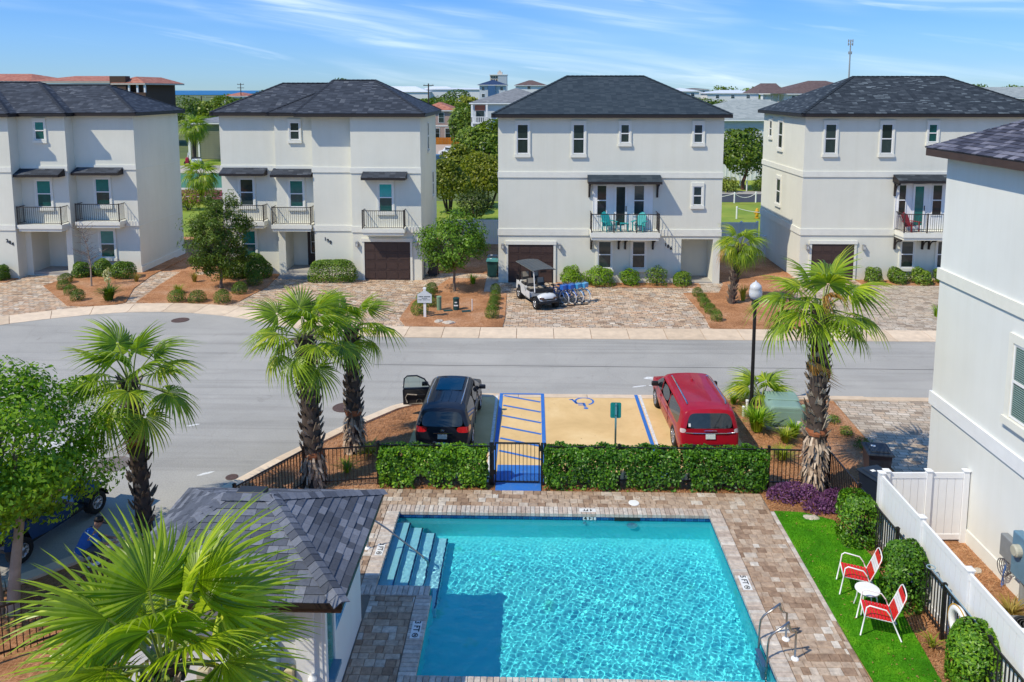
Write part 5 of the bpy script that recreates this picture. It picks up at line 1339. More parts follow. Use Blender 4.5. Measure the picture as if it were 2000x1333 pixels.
for (x, w, h, lab, s) in ((19.0, .95, .82, 'small shrub nearest the garage of the house with the red balcony chair', 13), (20.35, 1.08, .82, 'shrub under the balcony bracket left of the ground window', 14), (21.6, 1.15, .82, 'round shrub under the first ground window behind the big palm', 15), (22.85, .9, .85, 'shrub partly hidden by the near white house wall', 16)):
    bush(lab, x, 43.85, w, h, .10, .9, 'azalea', s, 'shrub', 'shrub', 'foundation shrubs', amp=.35)

# clipped mounds along the drives
_mm = [bush_mesh('foliage', .5, .5, .34, 1900, .055, MT['mound'], 40 + k, amp=.10) for k in range(4)]
MOUND = 'low clipped mounds along the drives'
for k, (x, y, w, h, lab) in enumerate((
    (-26.0, 42.6, .95, .52, 'low dark mound at the bed corner by the porch of house 204'), (-25.3, 41.25, .8, .44, 'smaller low mound second along the bed edge from the porch of house 204'), (-24.25, 40.1, .78, .5, 'low mound third along the bed edge in front of the sapling'), (-23.2, 38.95, .84, .54, 'low mound nearest the kerb in the bed with the yucca'),
    (-18.05, 38.9, 1.06, .58, 'green mound beside the kerb nearest the paver path in the wispy tree bed'), (-17.0, 38.85, 1.06, .54, 'middle mound of three along the kerb below the wispy tree'), (-15.65, 38.7, 1.0, .62, 'bright mound along the kerb nearest the twin palm drive'), (-15.45, 40.5, .95, .6, 'shaded mound beside the trunk of the wispy tree'), (-15.3, 42.4, 1.02, .68, 'dark mound in shade near the porch of house 198'),
    (-5.35, 41.0, .87, .5, 'first mound behind the white sign closest to the garage of house 198'), (-5.35, 40.0, .82, .48, 'second mound behind the white sign counted from the garage'), (-5.55, 38.9, .85, .52, 'yellowish mound directly behind the post of the white sign'), (-5.05, 38.3, .8, .46, 'dark mound beside the pale green pedestal'), (-5.4, 36.9, 1.0, .64, 'largest mound next to the drive and kerb by the white sign'),
    (-1.95, 40.9, .66, .5, 'shaded mound at the garage end of the row beside the cart drive'), (-1.9, 39.75, .7, .44, 'second mound from the garage in the row beside the cart drive'), (-1.9, 38.8, .68, .42, 'middle mound in the row beside the cart drive'), (-1.92, 37.9, .72, .44, 'fourth mound from the garage in the row beside the cart drive'), (-1.9, 36.4, .8, .56, 'mound at the kerb end of the row beside the cart drive'),
    (8.62, 40.6, .68, .44, 'mound at the house end of the row edging the straw bed by the small palm'), (8.62, 39.5, .66, .43, 'second mound from the house edging the straw bed by the small palm'), (8.55, 38.45, .68, .45, 'middle mound edging the straw bed by the small palm'), (8.55, 37.4, .68, .47, 'fourth mound from the house edging the straw bed by the small palm'), (8.6, 36.2, .68, .5, 'mound at the kerb end of the row by the small palm'))):
    r = empty('mound_shrub', (x, y, .04), lab, 'shrub', group=MOUND)
    link('foliage', _mm[k % 4], r, (0, 0, 0), (0, 0, k * 1.3), (w * .86, w * .86, h * 1.12 / .56))
    twigs(r, w*.35, h*.5, k)
for k, (x, y, w, h, lab) in enumerate(((9.8, 24.95, .44, .22, 'small sparse plant near the pale rock in the straw bed'), (9.85, 24.0, .44, .24, 'small low plant midway along the straw bed by the side drive'), (10.0, 23.05, .5, .30, 'small low plant closest to the dark bin'))):
    r = empty('low_plant', (x, y, 0), lab, 'plant', group='low plants in the straw bed')
    link('foliage', bush_mesh('foliage', .5, .5, .34, 420, .11, MT['mound'], 60 + k, amp=.3), r, (0, 0, 0), (0, 0, 0), (w, w, h / .56)); twigs(r, w*.3, h*.5, k)

def tuft(label, x, y, w, h, n, mat, seed, name='grass_tuft', cat='ornamental grass', width=.03, group='tufts of ornamental grass', z=.03):
    rng = np.random.default_rng(seed); r = empty(name, (x, y, z), label, cat, group=group)
    V = []; F = []
    for k in range(n):
        a = rng.uniform(0, 2*PI); out = rng.uniform(.15, 1) * w / 2; L = h * rng.uniform(.7, 1.15); d = np.array([math.cos(a), math.sin(a)]); q = np.array([-d[1], d[0]]) * width / 2
        b = d * rng.uniform(0, .12) * w; i = len(V)
        for t, ww in ((0, 1), (.45, .9), (.8, .55)):
            c = b + d * out * t ** 1.7; zz = L * (1.25*t - .45*t*t*(1 + out)) ; zz = max(zz, 0.005 if t == 0 else .02)
            V += [(c[0]-q[0]*ww, c[1]-q[1]*ww, zz), (c[0]+q[0]*ww, c[1]+q[1]*ww, zz)]
        c = b + d * out * 1.15; V.append((c[0], c[1], max(.02, L * (.80 - .35*out)))); V.append((c[0]+.001, c[1], max(.02, L * (.80 - .35*out))))
        F += [(i, i+1, i+3, i+2), (i+2, i+3, i+5, i+4), (i+4, i+5, i+7, i+6)]
    link('blades', np_mesh('blades', np.array(V), np.array(F), mat), r)
    return r
tuft('dry brownish grass tuft in straw at the corner of house 204', -22.2, 43.0, .75, .6, 70, MT['tuft_dry'], 1)
tuft('golden grass tuft beside the path behind the wispy tree bed', -18.9, 43.0, .8, .7, 80, MT['tuft_dry'], 2)
tuft('pale yellow grass tuft beside the paver path near the kerb', -18.75, 40.6, 1.0, .6, 80, MT['tuft'], 3)
tuft('bright grass tuft beside the concrete pad with the green bin', -3.3, 43.0, .9, .7, 90, MT['tuft_green'], 4)
tuft('wispy grass beside the small palm trunk', 10.75, 39.8, .8, 1.1, 80, MT['tuft'], 5)
tuft('large bright green strappy clump in front of the green transformer', 7.1, 24.15, 1.35, 1.0, 190, MT['tuft_green'], 6, width=.045)
tuft('small yellow green tuft beside the road edge by the lamp post', 6.9, 26.3, .6, .45, 60, MT['tuft_green'], 7)
tuft('reddish low strappy plants before the transformer', 7.75, 23.35, 1.0, .55, 90, MT['tuft'], 8, width=.04)
tuft('pale spiky clump at the foot of the transformer', 8.15, 23.75, .8, .65, 60, MT['tuft_green'], 9, width=.045)
tuft('brownish low clump behind the fence beside the long hedge', 7.3, 22.2, 1.1, .45, 110, MT['tuft'], 10, width=.035)
tuft('dark strappy plant at the edge of the far drive by the near house wall', 19.2, 37.2, .9, .75, 60, MT['tuft_green'], 11)
tuft('yellowish weeds growing behind the twin palms', -4.8, 22.3, 1.2, .35, 90, MT['tuft'], 12)
tuft('green weeds inside the fence beside the twin palms', -5.2, 21.1, .9, .4, 70, MT['tuft_green'], 13)
tuft('dry grass clump against the white side wall by the cable box', 9.8, 15.3, .9, .35, 110, MT['tuft_dry'], 14)
tuft('thin pale plant in straw between the red chair and the fence', 7.75, 14.35, .5, .3, 26, MT['tuft'], 15)
y_ = tuft('blue green yucca with a cream flower spike by the paver path', -21.65, 39.05, 1.5, 1.0, 150, MT['farleaf'], 16, 'yucca', 'yucca', width=.07, group=None)
mb = MB(); mb.tube([(0, 0, .2), (.02, 0, 1.0), (0, 0, 1.35)], [.03, .025, .01], 6); mb.build('flower_stalk', MT['stalk'], y_)
link('flowers', bush_mesh('flowers', .2, .2, .42, 160, .11, leaf_mat('yucca_flowers', ((0, (.45, .45, .22)), (1, (.68, .66, .42))), .3, k=(1, 1, 1)), 5, flat=0), y_, (0, 0, 1.25))

# purple ground plants by the big palm
for k, (x, y, w, d, h, lab) in enumerate(((6.95, 20.0, 1.5, .8, .45, 'purple leafed ground plant at the palm foot nearest the pool deck'), (8.0, 19.65, 1.0, 1.1, .42, 'purple leafed ground plant between the palm foot and black fence'), (7.4, 19.4, .9, .5, .35, 'purple leafed ground plant in front of the palm foot at the turf edge'))):
    r = empty('purple_plant', (x, y, -.02), lab, 'plant', group='purple ground plants')
    rng = np.random.default_rng(90 + k); n = int(1500 * w * d)
    P = np.c_[rng.uniform(-w/2, w/2, n), rng.uniform(-d/2, d/2, n), rng.random(n) ** .6 * h]; e = np.sqrt((P[:, 0]/(w/2))**2 + (P[:, 1]/(d/2))**2); P = P[e < 1]; P[:, 2] *= np.sqrt(1.05 - e[e < 1] ** 2)
    V, F = leaf_quads(P, np.tile([0, -.3, .9], (len(P), 1)), .095, rng, .3, 1.6); link('foliage', np_mesh('foliage', V, F, MT['purple']), r); twigs(r, w*.4, h*.7, k, MT['purple'], 9)

# clipped hedges
def hedge(label, x0, x1, y0, y1, h, leaf, seed, mat='hedge', name='hedge', gaps=()):
    rng = np.random.default_rng(seed); ox, oy = (x0+x1)/2, (y0+y1)/2; r = empty(name, (ox, oy, 0), label, 'hedge')
    w, d = x1 - x0, y1 - y0; aF, aT, aS = w*h, w*d, d*h
    tot = 2*aF + aT + 2*aS; n = int(tot / (leaf*leaf*.25) * 2.3)
    f = rng.random(n) * tot; P = np.empty((n, 3)); N = np.zeros((n, 3)); u, v = rng.random(n), rng.random(n); dep = rng.random(n) ** 1.6 * .22
    a = f < aF; b = (f >= aF) & (f < 2*aF); c = (f >= 2*aF) & (f < 2*aF + aT); e = (f >= 2*aF + aT) & (f < 2*aF + aT + aS); g = f >= 2*aF + aT + aS
    wob = lambda s, t, k: .06*np.sin(s*5.1 + k) * np.sin(t*4.3 + 2*k) + .045*np.sin(s*11 + t*9 + k)
    for m, nn, pos in ((a, (0, -1, 0), lambda: np.c_[x0 + w*u[a], np.full(a.sum(), y0) + dep[a], h*v[a]]), (b, (0, 1, 0), lambda: np.c_[x0 + w*u[b], np.full(b.sum(), y1) - dep[b], h*v[b]]), (c, (0, 0, 1), lambda: np.c_[x0 + w*u[c], y0 + d*v[c], h - dep[c]]), (e, (-1, 0, 0), lambda: np.c_[x0 + dep[e], y0 + d*u[e], h*v[e]]), (g, (1, 0, 0), lambda: np.c_[x1 - dep[g], y0 + d*u[g], h*v[g]])):
        P[m] = pos(); N[m] = nn
    wb = wob(P[:, 0], P[:, 2] + P[:, 1], seed); P += N * wb[:, None]
    # rounded shoulders
    top = P[:, 2] > h - .14
    sh = np.clip((P[:, 2] - (h - .14)) / .14, 0, 1) ** 2 * .09; cy = np.sign(P[:, 1] - oy); P[:, 1] -= cy * sh * (np.abs(P[:, 1] - oy) > d*.3)
    keep = np.ones(n, bool)
    for (gx, gz, gw, gh) in gaps: keep &= ~(((P[:, 0]-gx)/gw)**2 + ((P[:, 2]-gz)/gh)**2 < 1)
    low = P[:, 2] < .16 + .09*np.sin(P[:, 0]*3.1 + seed); keep &= ~(low & (rng.random(n) < .75))
    P, N = P[keep], N[keep]; N[:, 2] += .35
    P -= np.array([ox, oy, 0])
    V, F = leaf_quads(P, N, leaf, rng, .62, 1.0); link('foliage', np_mesh('foliage', V, F, MT[mat]), r)
    mb = MB(); q = random.Random(seed); x = x0 + .25
    while x < x1 - .1:
        for k in range(4): mb.tube([(x-ox, 0, 0), (x-ox + q.uniform(-.2, .2), q.uniform(-.12, .12), h*.5), (x-ox + q.uniform(-.35, .35), q.uniform(-.2, .2), h*.9)], [.022, .016, .006], 5, cap=False)
        x += .42
    mb.build('stem', MT['bark_dark'], r)
hedge('short clipped hedge left of the black gate in front of the black car', -4.13, -1.24, 20.22, 20.82, 1.08, .085, 3, gaps=((-3.0, .18, .22, .2), (-2.05, .2, .12, .16), (-3.55, .9, .09, .12)))
hedge('long clipped hedge right of the gate in front of the handicapped bay', .36, 6.3, 20.22, 20.86, 1.08, .085, 4, gaps=((2.45, .33, .14, .3), (4.15, .25, .16, .25), (.9, .6, .1, .12), (4.0, .9, .06, .25)))
bush('tall clipped bush at the fence nearest the purple plants', 7.75, 17.98, .84, 1.28, .075, 1.5, 'hedge', 31, 'clipped_bush', 'bush', 'clipped bushes along the fence', d=.8, amp=.12, boxy=.62, z=-.02)
bush('clipped bush standing behind the white side table at the fence', 7.78, 15.75, .84, 1.35, .075, 1.5, 'hedge', 32, 'clipped_bush', 'bush', 'clipped bushes along the fence', d=.85, amp=.14, boxy=.68, z=-.02)
bush('clipped bush at the lower edge of the photo by the life ring', 8.0, 13.35, .95, 1.2, .075, 1.5, 'hedge', 33, 'clipped_bush', 'bush', 'clipped bushes along the fence', d=.95, amp=.14, boxy=.7, z=-.02)

# ------------------------------------------------------------------ trees
def tree(label, x, y, trunks, crown, nclump, nleaf, leaf, mat, bark, seed, name='tree', r0=.09, clump=.42, asp=.5, droop=0, cat='tree', group=None, bushy=1.0, z0=0):
    """trunks: list of base offsets and lean; crown: (cx, cy, cz, rx, ry, rz); limbs run to every leaf clump"""
    rng = np.random.default_rng(seed); pr = random.Random(seed)
    r = empty(name, (x, y, z0), label, cat, group=group); cx, cy, cz, rx, ry, rz = crown
    C = []
    while len(C) < nclump:
        d = rng.normal(0, 1, 3); d /= np.linalg.norm(d); q = rng.uniform(.35, 1) ** .6
        p = np.array([cx + d[0]*rx*q, cy + d[1]*ry*q, cz + d[2]*rz*q]); C.append(p)
    C = np.array(C); mb = MB(); heads = []
    for (bx, by, hx, hy, hz) in trunks:
        m = [(bx, by, -.05), (bx*.7 + hx*.3 + pr.uniform(-.05, .05), by*.7 + hy*.3 + pr.uniform(-.05, .05), hz*.4), (hx, hy, hz)]
        mb.tube(m, [r0*1.25, r0, r0*.75], 9, cap=False); heads.append(Vector((hx, hy, hz)))
    mb.build('trunk', MT[bark], r, smooth=True)
    lb = MB()
    for p in C:
        h = min(heads, key=lambda q: (q - Vector(p)).length); e = Vector(p); d = e - h
        k = h + d*.5 + Vector((pr.uniform(-.15, .15), pr.uniform(-.15, .15), abs(d.z)*.1 + .05)) * max(.4, d.length * .5)
        lb.tube([h, h.lerp(k, .6), k, e], [r0*.42, r0*.34, r0*.22, r0*.06], 5, cap=False)
    lb.build('branch', MT[bark], r, smooth=True)
    per = nleaf // nclump; P = []; N = []
    for c in C:
        s = clump * rng.uniform(.6, 1.25); q = rng.normal(0, 1, (per, 3)); ln = np.linalg.norm(q, axis=1)[:, None]; q = q / ln * np.minimum(ln, 1.9) * s * .55
        q[:, 2] *= .72; q[:, 2] -= droop * (q[:, 0]**2 + q[:, 1]**2); P.append(c + q); o = (c - np.array([cx, cy, cz - rz*.3])); N.append(q / s + o / (np.linalg.norm(o) + 1e-6) * .6)
    P = np.concatenate(P); N = np.concatenate(N); N[:, 2] += .35
    V, F = leaf_quads(P, N, leaf, rng, asp, 1.0); link('crown', np_mesh('crown', V, F, MT[mat]), r)
    return r
tree('large bright crape myrtle over the pale trunks at the left edge of the photo', -11.0, 14.9, [(.0, 0, -.15, .2, 2.3), (.28, .05, .45, .3, 2.1), (-.3, .1, -.9, .2, 2.2)], (-.4, .4, 3.4, 2.65, 2.2, 1.5), 80, 30000, .12, 'myrtle', 'bark_pale', 1, 'crape_myrtle', .11, .62)
tree('wispy dark green tree in the straw bed in front of house 198', -16.9, 41.6, [(0, 0, .05, 0, 1.5)], (0, 0, 3.0, 1.8, 1.6, 2.4), 120, 14000, .17, 'oak', 'bark', 2, 'young_tree', .075, .46, .3, .4)
tree('round leafy tree in the straw bed between houses 198 and 186', -4.15, 41.35, [(0, 0, 0, 0, 1.25)], (0, 0, 2.75, 1.75, 1.6, 1.5), 80, 9500, .16, 'tree2', 'bark', 3, 'young_tree', .075, .5, .42)
def bare(label, x, y, h, seed):
    r = empty('bare_sapling', (x, y, 0), label, 'tree'); q = random.Random(seed); mb = MB(); tw = MB()
    mb.tube([(0, 0, 0), (.02, 0, 1.3), (-.1, .02, 2.2), (-.35, 0, h - .3)], [.05, .035, .028, .01], 7); mb.build('trunk', MT['bark_pale'], r)
    for k in range(46):
        t = q.uniform(.3, 1); b = Vector((-.35*max(0, t-.45)/.55, 0, h*t*.92)); a = q.uniform(0, 2*PI); L = q.uniform(.5, 1.0) * (1.25 - t*.6)
        d = Vector((math.cos(a), math.sin(a), q.uniform(.2, .8))) * L; e = b + d
        tw.tube([b, b + d*.5 + Vector((0, 0, .06)), e], [.012, .008, .004], 4, cap=False)
        for j in range(4):
            s = b + d * q.uniform(.35, .95); f = s + Vector((q.uniform(-.22, .22), q.uniform(-.22, .22), q.uniform(-.05, .25))); tw.tube([s, f], [.006, .003], 3, cap=False)
    tw.build('twig', plain('grey_twig', (.20, .16, .135), .9), r)
bare('bare leafless sapling in the straw bed in front of house 204', -24.15, 41.9, 3.5, 4)

# ------------------------------------------------------------------ fan palms
def frond_mesh(seed, Lp, Rb, nseg=34, spread=135, droop=.42, mats=('palm', 'stalk'), rings=(.05, .28, .5, .72, .88, 1.0), sag=.12, join=.46, fold=.25, ragged=0.0):
    rng = random.Random(seed); mb = MB(); ps = []
    for t in np.linspace(0, 1, 7): ps.append((Lp*t, 0, -sag*Lp*t*t))
    mb.cur = 1; mb.tube(ps, [.034, .026, .022, .020, .018, .017, .014], 5, cap=False); mb.cur = 0
    o = Vector(ps[-1]); A = R(spread); da = A / nseg; pit = -2*sag*.8
    for k in range(nseg):
        a = -A + (2*k + 1) * da; L = Rb * (1 - .30*(abs(a)/A)**2) * rng.uniform(.90, 1.06); dr = droop * rng.uniform(.75, 1.3) * (1 + ragged*rng.random()); tw = rng.uniform(-.045, .045)
        prev = None
        for f in rings:
            r = f * L; w = Rb * f * math.tan(da) * 1.02 if f <= join else Rb * join * math.tan(da) * 1.02 * (1 - (f - join) / (1.005 - join)) ** .8 
            z = -dr * L * max(0, f - .25)**2 * 1.35 + fold * abs(math.sin(a)) * r * .35 - fold*.25*r
            hang = 1 - .18 * dr * max(0, f - .45)
            cx, cy = r*math.cos(a + tw*f)*hang, r*math.sin(a + tw*f)*hang; nx, ny = -math.sin(a), math.cos(a); pl = .5 * w
            c = o + Vector((cx, cy, z + cx*pit)); ring = [mb.vert(c + Vector((-nx*w, -ny*w, -pl*.6))), mb.vert(c + Vector((0, 0, pl*.5))), mb.vert(c + Vector((nx*w, ny*w, -pl*.6)))]
            if prev: mb.face((prev[0], prev[1], ring[1], ring[0])); mb.face((prev[1], prev[2], ring[2], ring[1]))
            prev = ring
    return mb.mesh('frond', [MT[mats[0]], MT[mats[1]]])

def boot_mesh(seed):
    rng = random.Random(seed); mb = MB(); L = rng.uniform(.15, .22); w = .075
    for s in (-1, 1):
        pts = [(0, .0, 0), (.035, s*w, .0), (.05 + .03, s*w*.95, L*.5), (.11, s*w*.55, L*rng.uniform(.85, 1.1)), (.085, 0, L*.55)]
        i = [mb.vert(p) for p in pts]; j = [mb.vert((p[0] - .018, p[1], p[2] - .004)) for p in pts]
        mb.face(i if s > 0 else i[::-1]); mb.face(j[::-1] if s > 0 else j)
        for k in range(1, 4): mb.face((i[k], i[k+1], j[k+1], j[k]))
    return mb.mesh('leaf_base', MT['boot'])
_boots = [boot_mesh(k) for k in range(4)]
_fr = {}
def fronds(kind):
    if kind not in _fr:
        if kind == 'std': _fr[kind] = [frond_mesh(k, .86, .90, 30, 124 + 8*(k % 3), .40 + .16*(k % 4), ragged=.35) for k in range(6)]
        if kind == 'dead': _fr[kind] = [frond_mesh(20 + k, .55, .72, 22, 75, 1.2, ('palm_dead', 'palm_dead'), fold=-.5, sag=.3, ragged=1) for k in range(2)]
        if kind == 'big': _fr[kind] = [frond_mesh(40 + k, .92, 1.15, 38, 122 + 9*(k % 3), .24 + .13*(k % 4), rings=(.04, .18, .34, .5, .68, .84, 1.0), join=.5, ragged=.3, fold=.45, mats=('palm_bright', 'stalk')) for k in range(6)]
        if kind == 'sabal': _fr[kind] = [frond_mesh(60 + k, .6, .72, 26, 120, .9, ragged=.5) for k in range(4)]
    return _fr[kind]
def palm(label, x, y, base, hub, r0, r1, n, seed, kind='std', scale=1.0, dead=(), husk=None, boots=True, lo=-38, hi=87, nb=0, group=None, red=None, azs=None):
    rng = random.Random(seed); r = empty('fan_palm', (x, y, 0), label, 'palm tree', group=group)
    hx, hy, hz = hub; P = lambda t: Vector((hx * t**1.4, hy * t**1.4, hz * t)); rad = lambda t: r0 + (r1 - r0) * min(1, t*1.15)
    ts = np.linspace(0, 1, 12); mb = MB(); mb.tube([P(t) - Vector((0, 0, .05 if t == 0 else 0)) for t in ts], [rad(t) * rng.uniform(.94, 1.06) for t in ts], 12); mb.build('trunk', MT['trunkp'], r, smooth=True)
    if boots:
        nb = nb or int(hz / .052); t0 = (husk or 0) / hz
        for k in range(nb):
            t = t0 + (1 - t0) * (k + .5) / nb; a = k * 2.3999 + rng.uniform(-.2, .2); c = P(t); q = rad(t) * .93; s = rng.uniform(.85, 1.25)
            link('leaf_base', _boots[k % 4], r, (c.x + math.cos(a)*q, c.y + math.sin(a)*q, c.z), (rng.uniform(-.15, .15), rng.uniform(-.1, .25), a), (s, s, s))
    if husk:
        hb = MB(); nh = int(95 * husk / .5)
        for k in range(nh):
            t = (k / nh) * husk / hz; a = k * 2.3999 + rng.uniform(-.4, .4); c = P(t); q = rad(t) * 1.0; L = rng.uniform(.20, .48); w = rng.uniform(.02, .06); d = Vector((math.cos(a), math.sin(a), 0)); e = Vector((-d.y, d.x, 0)); o1 = rng.uniform(.02, .10); o2 = rng.uniform(.0, .20)
            p0 = c + d*q + Vector((0, 0, L*.5)); p1 = c + d*(q + o1); p2 = c + d*(q + o2) - Vector((0, 0, L*.5)) + e*rng.uniform(-.06, .06)
            hb.poly([p0 - e*w*.4, p0 + e*w*.4, p1 + e*w, p1 - e*w]); hb.poly([p1 - e*w, p1 + e*w, p2 + e*w*.3, p2 - e*w*.3])
            if p2.z < 0: pass
        o = hb.build('husk', MT['fibre'], r); o['kind'] = 'stuff'
    if red:
        z = red; t = z / hz; mb = MB(); c0, c1 = P(t), P(t + .16 / hz); mb.tube([c0, c0.lerp(c1, .5), c1], [rad(t)*1.10, rad(t)*1.16, rad(t)*1.05], 12); mb.build('bare_fibre', MT['fibre_red'], r)
    fm = fronds(kind); H = P(1)
    for k in range(n):
        f = (k + .5) / n; el = hi + (lo - hi) * f ** .85 + rng.uniform(-7, 7); a = k * 2.39996 + rng.uniform(-.25, .25) if azs is None else azs[k]
        s = scale * rng.uniform(.86, 1.08) * (1 if el < 60 or kind == 'big' else .97)
        zz = -.10 * f; d = Vector((math.cos(a), math.sin(a), 0)) * r1 * .5
        o = link('frond', fm[k % len(fm)], r, H + d + Vector((0, 0, zz)), (rng.uniform(-.35, .35), -R(el), a), (s, s, s))
    for (a, el, s, dz) in dead:
        link('dead_frond', fronds('dead')[0 if s > .8 else 1], r, H + Vector((math.cos(a)*r1, math.sin(a)*r1, dz)), (0, -R(el), a), (s, s, s))
    # spear leaf
    return r
G = 'fan palms around the pool'
palm('fan palm nearest the turning circle with one brown frond', -9.45, 18.0, None, (-.15, 0, 3.85), .20, .17, 19, 4, scale=.98, dead=((-.35, -62, .85, -.75),), group=G)
palm('thicker fan palm of the pair with brown skirt behind the black fence', -5.95, 20.42, None, (-.12, 0, 4.2), .27, .21, 20, 1, dead=((-1.2, -76, .75, -.75), (-2.4, -80, .7, -.7)), husk=.85, red=.82, group=G, scale=1.0)
palm('shaggy fan palm of the pair beside the kerb behind the fence', -5.3, 22.5, None, (-.02, 0, 3.8), .25, .18, 15, 2, husk=1.0, red=1.15, group=G, scale=.86)
palm('tallest fan palm beside the black fence with hanging orange fronds', 7.58, 20.42, None, (-.02, 0, 5.1), .27, .20, 20, 3, dead=((-2.45, -66, 1.0, -.85), (-2.0, -76, .9, -1.0), (-1.6, 66, .85, .0)), husk=1.45, red=1.62, group=G, scale=1.02)
palm('huge fan palm in the lower corner of the photo before the pool house', -4.75, 9.25, None, (.05, 0, 3.42), .22, .19, 27, 7, kind='big', scale=.95, lo=-36, hi=88, group=G)
palm('small cabbage palm in the straw bed beside house 186', 10.05, 39.3, None, (.35, .0, 3.05), .17, .15, 24, 5, kind='sabal', lo=-55, hi=80, nb=60, dead=((2.9, 5, .9, -.1),))
r = palm('young stemless fan palm behind the lamp post', 7.85, 26.25, None, (0, 0, .35), .12, .10, 11, 6, kind='sabal', scale=.95, lo=15, hi=80, boots=False)
# ------------------------------------------------------------------ fences and gate
def rot2(v, a): return (v[0]*math.cos(a) - v[1]*math.sin(a), v[0]*math.sin(a) + v[1]*math.cos(a))
_pk = MB(); _pk.box(-.009, .009, -.009, .009, .07, 1.09); _pk = _pk.mesh('picket', MT['iron'])
_ps = MB(); _ps.box(-.032, .032, -.032, .032, -.05, 1.16); _ps.box(-.038, .038, -.038, .038, 1.162, 1.18); _ps.box(-.02, .02, -.02, .02, 1.181, 1.195); _ps = _ps.mesh('post', MT['iron'])
def iron_fence(label, pts, step=2.1, spacing=.105, posts=True, skip=()):
    r = empty('iron_fence', (pts[0][0], pts[0][1], 0), label, 'fence', group='black metal fence around the pool')
    ox, oy = pts[0]
    for s, (a, b) in enumerate(zip(pts, pts[1:])):
        a, b = Vector((a[0]-ox, a[1]-oy, 0)), Vector((b[0]-ox, b[1]-oy, 0)); L = (b-a).length; u = (b-a)/L; ang = math.atan2(u.y, u.x); n = max(1, round(L / step))
        for k in range(n):
            p, q = a + u*(L*k/n), a + u*(L*(k+1)/n)
            if not (s and k == 0) or True: link('post', _ps, r, p, (0, 0, ang)) if (k or not s) else None
            l = (q-p).length - .066; m = (p+q)/2
            for z, h in ((1.07, .035), (.15, .03)):
                mb = MB(); mb.box(-l/2, l/2, -.016, .016, z, z + h); mb.build('rail', MT['iron'], r, loc=m, rot=(0, 0, ang))
            c = int(l / spacing)
            for j in range(1, c): 
                w = p + u*(.033 + l*j/c); link('picket', _pk, r, w, (0, 0, ang))
        link('post', _ps, r, b, (0, 0, ang))
    return r
iron_fence('black metal fence behind the pool house running up to the twin palms', [(-4.2, 20.5), (-6.15, 20.18), (-8.35, 16.1), (-9.05, 14.2), (-11.3, 12.6)])
iron_fence('black metal fence hidden in the short hedge left of the gate', [(-4.2, 20.56), (-1.12, 20.56)], 1.55)
iron_fence('black metal fence running through the long hedge to the big palm', [(.36, 20.56), (6.4, 20.56), (7.98, 20.5)], 2.0)
iron_fence('black metal fence along the turf in front of the white vinyl fence', [(8.0, 20.56), (8.05, 14.6), (8.08, 11.6)], 2.0)
def gate():
    r = empty('gate', (-1.02, 20.56, 0), 'black metal gate over the blue painted ramp', 'gate')
    w = 1.26
    for x in (-.04, w + .04): link('gate_post', _ps, r, (x, 0, 0))
    mb = MB()
    for x in (.02, w - .055): mb.box(x, x + .035, -.018, .018, .06, 1.20)
    for z in (.06, 1.165): mb.box(.056, w - .056, -.018, .018, z, z + .035)
    mb.build('gate_frame', MT['iron'], r)
    g = MB(); g.box(-.008, .008, -.008, .008, .096, 1.164); gm = g.mesh('picket', MT['iron'])
    for k in range(1, 11): link('picket', gm, r, (.056 + (w - .112)*k/11, 0, 0))
    mb = MB(); mb.box(w - .05, w + .02, -.06, -.02, .98, 1.14); mb.build('latch', MT['black'], r)
    mb = MB(); mb.box(-.012, .03, -.04, -.019, .3, .42); mb.box(-.012, .03, -.04, -.019, 1.0, 1.12); mb.build('hinge', MT['black'], r)
gate()
_vb = {}
def vinyl(label, pts, h, posts=None, name='vinyl_fence', tops=True, board=.19, top_at=None, group='white vinyl fences', mat='vinyl', ladder=False):
    ox, oy = pts[0]; r = empty(name, (ox, oy, 0), label, 'fence', group=group)
    mb = MB(); mb.box(-.062, .062, -.062, .062, -.05, h + .04); mb.box(-.08, .08, -.08, .08, h + .042, h + .065)
    for q in range(1):
        i = [mb.vert(p) for p in ((-.08, -.08, h+.066), (.08, -.08, h+.066), (.08, .08, h+.066), (-.08, .08, h+.066), (0, 0, h+.10))]
        for k in range(4): mb.face((i[k], i[(k+1) % 4], i[4]))
    pm = mb.mesh('post', MT[mat]); link('post', pm, r, (0, 0, 0))
    for a, b in zip(pts, pts[1:]):
        a, b = Vector((a[0]-ox, a[1]-oy, 0)), Vector((b[0]-ox, b[1]-oy, 0)); u = (b-a); L = u.length; u /= L; ang = math.atan2(u.y, u.x); l = L - .128; m = (a+b)/2
        for z, hh in ((.04, .14), (h - .14, .14)):
            mb = MB(); mb.box(-l/2, l/2, -.025, .025, z, z + hh); mb.build('rail', MT[mat], r, loc=m, rot=(0, 0, ang), bevel=.004)
        n = max(1, round(l / board)); w = l / n; key = (round(w, 3), h, mat)
        if key not in _vb:
            mb = MB(); mb.bbox(-w/2 + .005, w/2 - .005, -.012, .012, .17, h - .13, .003); _vb[key] = mb.mesh('board', MT[mat])
        for k in range(n): link('board', _vb[key], r, a + u*(.064 + w*(k + .5)), (0, 0, ang))
        link('post', pm, r, b)
    return r
vinyl('white vinyl privacy fence along the pool garden behind the black fence', [(8.24, 17.95), (8.24, 16.0), (8.23, 14.15), (8.23, 12.4), (8.23, 10.6)], 1.72)
vinyl('white vinyl side gate panels between the fence corner and the white house', [(8.4, 18.05), (9.4, 18.08), (10.28, 18.1)], 1.72)
vinyl('low white vinyl fence behind the gap between houses 198 and 186', [(-6.2, 54.5), (-4.1, 54.5), (-1.9, 54.5)], 1.75)
vinyl('white vinyl fence behind the gap by the small palm', [(10.4, 54.8), (14.5, 54.8), (15.6, 54.8)], 1.6)
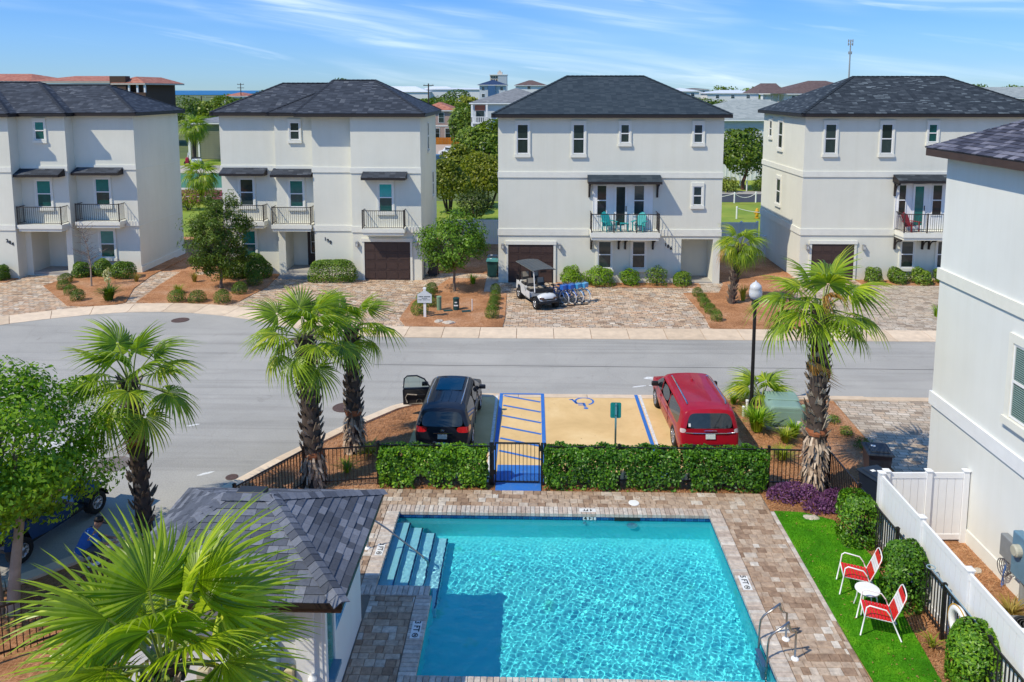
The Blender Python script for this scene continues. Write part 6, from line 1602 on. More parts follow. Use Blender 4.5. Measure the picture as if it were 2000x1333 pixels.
vinyl('low white vinyl panel fence across the gap beside house 186', [(10.45, 51.0), (12.7, 51.0), (15.05, 51.0)], 1.3)
# ------------------------------------------------------------------ vehicles
def paint(name, c, coat=1.0, flake=.15):
    m, nt, p, out = mat_new(name)
    v = coords(nt)
    n = noise(nt, 2.0, 4, .6, v)
    nt.links.new(ramp(nt, ((.3, tuple(x*.9 for x in c)), (.7, tuple(min(1, x*1.1) for x in c))), n), p.inputs['Base Color'])
    p.inputs['Roughness'].default_value = .38; p.inputs['Metallic'].default_value = .0; p.inputs['Specular IOR Level'].default_value = .2; p.inputs['Coat Weight'].default_value = coat * .45; p.inputs['Coat Roughness'].default_value = .05
    bump(nt, p, noise(nt, 1.2, 2, .5, v), .05, .02)
    return m
MT['car_black'] = paint('black_car_paint', (.012, .014, .022))
MT['car_red'] = paint('red_car_paint', (.33, .006, .018))
MT['car_white'] = paint('white_car_paint', (.62, .63, .63))
MT['car_blue'] = paint('blue_car_paint', (.02, .06, .16))
MT['car_glass'] = glass_mat('car_glass', (.012, .018, .022), .03)
MT['tail'] = plain('tail_lamp_red', (.50, .012, .018), .15, var=.15, coat=1.0)
MT['tail_clear'] = plain('tail_lamp_clear', (.62, .50, .50), .15, var=.1, coat=1.0)
MT['plate'] = plain('licence_plate', (.55, .62, .60), .4, var=.15, scale=18)

def wheel(parent, x, y, r, w, side, rim='alloy', spokes=5, rimr=.66, mesh={}):
    key = (r, w, rim, spokes)
    if key not in mesh:
        mb = MB(); mb.lathe([(r*rimr, -w/2 + .02), (r*.93, -w/2), (r, -w*.35), (r, w*.35), (r*.93, w/2), (r*rimr, w/2 - .02), (r*rimr*.96, w/2 - .05), (r*rimr*.96, -w/2 + .02)], n=28, axis='x')
        t = mb.mesh('wheel', MT['rubber'], True)
        mb = MB(); R0 = r*rimr
        mb.lathe([(R0, w/2 - .05), (R0, w/2 - .012), (R0*.92, w/2 - .012), (R0*.90, w/2 - .05)], n=24, axis='x')
        for k in range(spokes):
            a = 2*PI*k/spokes; c, s = math.cos(a), math.sin(a)
            for d in (-.05, .05): mb.tube([(w/2 - .02, c*.04 - s*d*.4, s*.04 + c*d*.4), (w/2 - .018, c*R0*.93 - s*d, s*R0*.93 + c*d)], .022*r/.35, 5)
        mb.lathe([(.07, w/2 - .05), (.065, w/2 - .005)], n=12, axis='x')
        mesh[key] = (t, mb.mesh('rim', MT[rim], True))
    t, m = mesh[key]
    o = link('wheel', t, parent, (x, y, r), (0, 0, 0 if side > 0 else PI)); link('rim', m, o)
    return o

def loft_car(root, sp):
    """body lofted from rear (y = 0) to nose (y = L) along local +Y; sp gives the section heights and the parts of the skin"""
    L, W = sp['L'], sp['W'] / 2; yr, yf, ra = sp['yr'], sp['yf'], sp['ra']
    ys = sorted(set([round(v, 3) for v in [0, .10, .32, .62] + [yr + d for d in (-ra, -ra*.86, -ra*.5, 0, ra*.5, ra*.86, ra)] + sp['pillars'] + [sp['roof_front'], sp['cowl'], sp['cowl'] + .3] + [yf + d for d in (-ra, -ra*.86, -ra*.5, 0, ra*.5, ra*.86, ra)] + [L - .30, L - .12, L]]))
    K = 8
    def ring(y):
        arch = 0
        for c in (yr, yf):
            if abs(y - c) < ra: arch = max(arch, math.sqrt(ra*ra - (y - c)**2) + .30)
        z0 = max(sp['sill'], arch)
        plan = 1 - .07 * max(0, (.35 - y) / .35)**2 - .16 * max(0, (y - (L - .75)) / .75)**2
        h = sp['h']; hd = sp['hood']
        f = min(1, max(0, (y - sp['roof_front']) / (sp['cowl'] - sp['roof_front'])))     # windscreen
        g = min(1, max(0, (y - sp['cowl']) / (L - sp['cowl'])))                            # bonnet
        belt = h[4] + (hd - .04 - h[4]) * (f if y > sp['roof_front'] else 0) * .6 - .22 * g * g
        roofz = h[6] - .05 * max(0, 1 - y / .5) - .02 * max(0, (y - sp['roof_front'] + .6)) * (y < sp['roof_front'])
        z5 = h[5] + (hd - h[5]) * f - .25*g*g; z6 = roofz + (hd + .03 - roofz) * f - .26*g*g; z7 = h[7] - .05 * max(0, 1 - y/.5) + (hd + .06 - h[7]) * f - .27*g*g
        x5 = sp['x'][5] + (sp['x'][4] - .06 - sp['x'][5]) * f; x6 = sp['x'][6] + (sp['x'][4] - .22 - sp['x'][6]) * f
        zz = [z0, max(h[1], z0 + .05), max(h[2], z0 + .10), h[3] - .12*g*g, belt, z5, z6, z7]
        if y > yf: zz[0] = max(z0, .22)
        for k in range(1, K): zz[k] = max(zz[k], zz[k-1] + .012)
        xx = [sp['x'][0], sp['x'][1], sp['x'][2], sp['x'][3], sp['x'][4], x5, x6, 0]
        off = sp['rear']; e = max(0, 1 - y / .9)
        ft = [0, .0, .02, .05, .12, .16, .2, .2]; ef = max(0, 1 - (L - y) / .6)
        return [Vector((xx[k] * W * plan, y + off[k]*e - ft[k]*ef, zz[k])) for k in range(K)]
    rings = [ring(y) for y in ys]
    F = {}
    vs = []; idx = {}
    def vid(p):
        q = (round(p.x, 4), round(p.y, 4), round(p.z, 4))
        if q not in idx: idx[q] = len(vs); vs.append(q)
        return idx[q]
    def put(t, pts):
        i = []
        for p in pts:
            k = vid(p)
            if k not in i: i.append(k)
        if len(i) > 2: F.setdefault(t, []).append(i)
    mir = lambda p: Vector((-p.x, p.y, p.z))
    cols = sp['cols']
    for a in range(len(ys) - 1):
        A, B = rings[a], rings[a+1]; ym = (ys[a] + ys[a+1]) / 2
        for k in range(6):
            t = 'body'
            if k == 4: t = sp['side'](ym)
            if k == 3 and ys[a] < sp.get('light_wrap', .3) and sp['light_wrap'] > ys[a+1] - .01: t = 'tail'
            if k == 0 and ym > .1 and (ym < L - .2): t = 'trim' if sp.get('clad') else 'body'
            put(t + ('+' if t != 'body' and t != 'trim' else ''), [A[k], B[k], B[k+1], A[k+1]]); put(t + ('-' if t not in ('body', 'trim') else ''), [mir(A[k]), mir(A[k+1]), mir(B[k+1]), mir(B[k])])
        t = 'windscreen' if sp['roof_front'] <= ys[a] and ys[a+1] <= sp['cowl'] + .001 else sp['top'](ym)
        S = lambda Rg, u: Vector((Rg[6].x*u, Rg[6].y*(abs(u)) + Rg[7].y*(1-abs(u)), Rg[7].z + (Rg[6].z - Rg[7].z)*u*u))
        for u0, u1 in zip((-1, -.6, 0, .6), (-.6, 0, .6, 1)): put(t, [S(A, u0), S(A, u1), S(B, u1), S(B, u0)])
    # tailgate / rear cap, rows follow the first ring; nose cap likewise
    def cap(Rg, sgn, rear):
        def Q(k, u):
            p = Rg[k]; bow = .07 * (1 - u*u) * (1 if k < 5 else .6)
            if k == 6: return S0(u)
            return Vector((p.x*u, p.y - sgn*bow, p.z + (.02*(1-u*u) if k >= 4 else 0)))
        def S0(u):
            z = Rg[7].z + (Rg[6].z - Rg[7].z)*u*u; return Vector((Rg[6].x*u, Rg[6].y*abs(u) + Rg[7].y*(1-abs(u)), z))
        us = cols if rear else [-1, -.6, 0, .6, 1]
        top = [-1, -.6, 0, .6, 1]
        for k in range(6):
            if k == 5:      # last row meets the roof columns
                lo = us; hi = top
                for u0, u1 in zip(us, us[1:]):
                    put(sp['cap'](k, u0, u1) if rear else 'body', [Q(5, u0), Q(5, u1), S0(u1), S0(u0)])
                continue
            for u0, u1 in zip(us, us[1:]): put(sp['cap'](k, u0, u1) if rear else 'body', [Q(k, u0), Q(k, u1), Q(k+1, u1), Q(k+1, u0)])
    cap(rings[0], 1, True); cap(rings[-1], -1, False)
    info = {'body': ('body', sp['paint']), 'trim': ('sill_cladding', MT['black']), 'glass': ('side_window', MT['car_glass']), 'pillar': ('pillar', sp.get('pillar', MT['black'])), 'tail': ('tail_light', sp.get('tailmat', MT['tail'])), 'rearglass': ('rear_window', MT['car_glass']), 'windscreen': ('windscreen', MT['car_glass']), 'bumper': ('bumper', sp.get('bumper', MT['black'])), 'top': ('roof_panel', sp.get('roofmat', sp['paint']))}
    for t, faces in F.items():
        base = t.rstrip('+-0123456789'); used = sorted({i for f in faces for i in f}); mp = {i: n for n, i in enumerate(used)}
        me = bpy.data.meshes.new(info[base][0]); me.from_pydata([vs[i] for i in used], [], [[mp[i] for i in f] for f in faces]); me.materials.append(info[base][1])
        me.polygons.foreach_set('use_smooth', [True]*len(faces)); me.update()
        o = link(info[base][0], me, root); s = o.modifiers.new('smooth', 'SUBSURF'); s.levels = 2; s.render_levels = 2
    mb = MB(); mb.box(-W*.8, W*.8, .25, L - .3, .2, .72); mb.build('underbody', MT['black'], root)
    for c in (yr, yf):
        for s in (-1, 1): wheel(root, s*(W - .125), c, sp['wr'], .225, s, spokes=sp['spokes'])
    return rings

def black_suv():
    r = empty('parked_car', (-2.62, 22.02, .015), 'glossy black seven seat car with its driver door standing open', 'car', rz=R(-1.2)); r.scale = (.88, .97, .88)
    sp = dict(L=4.76, W=1.90, yr=1.0, yf=3.80, ra=.40, wr=.36, spokes=5, sill=.30, pillars=[.85, 1.75, 1.83, 2.72, 2.80], roof_front=2.95, cowl=3.72, hood=1.06, clad=True,
              h=[.3, .50, .74, .90, 1.08, 1.50, 1.60, 1.655], x=[.90, .965, 1.0, .99, .965, .81, .73, 0], rear=[.12, .0, .01, .02, .06, .24, .30, .32], paint=MT['car_black'], light_wrap=.33,
              cols=[-1, -.86, -.56, -.2, .2, .56, .86, 1], top=lambda y: 'body')
    def side(y):
        if y < .32 or y > 3.55: return 'body'
        if 1.75 < y < 1.83 or 2.72 < y < 2.80: return 'pillar'
        return 'glass' + ('1' if y < 1.79 else '2' if y < 2.76 else '3')
    def cap(k, a, b):
        m = abs((a+b)/2)
        if k == 3 and m > .5: return 'tail' + ('+' if a + b > 0 else '-')
        if k == 4 and m < .86: return 'rearglass'
        if k in (0,): return 'bumper'
        return 'body'
    sp['side'] = side; sp['cap'] = cap
    loft_car(r, sp)
    mb = MB(); mb.box(-.155, .155, -.012, 0, 0, .155); mb.build('licence_plate', MT['plate'], r, loc=(.02, -.055, .70))
    mb = MB(); mb.box(-.30, .30, -.02, 0, 0, .025); mb.build('tailgate_trim', MT['chrome'], r, loc=(.02, -.052, .885))
    mb = MB(); mb.ring((0, 0, 0), .055, .007, 20, 5, axis='y'); mb.tube([(-.03, 0, -.02), (0, 0, .022), (.03, 0, -.02)], .007, 5); o = mb.build('badge', MT['chrome'], r, loc=(.02, -.045, .985)); o.scale = (1.35, 1, .8)
    mb = MB(); mb.tube([(-.78, .02, .56), (-.4, -.035, .56), (0, -.065, .56), (.4, -.035, .56), (.78, .02, .56)], .012, 6); mb.build('bumper_trim', MT['chrome'], r)
    for s in (-1, 1):
        mb = MB(); mb.box(-.09, .09, -.02, 0, 0, .06); mb.build('reflector', MT['tail'], r, loc=(s*.66, .005, .40), rot=(0, 0, s*.16))
        mb = MB(); mb.tube([(s*.56, .58, 1.64), (s*.585, .72, 1.70), (s*.60, 1.7, 1.72), (s*.585, 2.6, 1.70), (s*.56, 2.78, 1.65)], .020, 6); mb.build('roof_rail', MT['chrome'], r, smooth=True)
    for x in (-.36, -.12, .12, .36):
        mb = MB(); mb.box(x - .012, x + .012, .75, 1.62, 0, .012); mb.build('roof_rib', MT['car_black'], r, loc=(0, 0, 1.652 - .12*x*x))
    mb = MB(); mb.box(-.46, .46, 1.66, 2.72, 0, .006); mb.build('glass_roof', MT['car_glass'], r, loc=(0, 0, 1.650))
    mb = MB(); mb.tube([(0, .20, 1.15), (.1, .225, 1.18), (.36, .235, 1.19)], .012, 5); mb.build('rear_wiper', MT['black'], r)
    def mirror(s):
        mb = MB(); mb.bbox(-.12, .12, -.06, .06, -.07, .08, .03); o = mb.build('wing_mirror', MT['car_black'], r, loc=(s*1.04, 3.30, 1.10), bevel=.02); return o
    mirror(1)
    for y in (1.55, 2.45):
        mb = MB(); mb.tube([(.965, y, .93), (.985, y + .07, .935), (.985, y + .15, .935), (.965, y + .22, .93)], .013, 5); mb.build('door_handle', MT['chrome'], r)
    for y in (1.70, 2.76):
        mb = MB(); mb.box(.935, .9535, y - .004, y + .004, .42, 1.04); mb.build('door_seam', MT['black'], r)
    # dark doorway and the open front door, hinged at the front pillar
    mb = MB(); mb.box(-.955, -.945, 2.30, 3.25, .40, 1.02); mb.build('doorway', MT['black'], r)
    d = MB(); w = 1.02
    prof = [(0, .36), (w, .40), (w + .02, .95), (w - .02, 1.04), (0, 1.04)]
    for t, (y0, y1) in enumerate(((-.05, .05),)):
        a = [d.vert((x, y0, z)) for x, z in prof]; b = [d.vert((x, y1, z)) for x, z in prof]; d.face(a); d.face(b[::-1])
        for k in range(5): j = (k+1) % 5; d.face((a[k], b[k], b[j], a[j]))
    door = d.build('open_door', MT['car_black'], r, loc=(-.93, 3.32, 0), rot=(0, 0, R(180 + 8)), bevel=.02)
    f = MB(); f.tube([(w - .01, 0, 1.03), (w - .05, 0, 1.40), (w - .16, 0, 1.50), (.50, 0, 1.50), (.22, 0, 1.36), (.02, 0, 1.05)], .028, 6); f.build('window_frame', MT['car_black'], door, smooth=True)
    g = MB(); g.poly([(w - .02, 0, 1.04), (w - .06, 0, 1.40), (w - .16, 0, 1.49), (.50, 0, 1.49), (.23, 0, 1.35), (.04, 0, 1.05)])
    cg, nt, p, o_ = mat_new('clear_glass'); nt.nodes.remove(p)
    t1 = nt.nodes.new('ShaderNodeBsdfTransparent'); t1.inputs[0].default_value = (.72, .84, .82, 1); t2 = nt.nodes.new('ShaderNodeBsdfGlossy'); t2.inputs['Roughness'].default_value = .02; ms = nt.nodes.new('ShaderNodeMixShader'); ms.inputs[0].default_value = .22
    nt.links.new(t1.outputs[0], ms.inputs[1]); nt.links.new(t2.outputs[0], ms.inputs[2]); nt.links.new(ms.outputs[0], o_.inputs[0]); MT['clear_glass'] = cg
    g.build('pane', cg, door)
    tr = plain('door_trim_tan', (.22, .185, .15), .6, var=.15)
    p_ = MB(); p_.box(.06, w - .06, .052, .075, .42, .98); p_.box(.2, w - .12, .076, .12, .72, .80); p_.build('door_card', plain('door_card_black', (.03, .028, .028), .6), door, bevel=.01)
    a = MB(); a.ring((.42, .083, .52), .10, .012, 18, 5, axis='y'); a.tube([(w - .16, .10, .50), (w - .10, .10, .70), (w - .16, .13, .84), (.5, .13, .80)], .026, 6); a.tube([(.25, .085, .44), (w - .2, .085, .44)], .03, 6); a.build('armrest', tr, door, smooth=True)
    m_ = MB(); m_.bbox(-.12, .12, -.06, .06, -.07, .08, .03); m_.build('wing_mirror', MT['car_black'], door, loc=(.20, -.13, 1.12), bevel=.02)
black_suv()

def red_van():
    r = empty('parked_car', (5.16, 22.05, .015), 'dark red minivan parked beside the handicapped bay with black roof rails', 'minivan', rz=R(1.5)); r.scale = (.90, .97, .90)
    sp = dict(L=5.14, W=1.99, yr=1.05, yf=4.13, ra=.40, wr=.345, spokes=7, sill=.25, pillars=[.95, 1.80, 1.88, 2.95, 3.03], roof_front=3.20, cowl=4.05, hood=1.05,
              h=[.25, .48, .72, .92, 1.06, 1.53, 1.64, 1.70], x=[.92, .98, 1.0, .995, .98, .865, .79, 0], rear=[.10, .0, .03, .07, .08, .17, .22, .24], paint=MT['car_red'], light_wrap=.11,
              cols=[-1, -.84, -.5, 0, .5, .84, 1], top=lambda y: 'body', bumper=MT['car_red'], pillar=MT['car_red'], tailmat=MT['tail_clear'])
    def side(y):
        if y < .32 or y > 3.9: return 'body'
        if 1.80 < y < 1.88 or 2.95 < y < 3.03: return 'pillar'
        return 'glass' + ('1' if y < 1.84 else '2' if y < 2.99 else '3')
    def cap(k, a, b):
        m = abs((a+b)/2)
        if k == 3 and m > .84: return 'tail' + ('+' if a + b > 0 else '-')
        if k == 4 and m < .84: return 'rearglass'
        return 'body'
    sp['side'] = side; sp['cap'] = cap
    loft_car(r, sp)
    mb = MB(); mb.box(-.155, .155, -.012, 0, 0, .155); mb.build('licence_plate', MT['plate'], r, loc=(0, -.045, .76), rot=(R(-10), 0, 0))
    mb = MB(); mb.tube([(-.80, .04, .935), (-.5, -.005, .935), (0, -.022, .935), (.5, -.005, .935), (.80, .04, .935)], .016, 6); mb.build('tailgate_trim', MT['chrome'], r, smooth=True)
    mb = MB(); mb.tube([(-.2, -.012, 1.022), (-.06, -.018, 1.03), (0, -.02, 1.024), (.06, -.018, 1.03), (.2, -.012, 1.022)], .009, 6); mb.build('badge', MT['chrome'], r)
    mb = MB(); mb.bbox(-.62, .62, -.02, .10, -.02, .02, .01); mb.build('bumper_step', MT['black'], r, loc=(0, -.055, .555), bevel=.008)
    for s in (-1, 1):
        mb = MB(); mb.tube([(s*.62, .58, 1.66), (s*.65, .7, 1.735), (s*.65, 2.7, 1.745), (s*.62, 2.95, 1.68)], .022, 6); mb.build('roof_rail', MT['chrome'], r, smooth=True)
        mb = MB(); mb.box(s*.53 - .075, s*.53 + .075, .70, 2.55, 0, .012); mb.build('roof_strip', MT['black'], r, loc=(0, 0, 1.692), rot=(0, s*.16, 0))
        mb = MB(); mb.bbox(-.12, .12, -.06, .06, -.08, .09, .03); mb.build('wing_mirror', MT['black'], r, loc=(s*1.09, 3.62, 1.12), bevel=.02)
        for y in (1.9, 2.9):
            mb = MB(); mb.tube([(s*.985, y, .92), (s*1.01, y + .07, .93), (s*1.01, y + .16, .93), (s*.985, y + .23, .92)], .013, 5); mb.build('door_handle', MT['car_red'], r)
        for y in (1.84, 2.99):
            mb = MB(); mb.box(s*.9915 - .006, s*.9915 + .006, y - .004, y + .004, .42, 1.02); mb.build('door_seam', MT['black'], r)
        mb = MB(); mb.box(s*.992 - .008, s*.992 + .008, 1.55, 3.5, .70, .735); mb.build('side_moulding', MT['car_red'], r)
    mb = MB(); mb.tube([(0, .03, 1.10), (.08, .035, 1.12), (.34, .05, 1.14)], .012, 5); mb.build('rear_wiper', MT['black'], r)
    mb = MB(); mb.lathe([(.04, 0), (.03, .05), (.01, .08)], n=10); mb.build('roof_antenna', MT['car_red'], r, loc=(0, 2.5, 1.695))
    mb = MB(); mb.box(-.035, .035, -.003, 0, -.05, .05); mb.build('window_sticker', MT['white'], r, loc=(-.66, .06, 1.18), rot=(R(-12), 0, 0))
red_van()

def golf_cart(label, x, y, rz, body, roofm, wheels='std', cat='golf cart'):
    r = empty('golf_cart', (x, y, .012), label, cat, rz=rz)
    # runs along local +Y, nose at +Y
    seat = plain('cart_seat', (.045, .043, .042), .6, var=.2); pad = plain('cart_pad', (.34, .30, .24), .7, var=.15)
    fl = MB(); fl.bbox(-.55, .55, -1.25, 1.05, .30, .40, .03); fl.build('floor_pan', MT['black'], r, bevel=.02)
    # rear body with wheel arches, seat boxes, front cowl
    def shell_prof(name, pts, w0, w1, mat, wf=1.0):
        mb = MB(); n = len(pts)
        for s in (-1, 1):
            pass
        A = [mb.vert((-w0, p[0], p[1])) for p in pts]; B = [mb.vert((w0, p[0], p[1])) for p in pts]
        A2 = [mb.vert((-w0*.9, p[0]*1.0, p[1] + .0)) for p in pts]
        mb.face(A); mb.face(B[::-1])
        for k in range(n): j = (k+1) % n; mb.face((A[k], A[j], B[j], B[k]))
        mb.v = [v for v in mb.v]
        return mb.build(name, mat, r, bevel=.035)
    shell_prof('rear_body', [(-1.42, .52), (-1.30, .46), (-1.22, .72), (-1.02, .80), (-.80, .72), (-.70, .42), (-.18, .36), (-.10, .52), (-.30, .80), (-.9, .86), (-1.36, .90)], .56, .5, body)
    shell_prof('seat_box', [(-.10, .34), (.38, .34), (.36, .66), (-.06, .66)], .55, .5, body)
    fc = MB()
    st = [(.86, .40, .50), (1.02, .56, .56), (1.20, .72, .57), (1.38, .74, .53), (1.52, .66, .44), (1.58, .54, .36)]
    prev = None
    for (yy, zt, w) in st:
        row = [(-w, yy, .36 if yy < 1.0 else .46), (-w*1.02, yy, zt*.72), (-w*.86, yy, zt*.97), (-w*.4, yy, zt + .08), (w*.4, yy, zt + .08), (w*.86, yy, zt*.97), (w*1.02, yy, zt*.72), (w, yy, .36 if yy < 1.0 else .46)]
        ids = [fc.vert(p) for p in row]
        if prev:
            for k in range(7): fc.face((prev[k], prev[k+1], ids[k+1], ids[k]))
        else: fc.face(ids[::-1])
        prev = ids
    fc.face(prev); o = fc.build('front_cowl', body, r, smooth=True); s = o.modifiers.new('s', 'SUBSURF'); s.levels = 1; s.render_levels = 1
    g = MB(); g.bbox(-.34, .34, 1.545, 1.60, .50, .57, .02); g.build('grille', MT['black'], r, bevel=.01)
    for s in (-1, 1):
        m = MB(); m.bbox(-.12, .12, -.03, .03, -.045, .045, .02); m.build('headlight', plain('lamp_amber', (.10, .05, .03), .15, coat=1) if 'amb' not in MT else MT['amb'], r, loc=(s*.36, 1.555, .60), rot=(0, 0, -s*.35), bevel=.01)
    em = MB(); em.lathe([(.075, 0), (.07, .015)], n=18); em.build('badge', MT['black'], r, loc=(0, 1.30, .845), rot=(R(-12), 0, 0))
    bp = MB(); bp.bbox(-.5, .5, 1.50, 1.66, .34, .44, .03); bp.build('front_bumper', MT['black'], r, bevel=.02)
    # seats
    for yy in (.12, -.62):
        b = MB(); b.bbox(-.52, .52, yy - .24, yy + .24, .68 if yy > 0 else .86, .80 if yy > 0 else .98, .03); b.build('seat', seat, r, bevel=.03)
        zb = .80 if yy > 0 else .98
        for s in (-1, 1):
            q = MB(); q.bbox(-.2, .2, -.18, .18, 0, .03, .01); q.build('seat_pad', pad, r, loc=(s*.26, yy + .03, zb), bevel=.01)
            q = MB(); q.bbox(-.21, .21, -.05, .05, 0, .42, .03); q.build('backrest', seat, r, loc=(s*.26, yy - .26, zb + .02), rot=(R(10), 0, 0), bevel=.03)
            q = MB(); q.bbox(-.16, .16, -.06, -.045, .10, .38, .005); q.bbox(-.16, .16, .052, .062, .14, .40, .004); q.build('headrest', pad, r, loc=(s*.26, yy - .26, zb + .04), rot=(R(10), 0, 0))
    rb = MB(); rb.bbox(-.5, .5, -1.66, -1.20, .62, .72, .03); rb.build('rear_deck', seat, r, bevel=.02)
    for s in (-1, 1):
        q = MB(); q.tube([(s*.45, -1.62, .72), (s*.45, -1.62, 1.15), (s*.45, -1.25, 1.15)], .02, 6); q.build('grab_rail', MT['black'], r)
    # dash, wheel, windscreen posts, roof
    d = MB(); d.bbox(-.5, .5, .78, .98, .72, .90, .04); d.build('dashboard', MT['black'], r, bevel=.03)
    sw = MB(); sw.ring((0, 0, 0), .17, .016, 22, 6); sw.tube([(-.16, 0, 0), (.16, 0, 0)], .014, 5); sw.tube([(0, 0, 0), (0, .0, -.25)], .02, 6); sw.build('steering_wheel', MT['black'], r, loc=(-.27, .66, 1.0), rot=(R(-32 - 20), 0, 0))
    for s in (-1, 1):
        q = MB(); q.tube([(s*.50, .98, .78), (s*.49, .80, 1.86)], .024, 6); q.build('post', MT['black'] if s < 0 else MT['white'], r)
        q = MB(); q.tube([(s*.50, -1.12, .86), (s*.50, -1.02, 1.86)], .024, 6); q.build('post', MT['black'], r)
    rf = MB(); n = 6
    for k in range(n):
        a = -.6 + 1.2*k/n; b = a + 1.2/n - .008; za = .06*(1 - (a/.6)**2); zb_ = .06*(1 - (b/.6)**2)
        i = [rf.vert(p) for p in ((a, -1.35, za), (b, -1.35, zb_), (b, 1.02, zb_ - .03), (a, 1.02, za - .03), (a, -1.35, za + .035), (b, -1.35, zb_ + .035), (b, 1.02, zb_ + .005), (a, 1.02, za + .005))]
        for f in ((0,3,2,1),(4,5,6,7),(0,1,5,4),(1,2,6,5),(2,3,7,6),(3,0,4,7)): rf.face([i[t] for t in f])
    rf.build('roof', roofm, r, loc=(0, 0, 1.87))
    e = MB(); e.tube([(-.6, -1.36, 1.88), (-.6, 1.03, 1.85)], .025, 5); e.tube([(.6, -1.36, 1.88), (.6, 1.03, 1.85)], .025, 5); e.build('roof_edge', MT['alloy'], r)
    mi = MB(); mi.bbox(-.16, .16, -.02, .03, -.05, .05, .02); mi.build('mirror', MT['black'], r, loc=(0, .86, 1.78))
    for s in (-1, 1):
        for yy in (1.20, -1.02): wheel(r, s*.50, yy, .29, .24, s, 'alloy', 6, .55)
        fd = MB()
        for k in range(7):
            a = PI*k/6; 
        pts = [(s*.50, 1.20 + .34*math.cos(t), .29 + .34*math.sin(t)) for t in np.linspace(.15, PI - .1, 9)]
        for p, q in zip(pts, pts[1:]): fd.poly([(p[0] - .13, p[1], p[2]), (p[0] + .13, p[1], p[2]), (q[0] + .13, q[1], q[2]), (q[0] - .13, q[1], q[2])])
        o = fd.build('fender', MT['black'], r); so = o.modifiers.new('t', 'SOLIDIFY'); so.thickness = .02
    return r
MT['solar'] = plain('roof_blue_grey', (.022, .036, .052), .3, var=.12)
golf_cart('white four seat golf cart with slate roof parked before the brown garage', .22, 39.35, R(180 + 22), MT['car_white'], MT['solar'])
golf_cart('blue golf cart hidden under the leafy tree beside the turning circle', -11.9, 17.75, R(-14), MT['car_blue'], plain('cart_roof_white', (.6, .6, .6), .4))

def bicycle(label, x, y, rz, frame, lean=.0):
    r = empty('bicycle', (x, y, .012), label, 'bicycle', rz=rz, group='blue bicycles in a row beside the cart'); r.rotation_euler = (lean, 0, rz)
    wm = MB(); wm.ring((0, 0, 0), .33, .022, 26, 6, axis='y'); t = wm.mesh('wheel', MT['white'], True)
    rm = MB(); rm.ring((0, 0, 0), .30, .012, 24, 5, axis='y')
    for k in range(12): a = PI*k/6; rm.tube([(0, 0, 0), (.3*math.cos(a), 0, .3*math.sin(a))], .003, 3, cap=False)
    rm.lathe([(.03, -.04), (.03, .04)], axis='y', n=8); rm = rm.mesh('rim', MT['alloy'])
    for xx in (-.52, .52): o = link('wheel', t, r, (xx, 0, .35)); link('rim', rm, o)
    f = MB()
    f.tube([(-.52, 0, .35), (-.12, 0, .30), (.36, 0, .72)], .02, 7); f.tube([(-.12, 0, .30), (-.22, 0, .80)], .02, 7); f.tube([(-.52, 0, .35), (-.21, 0, .74)], .014, 6); f.tube([(-.2, 0, .66), (.05, 0, .62), (.36, 0, .80)], .018, 7); f.tube([(.33, 0, .95), (.37, 0, .70), (.52, 0, .35)], .018, 7)
    f.build('frame', frame, r, smooth=True)
    h = MB(); h.tube([(.18, -.32, 1.02), (.32, -.2, 1.08), (.33, 0, 1.0), (.32, .2, 1.08), (.18, .32, 1.02)], .014, 6); h.build('handlebar', MT['alloy'], r, smooth=True)
    s = MB(); s.bbox(-.14, .14, -.09, .09, 0, .06, .03); s.build('saddle', MT['black'], r, loc=(-.26, 0, .84), bevel=.02)
    for xx in (-.52, .52):
        m = MB(); pts = [(xx + .375*math.cos(t), .35 + .375*math.sin(t)) for t in np.linspace(.35, PI - .1, 9)]
        for p, q in zip(pts, pts[1:]): m.poly([(p[0], -.035, p[1]), (p[0], .035, p[1]), (q[0], .035, q[1]), (q[0], -.035, q[1])])
        o = m.build('mudguard', frame, r)
    b = MB(); b.tube([(-.12, -.1, .30), (-.12, .1, .30)], .05, 10); b.tube([(-.12, .1, .3), (.02, .12, .22)], .012, 5); b.tube([(-.12, -.1, .3), (-.26, -.12, .38)], .012, 5); b.build('crank', MT['black'], r)
    k = MB(); k.bbox(-.12, .12, -.17, .17, 0, .22, .01); k.build('basket', frame, r, loc=(.52, 0, .80))
    return r
bl = plain('bicycle_blue', (.02, .13, .50), .35, var=.1, coat=.6); bl2 = plain('bicycle_sky_blue', (.06, .30, .55), .35, var=.1, coat=.6)
for k, (x, y, m, lab) in enumerate(((1.28, 39.35, bl, 'blue bicycle standing nearest the white golf cart'), (1.62, 39.45, bl, 'blue bicycle second from the white golf cart'), (1.96, 39.6, bl2, 'pale blue bicycle third from the white golf cart'), (2.28, 39.75, bl2, 'pale blue bicycle at the outer end of the row'))):
    bicycle(lab, x, y, R(-48 + 3*k), m, R(4))
def rack():
    r = empty('bicycle_rack', (1.7, 39.2, .012), 'low black metal rack holding the row of blue bicycles', 'bicycle rack')
    mb = MB(); mb.tube([(-.7, -.25, .03), (.95, .25, .03)], .025, 6); mb.tube([(-.55, -.75, .03), (1.1, -.25, .03)], .025, 6); mb.build('rail', MT['iron'], r)
    for k in range(4):
        m = MB(); x = -.42 + .34*k; m.tube([(x, -.18 + .1*k, .03), (x + .02, -.2 + .1*k, .35), (x + .14, -.62 + .1*k, .35), (x + .15, -.6 + .1*k, .03)], .016, 6); m.build('hoop', MT['iron'], r)
rack()
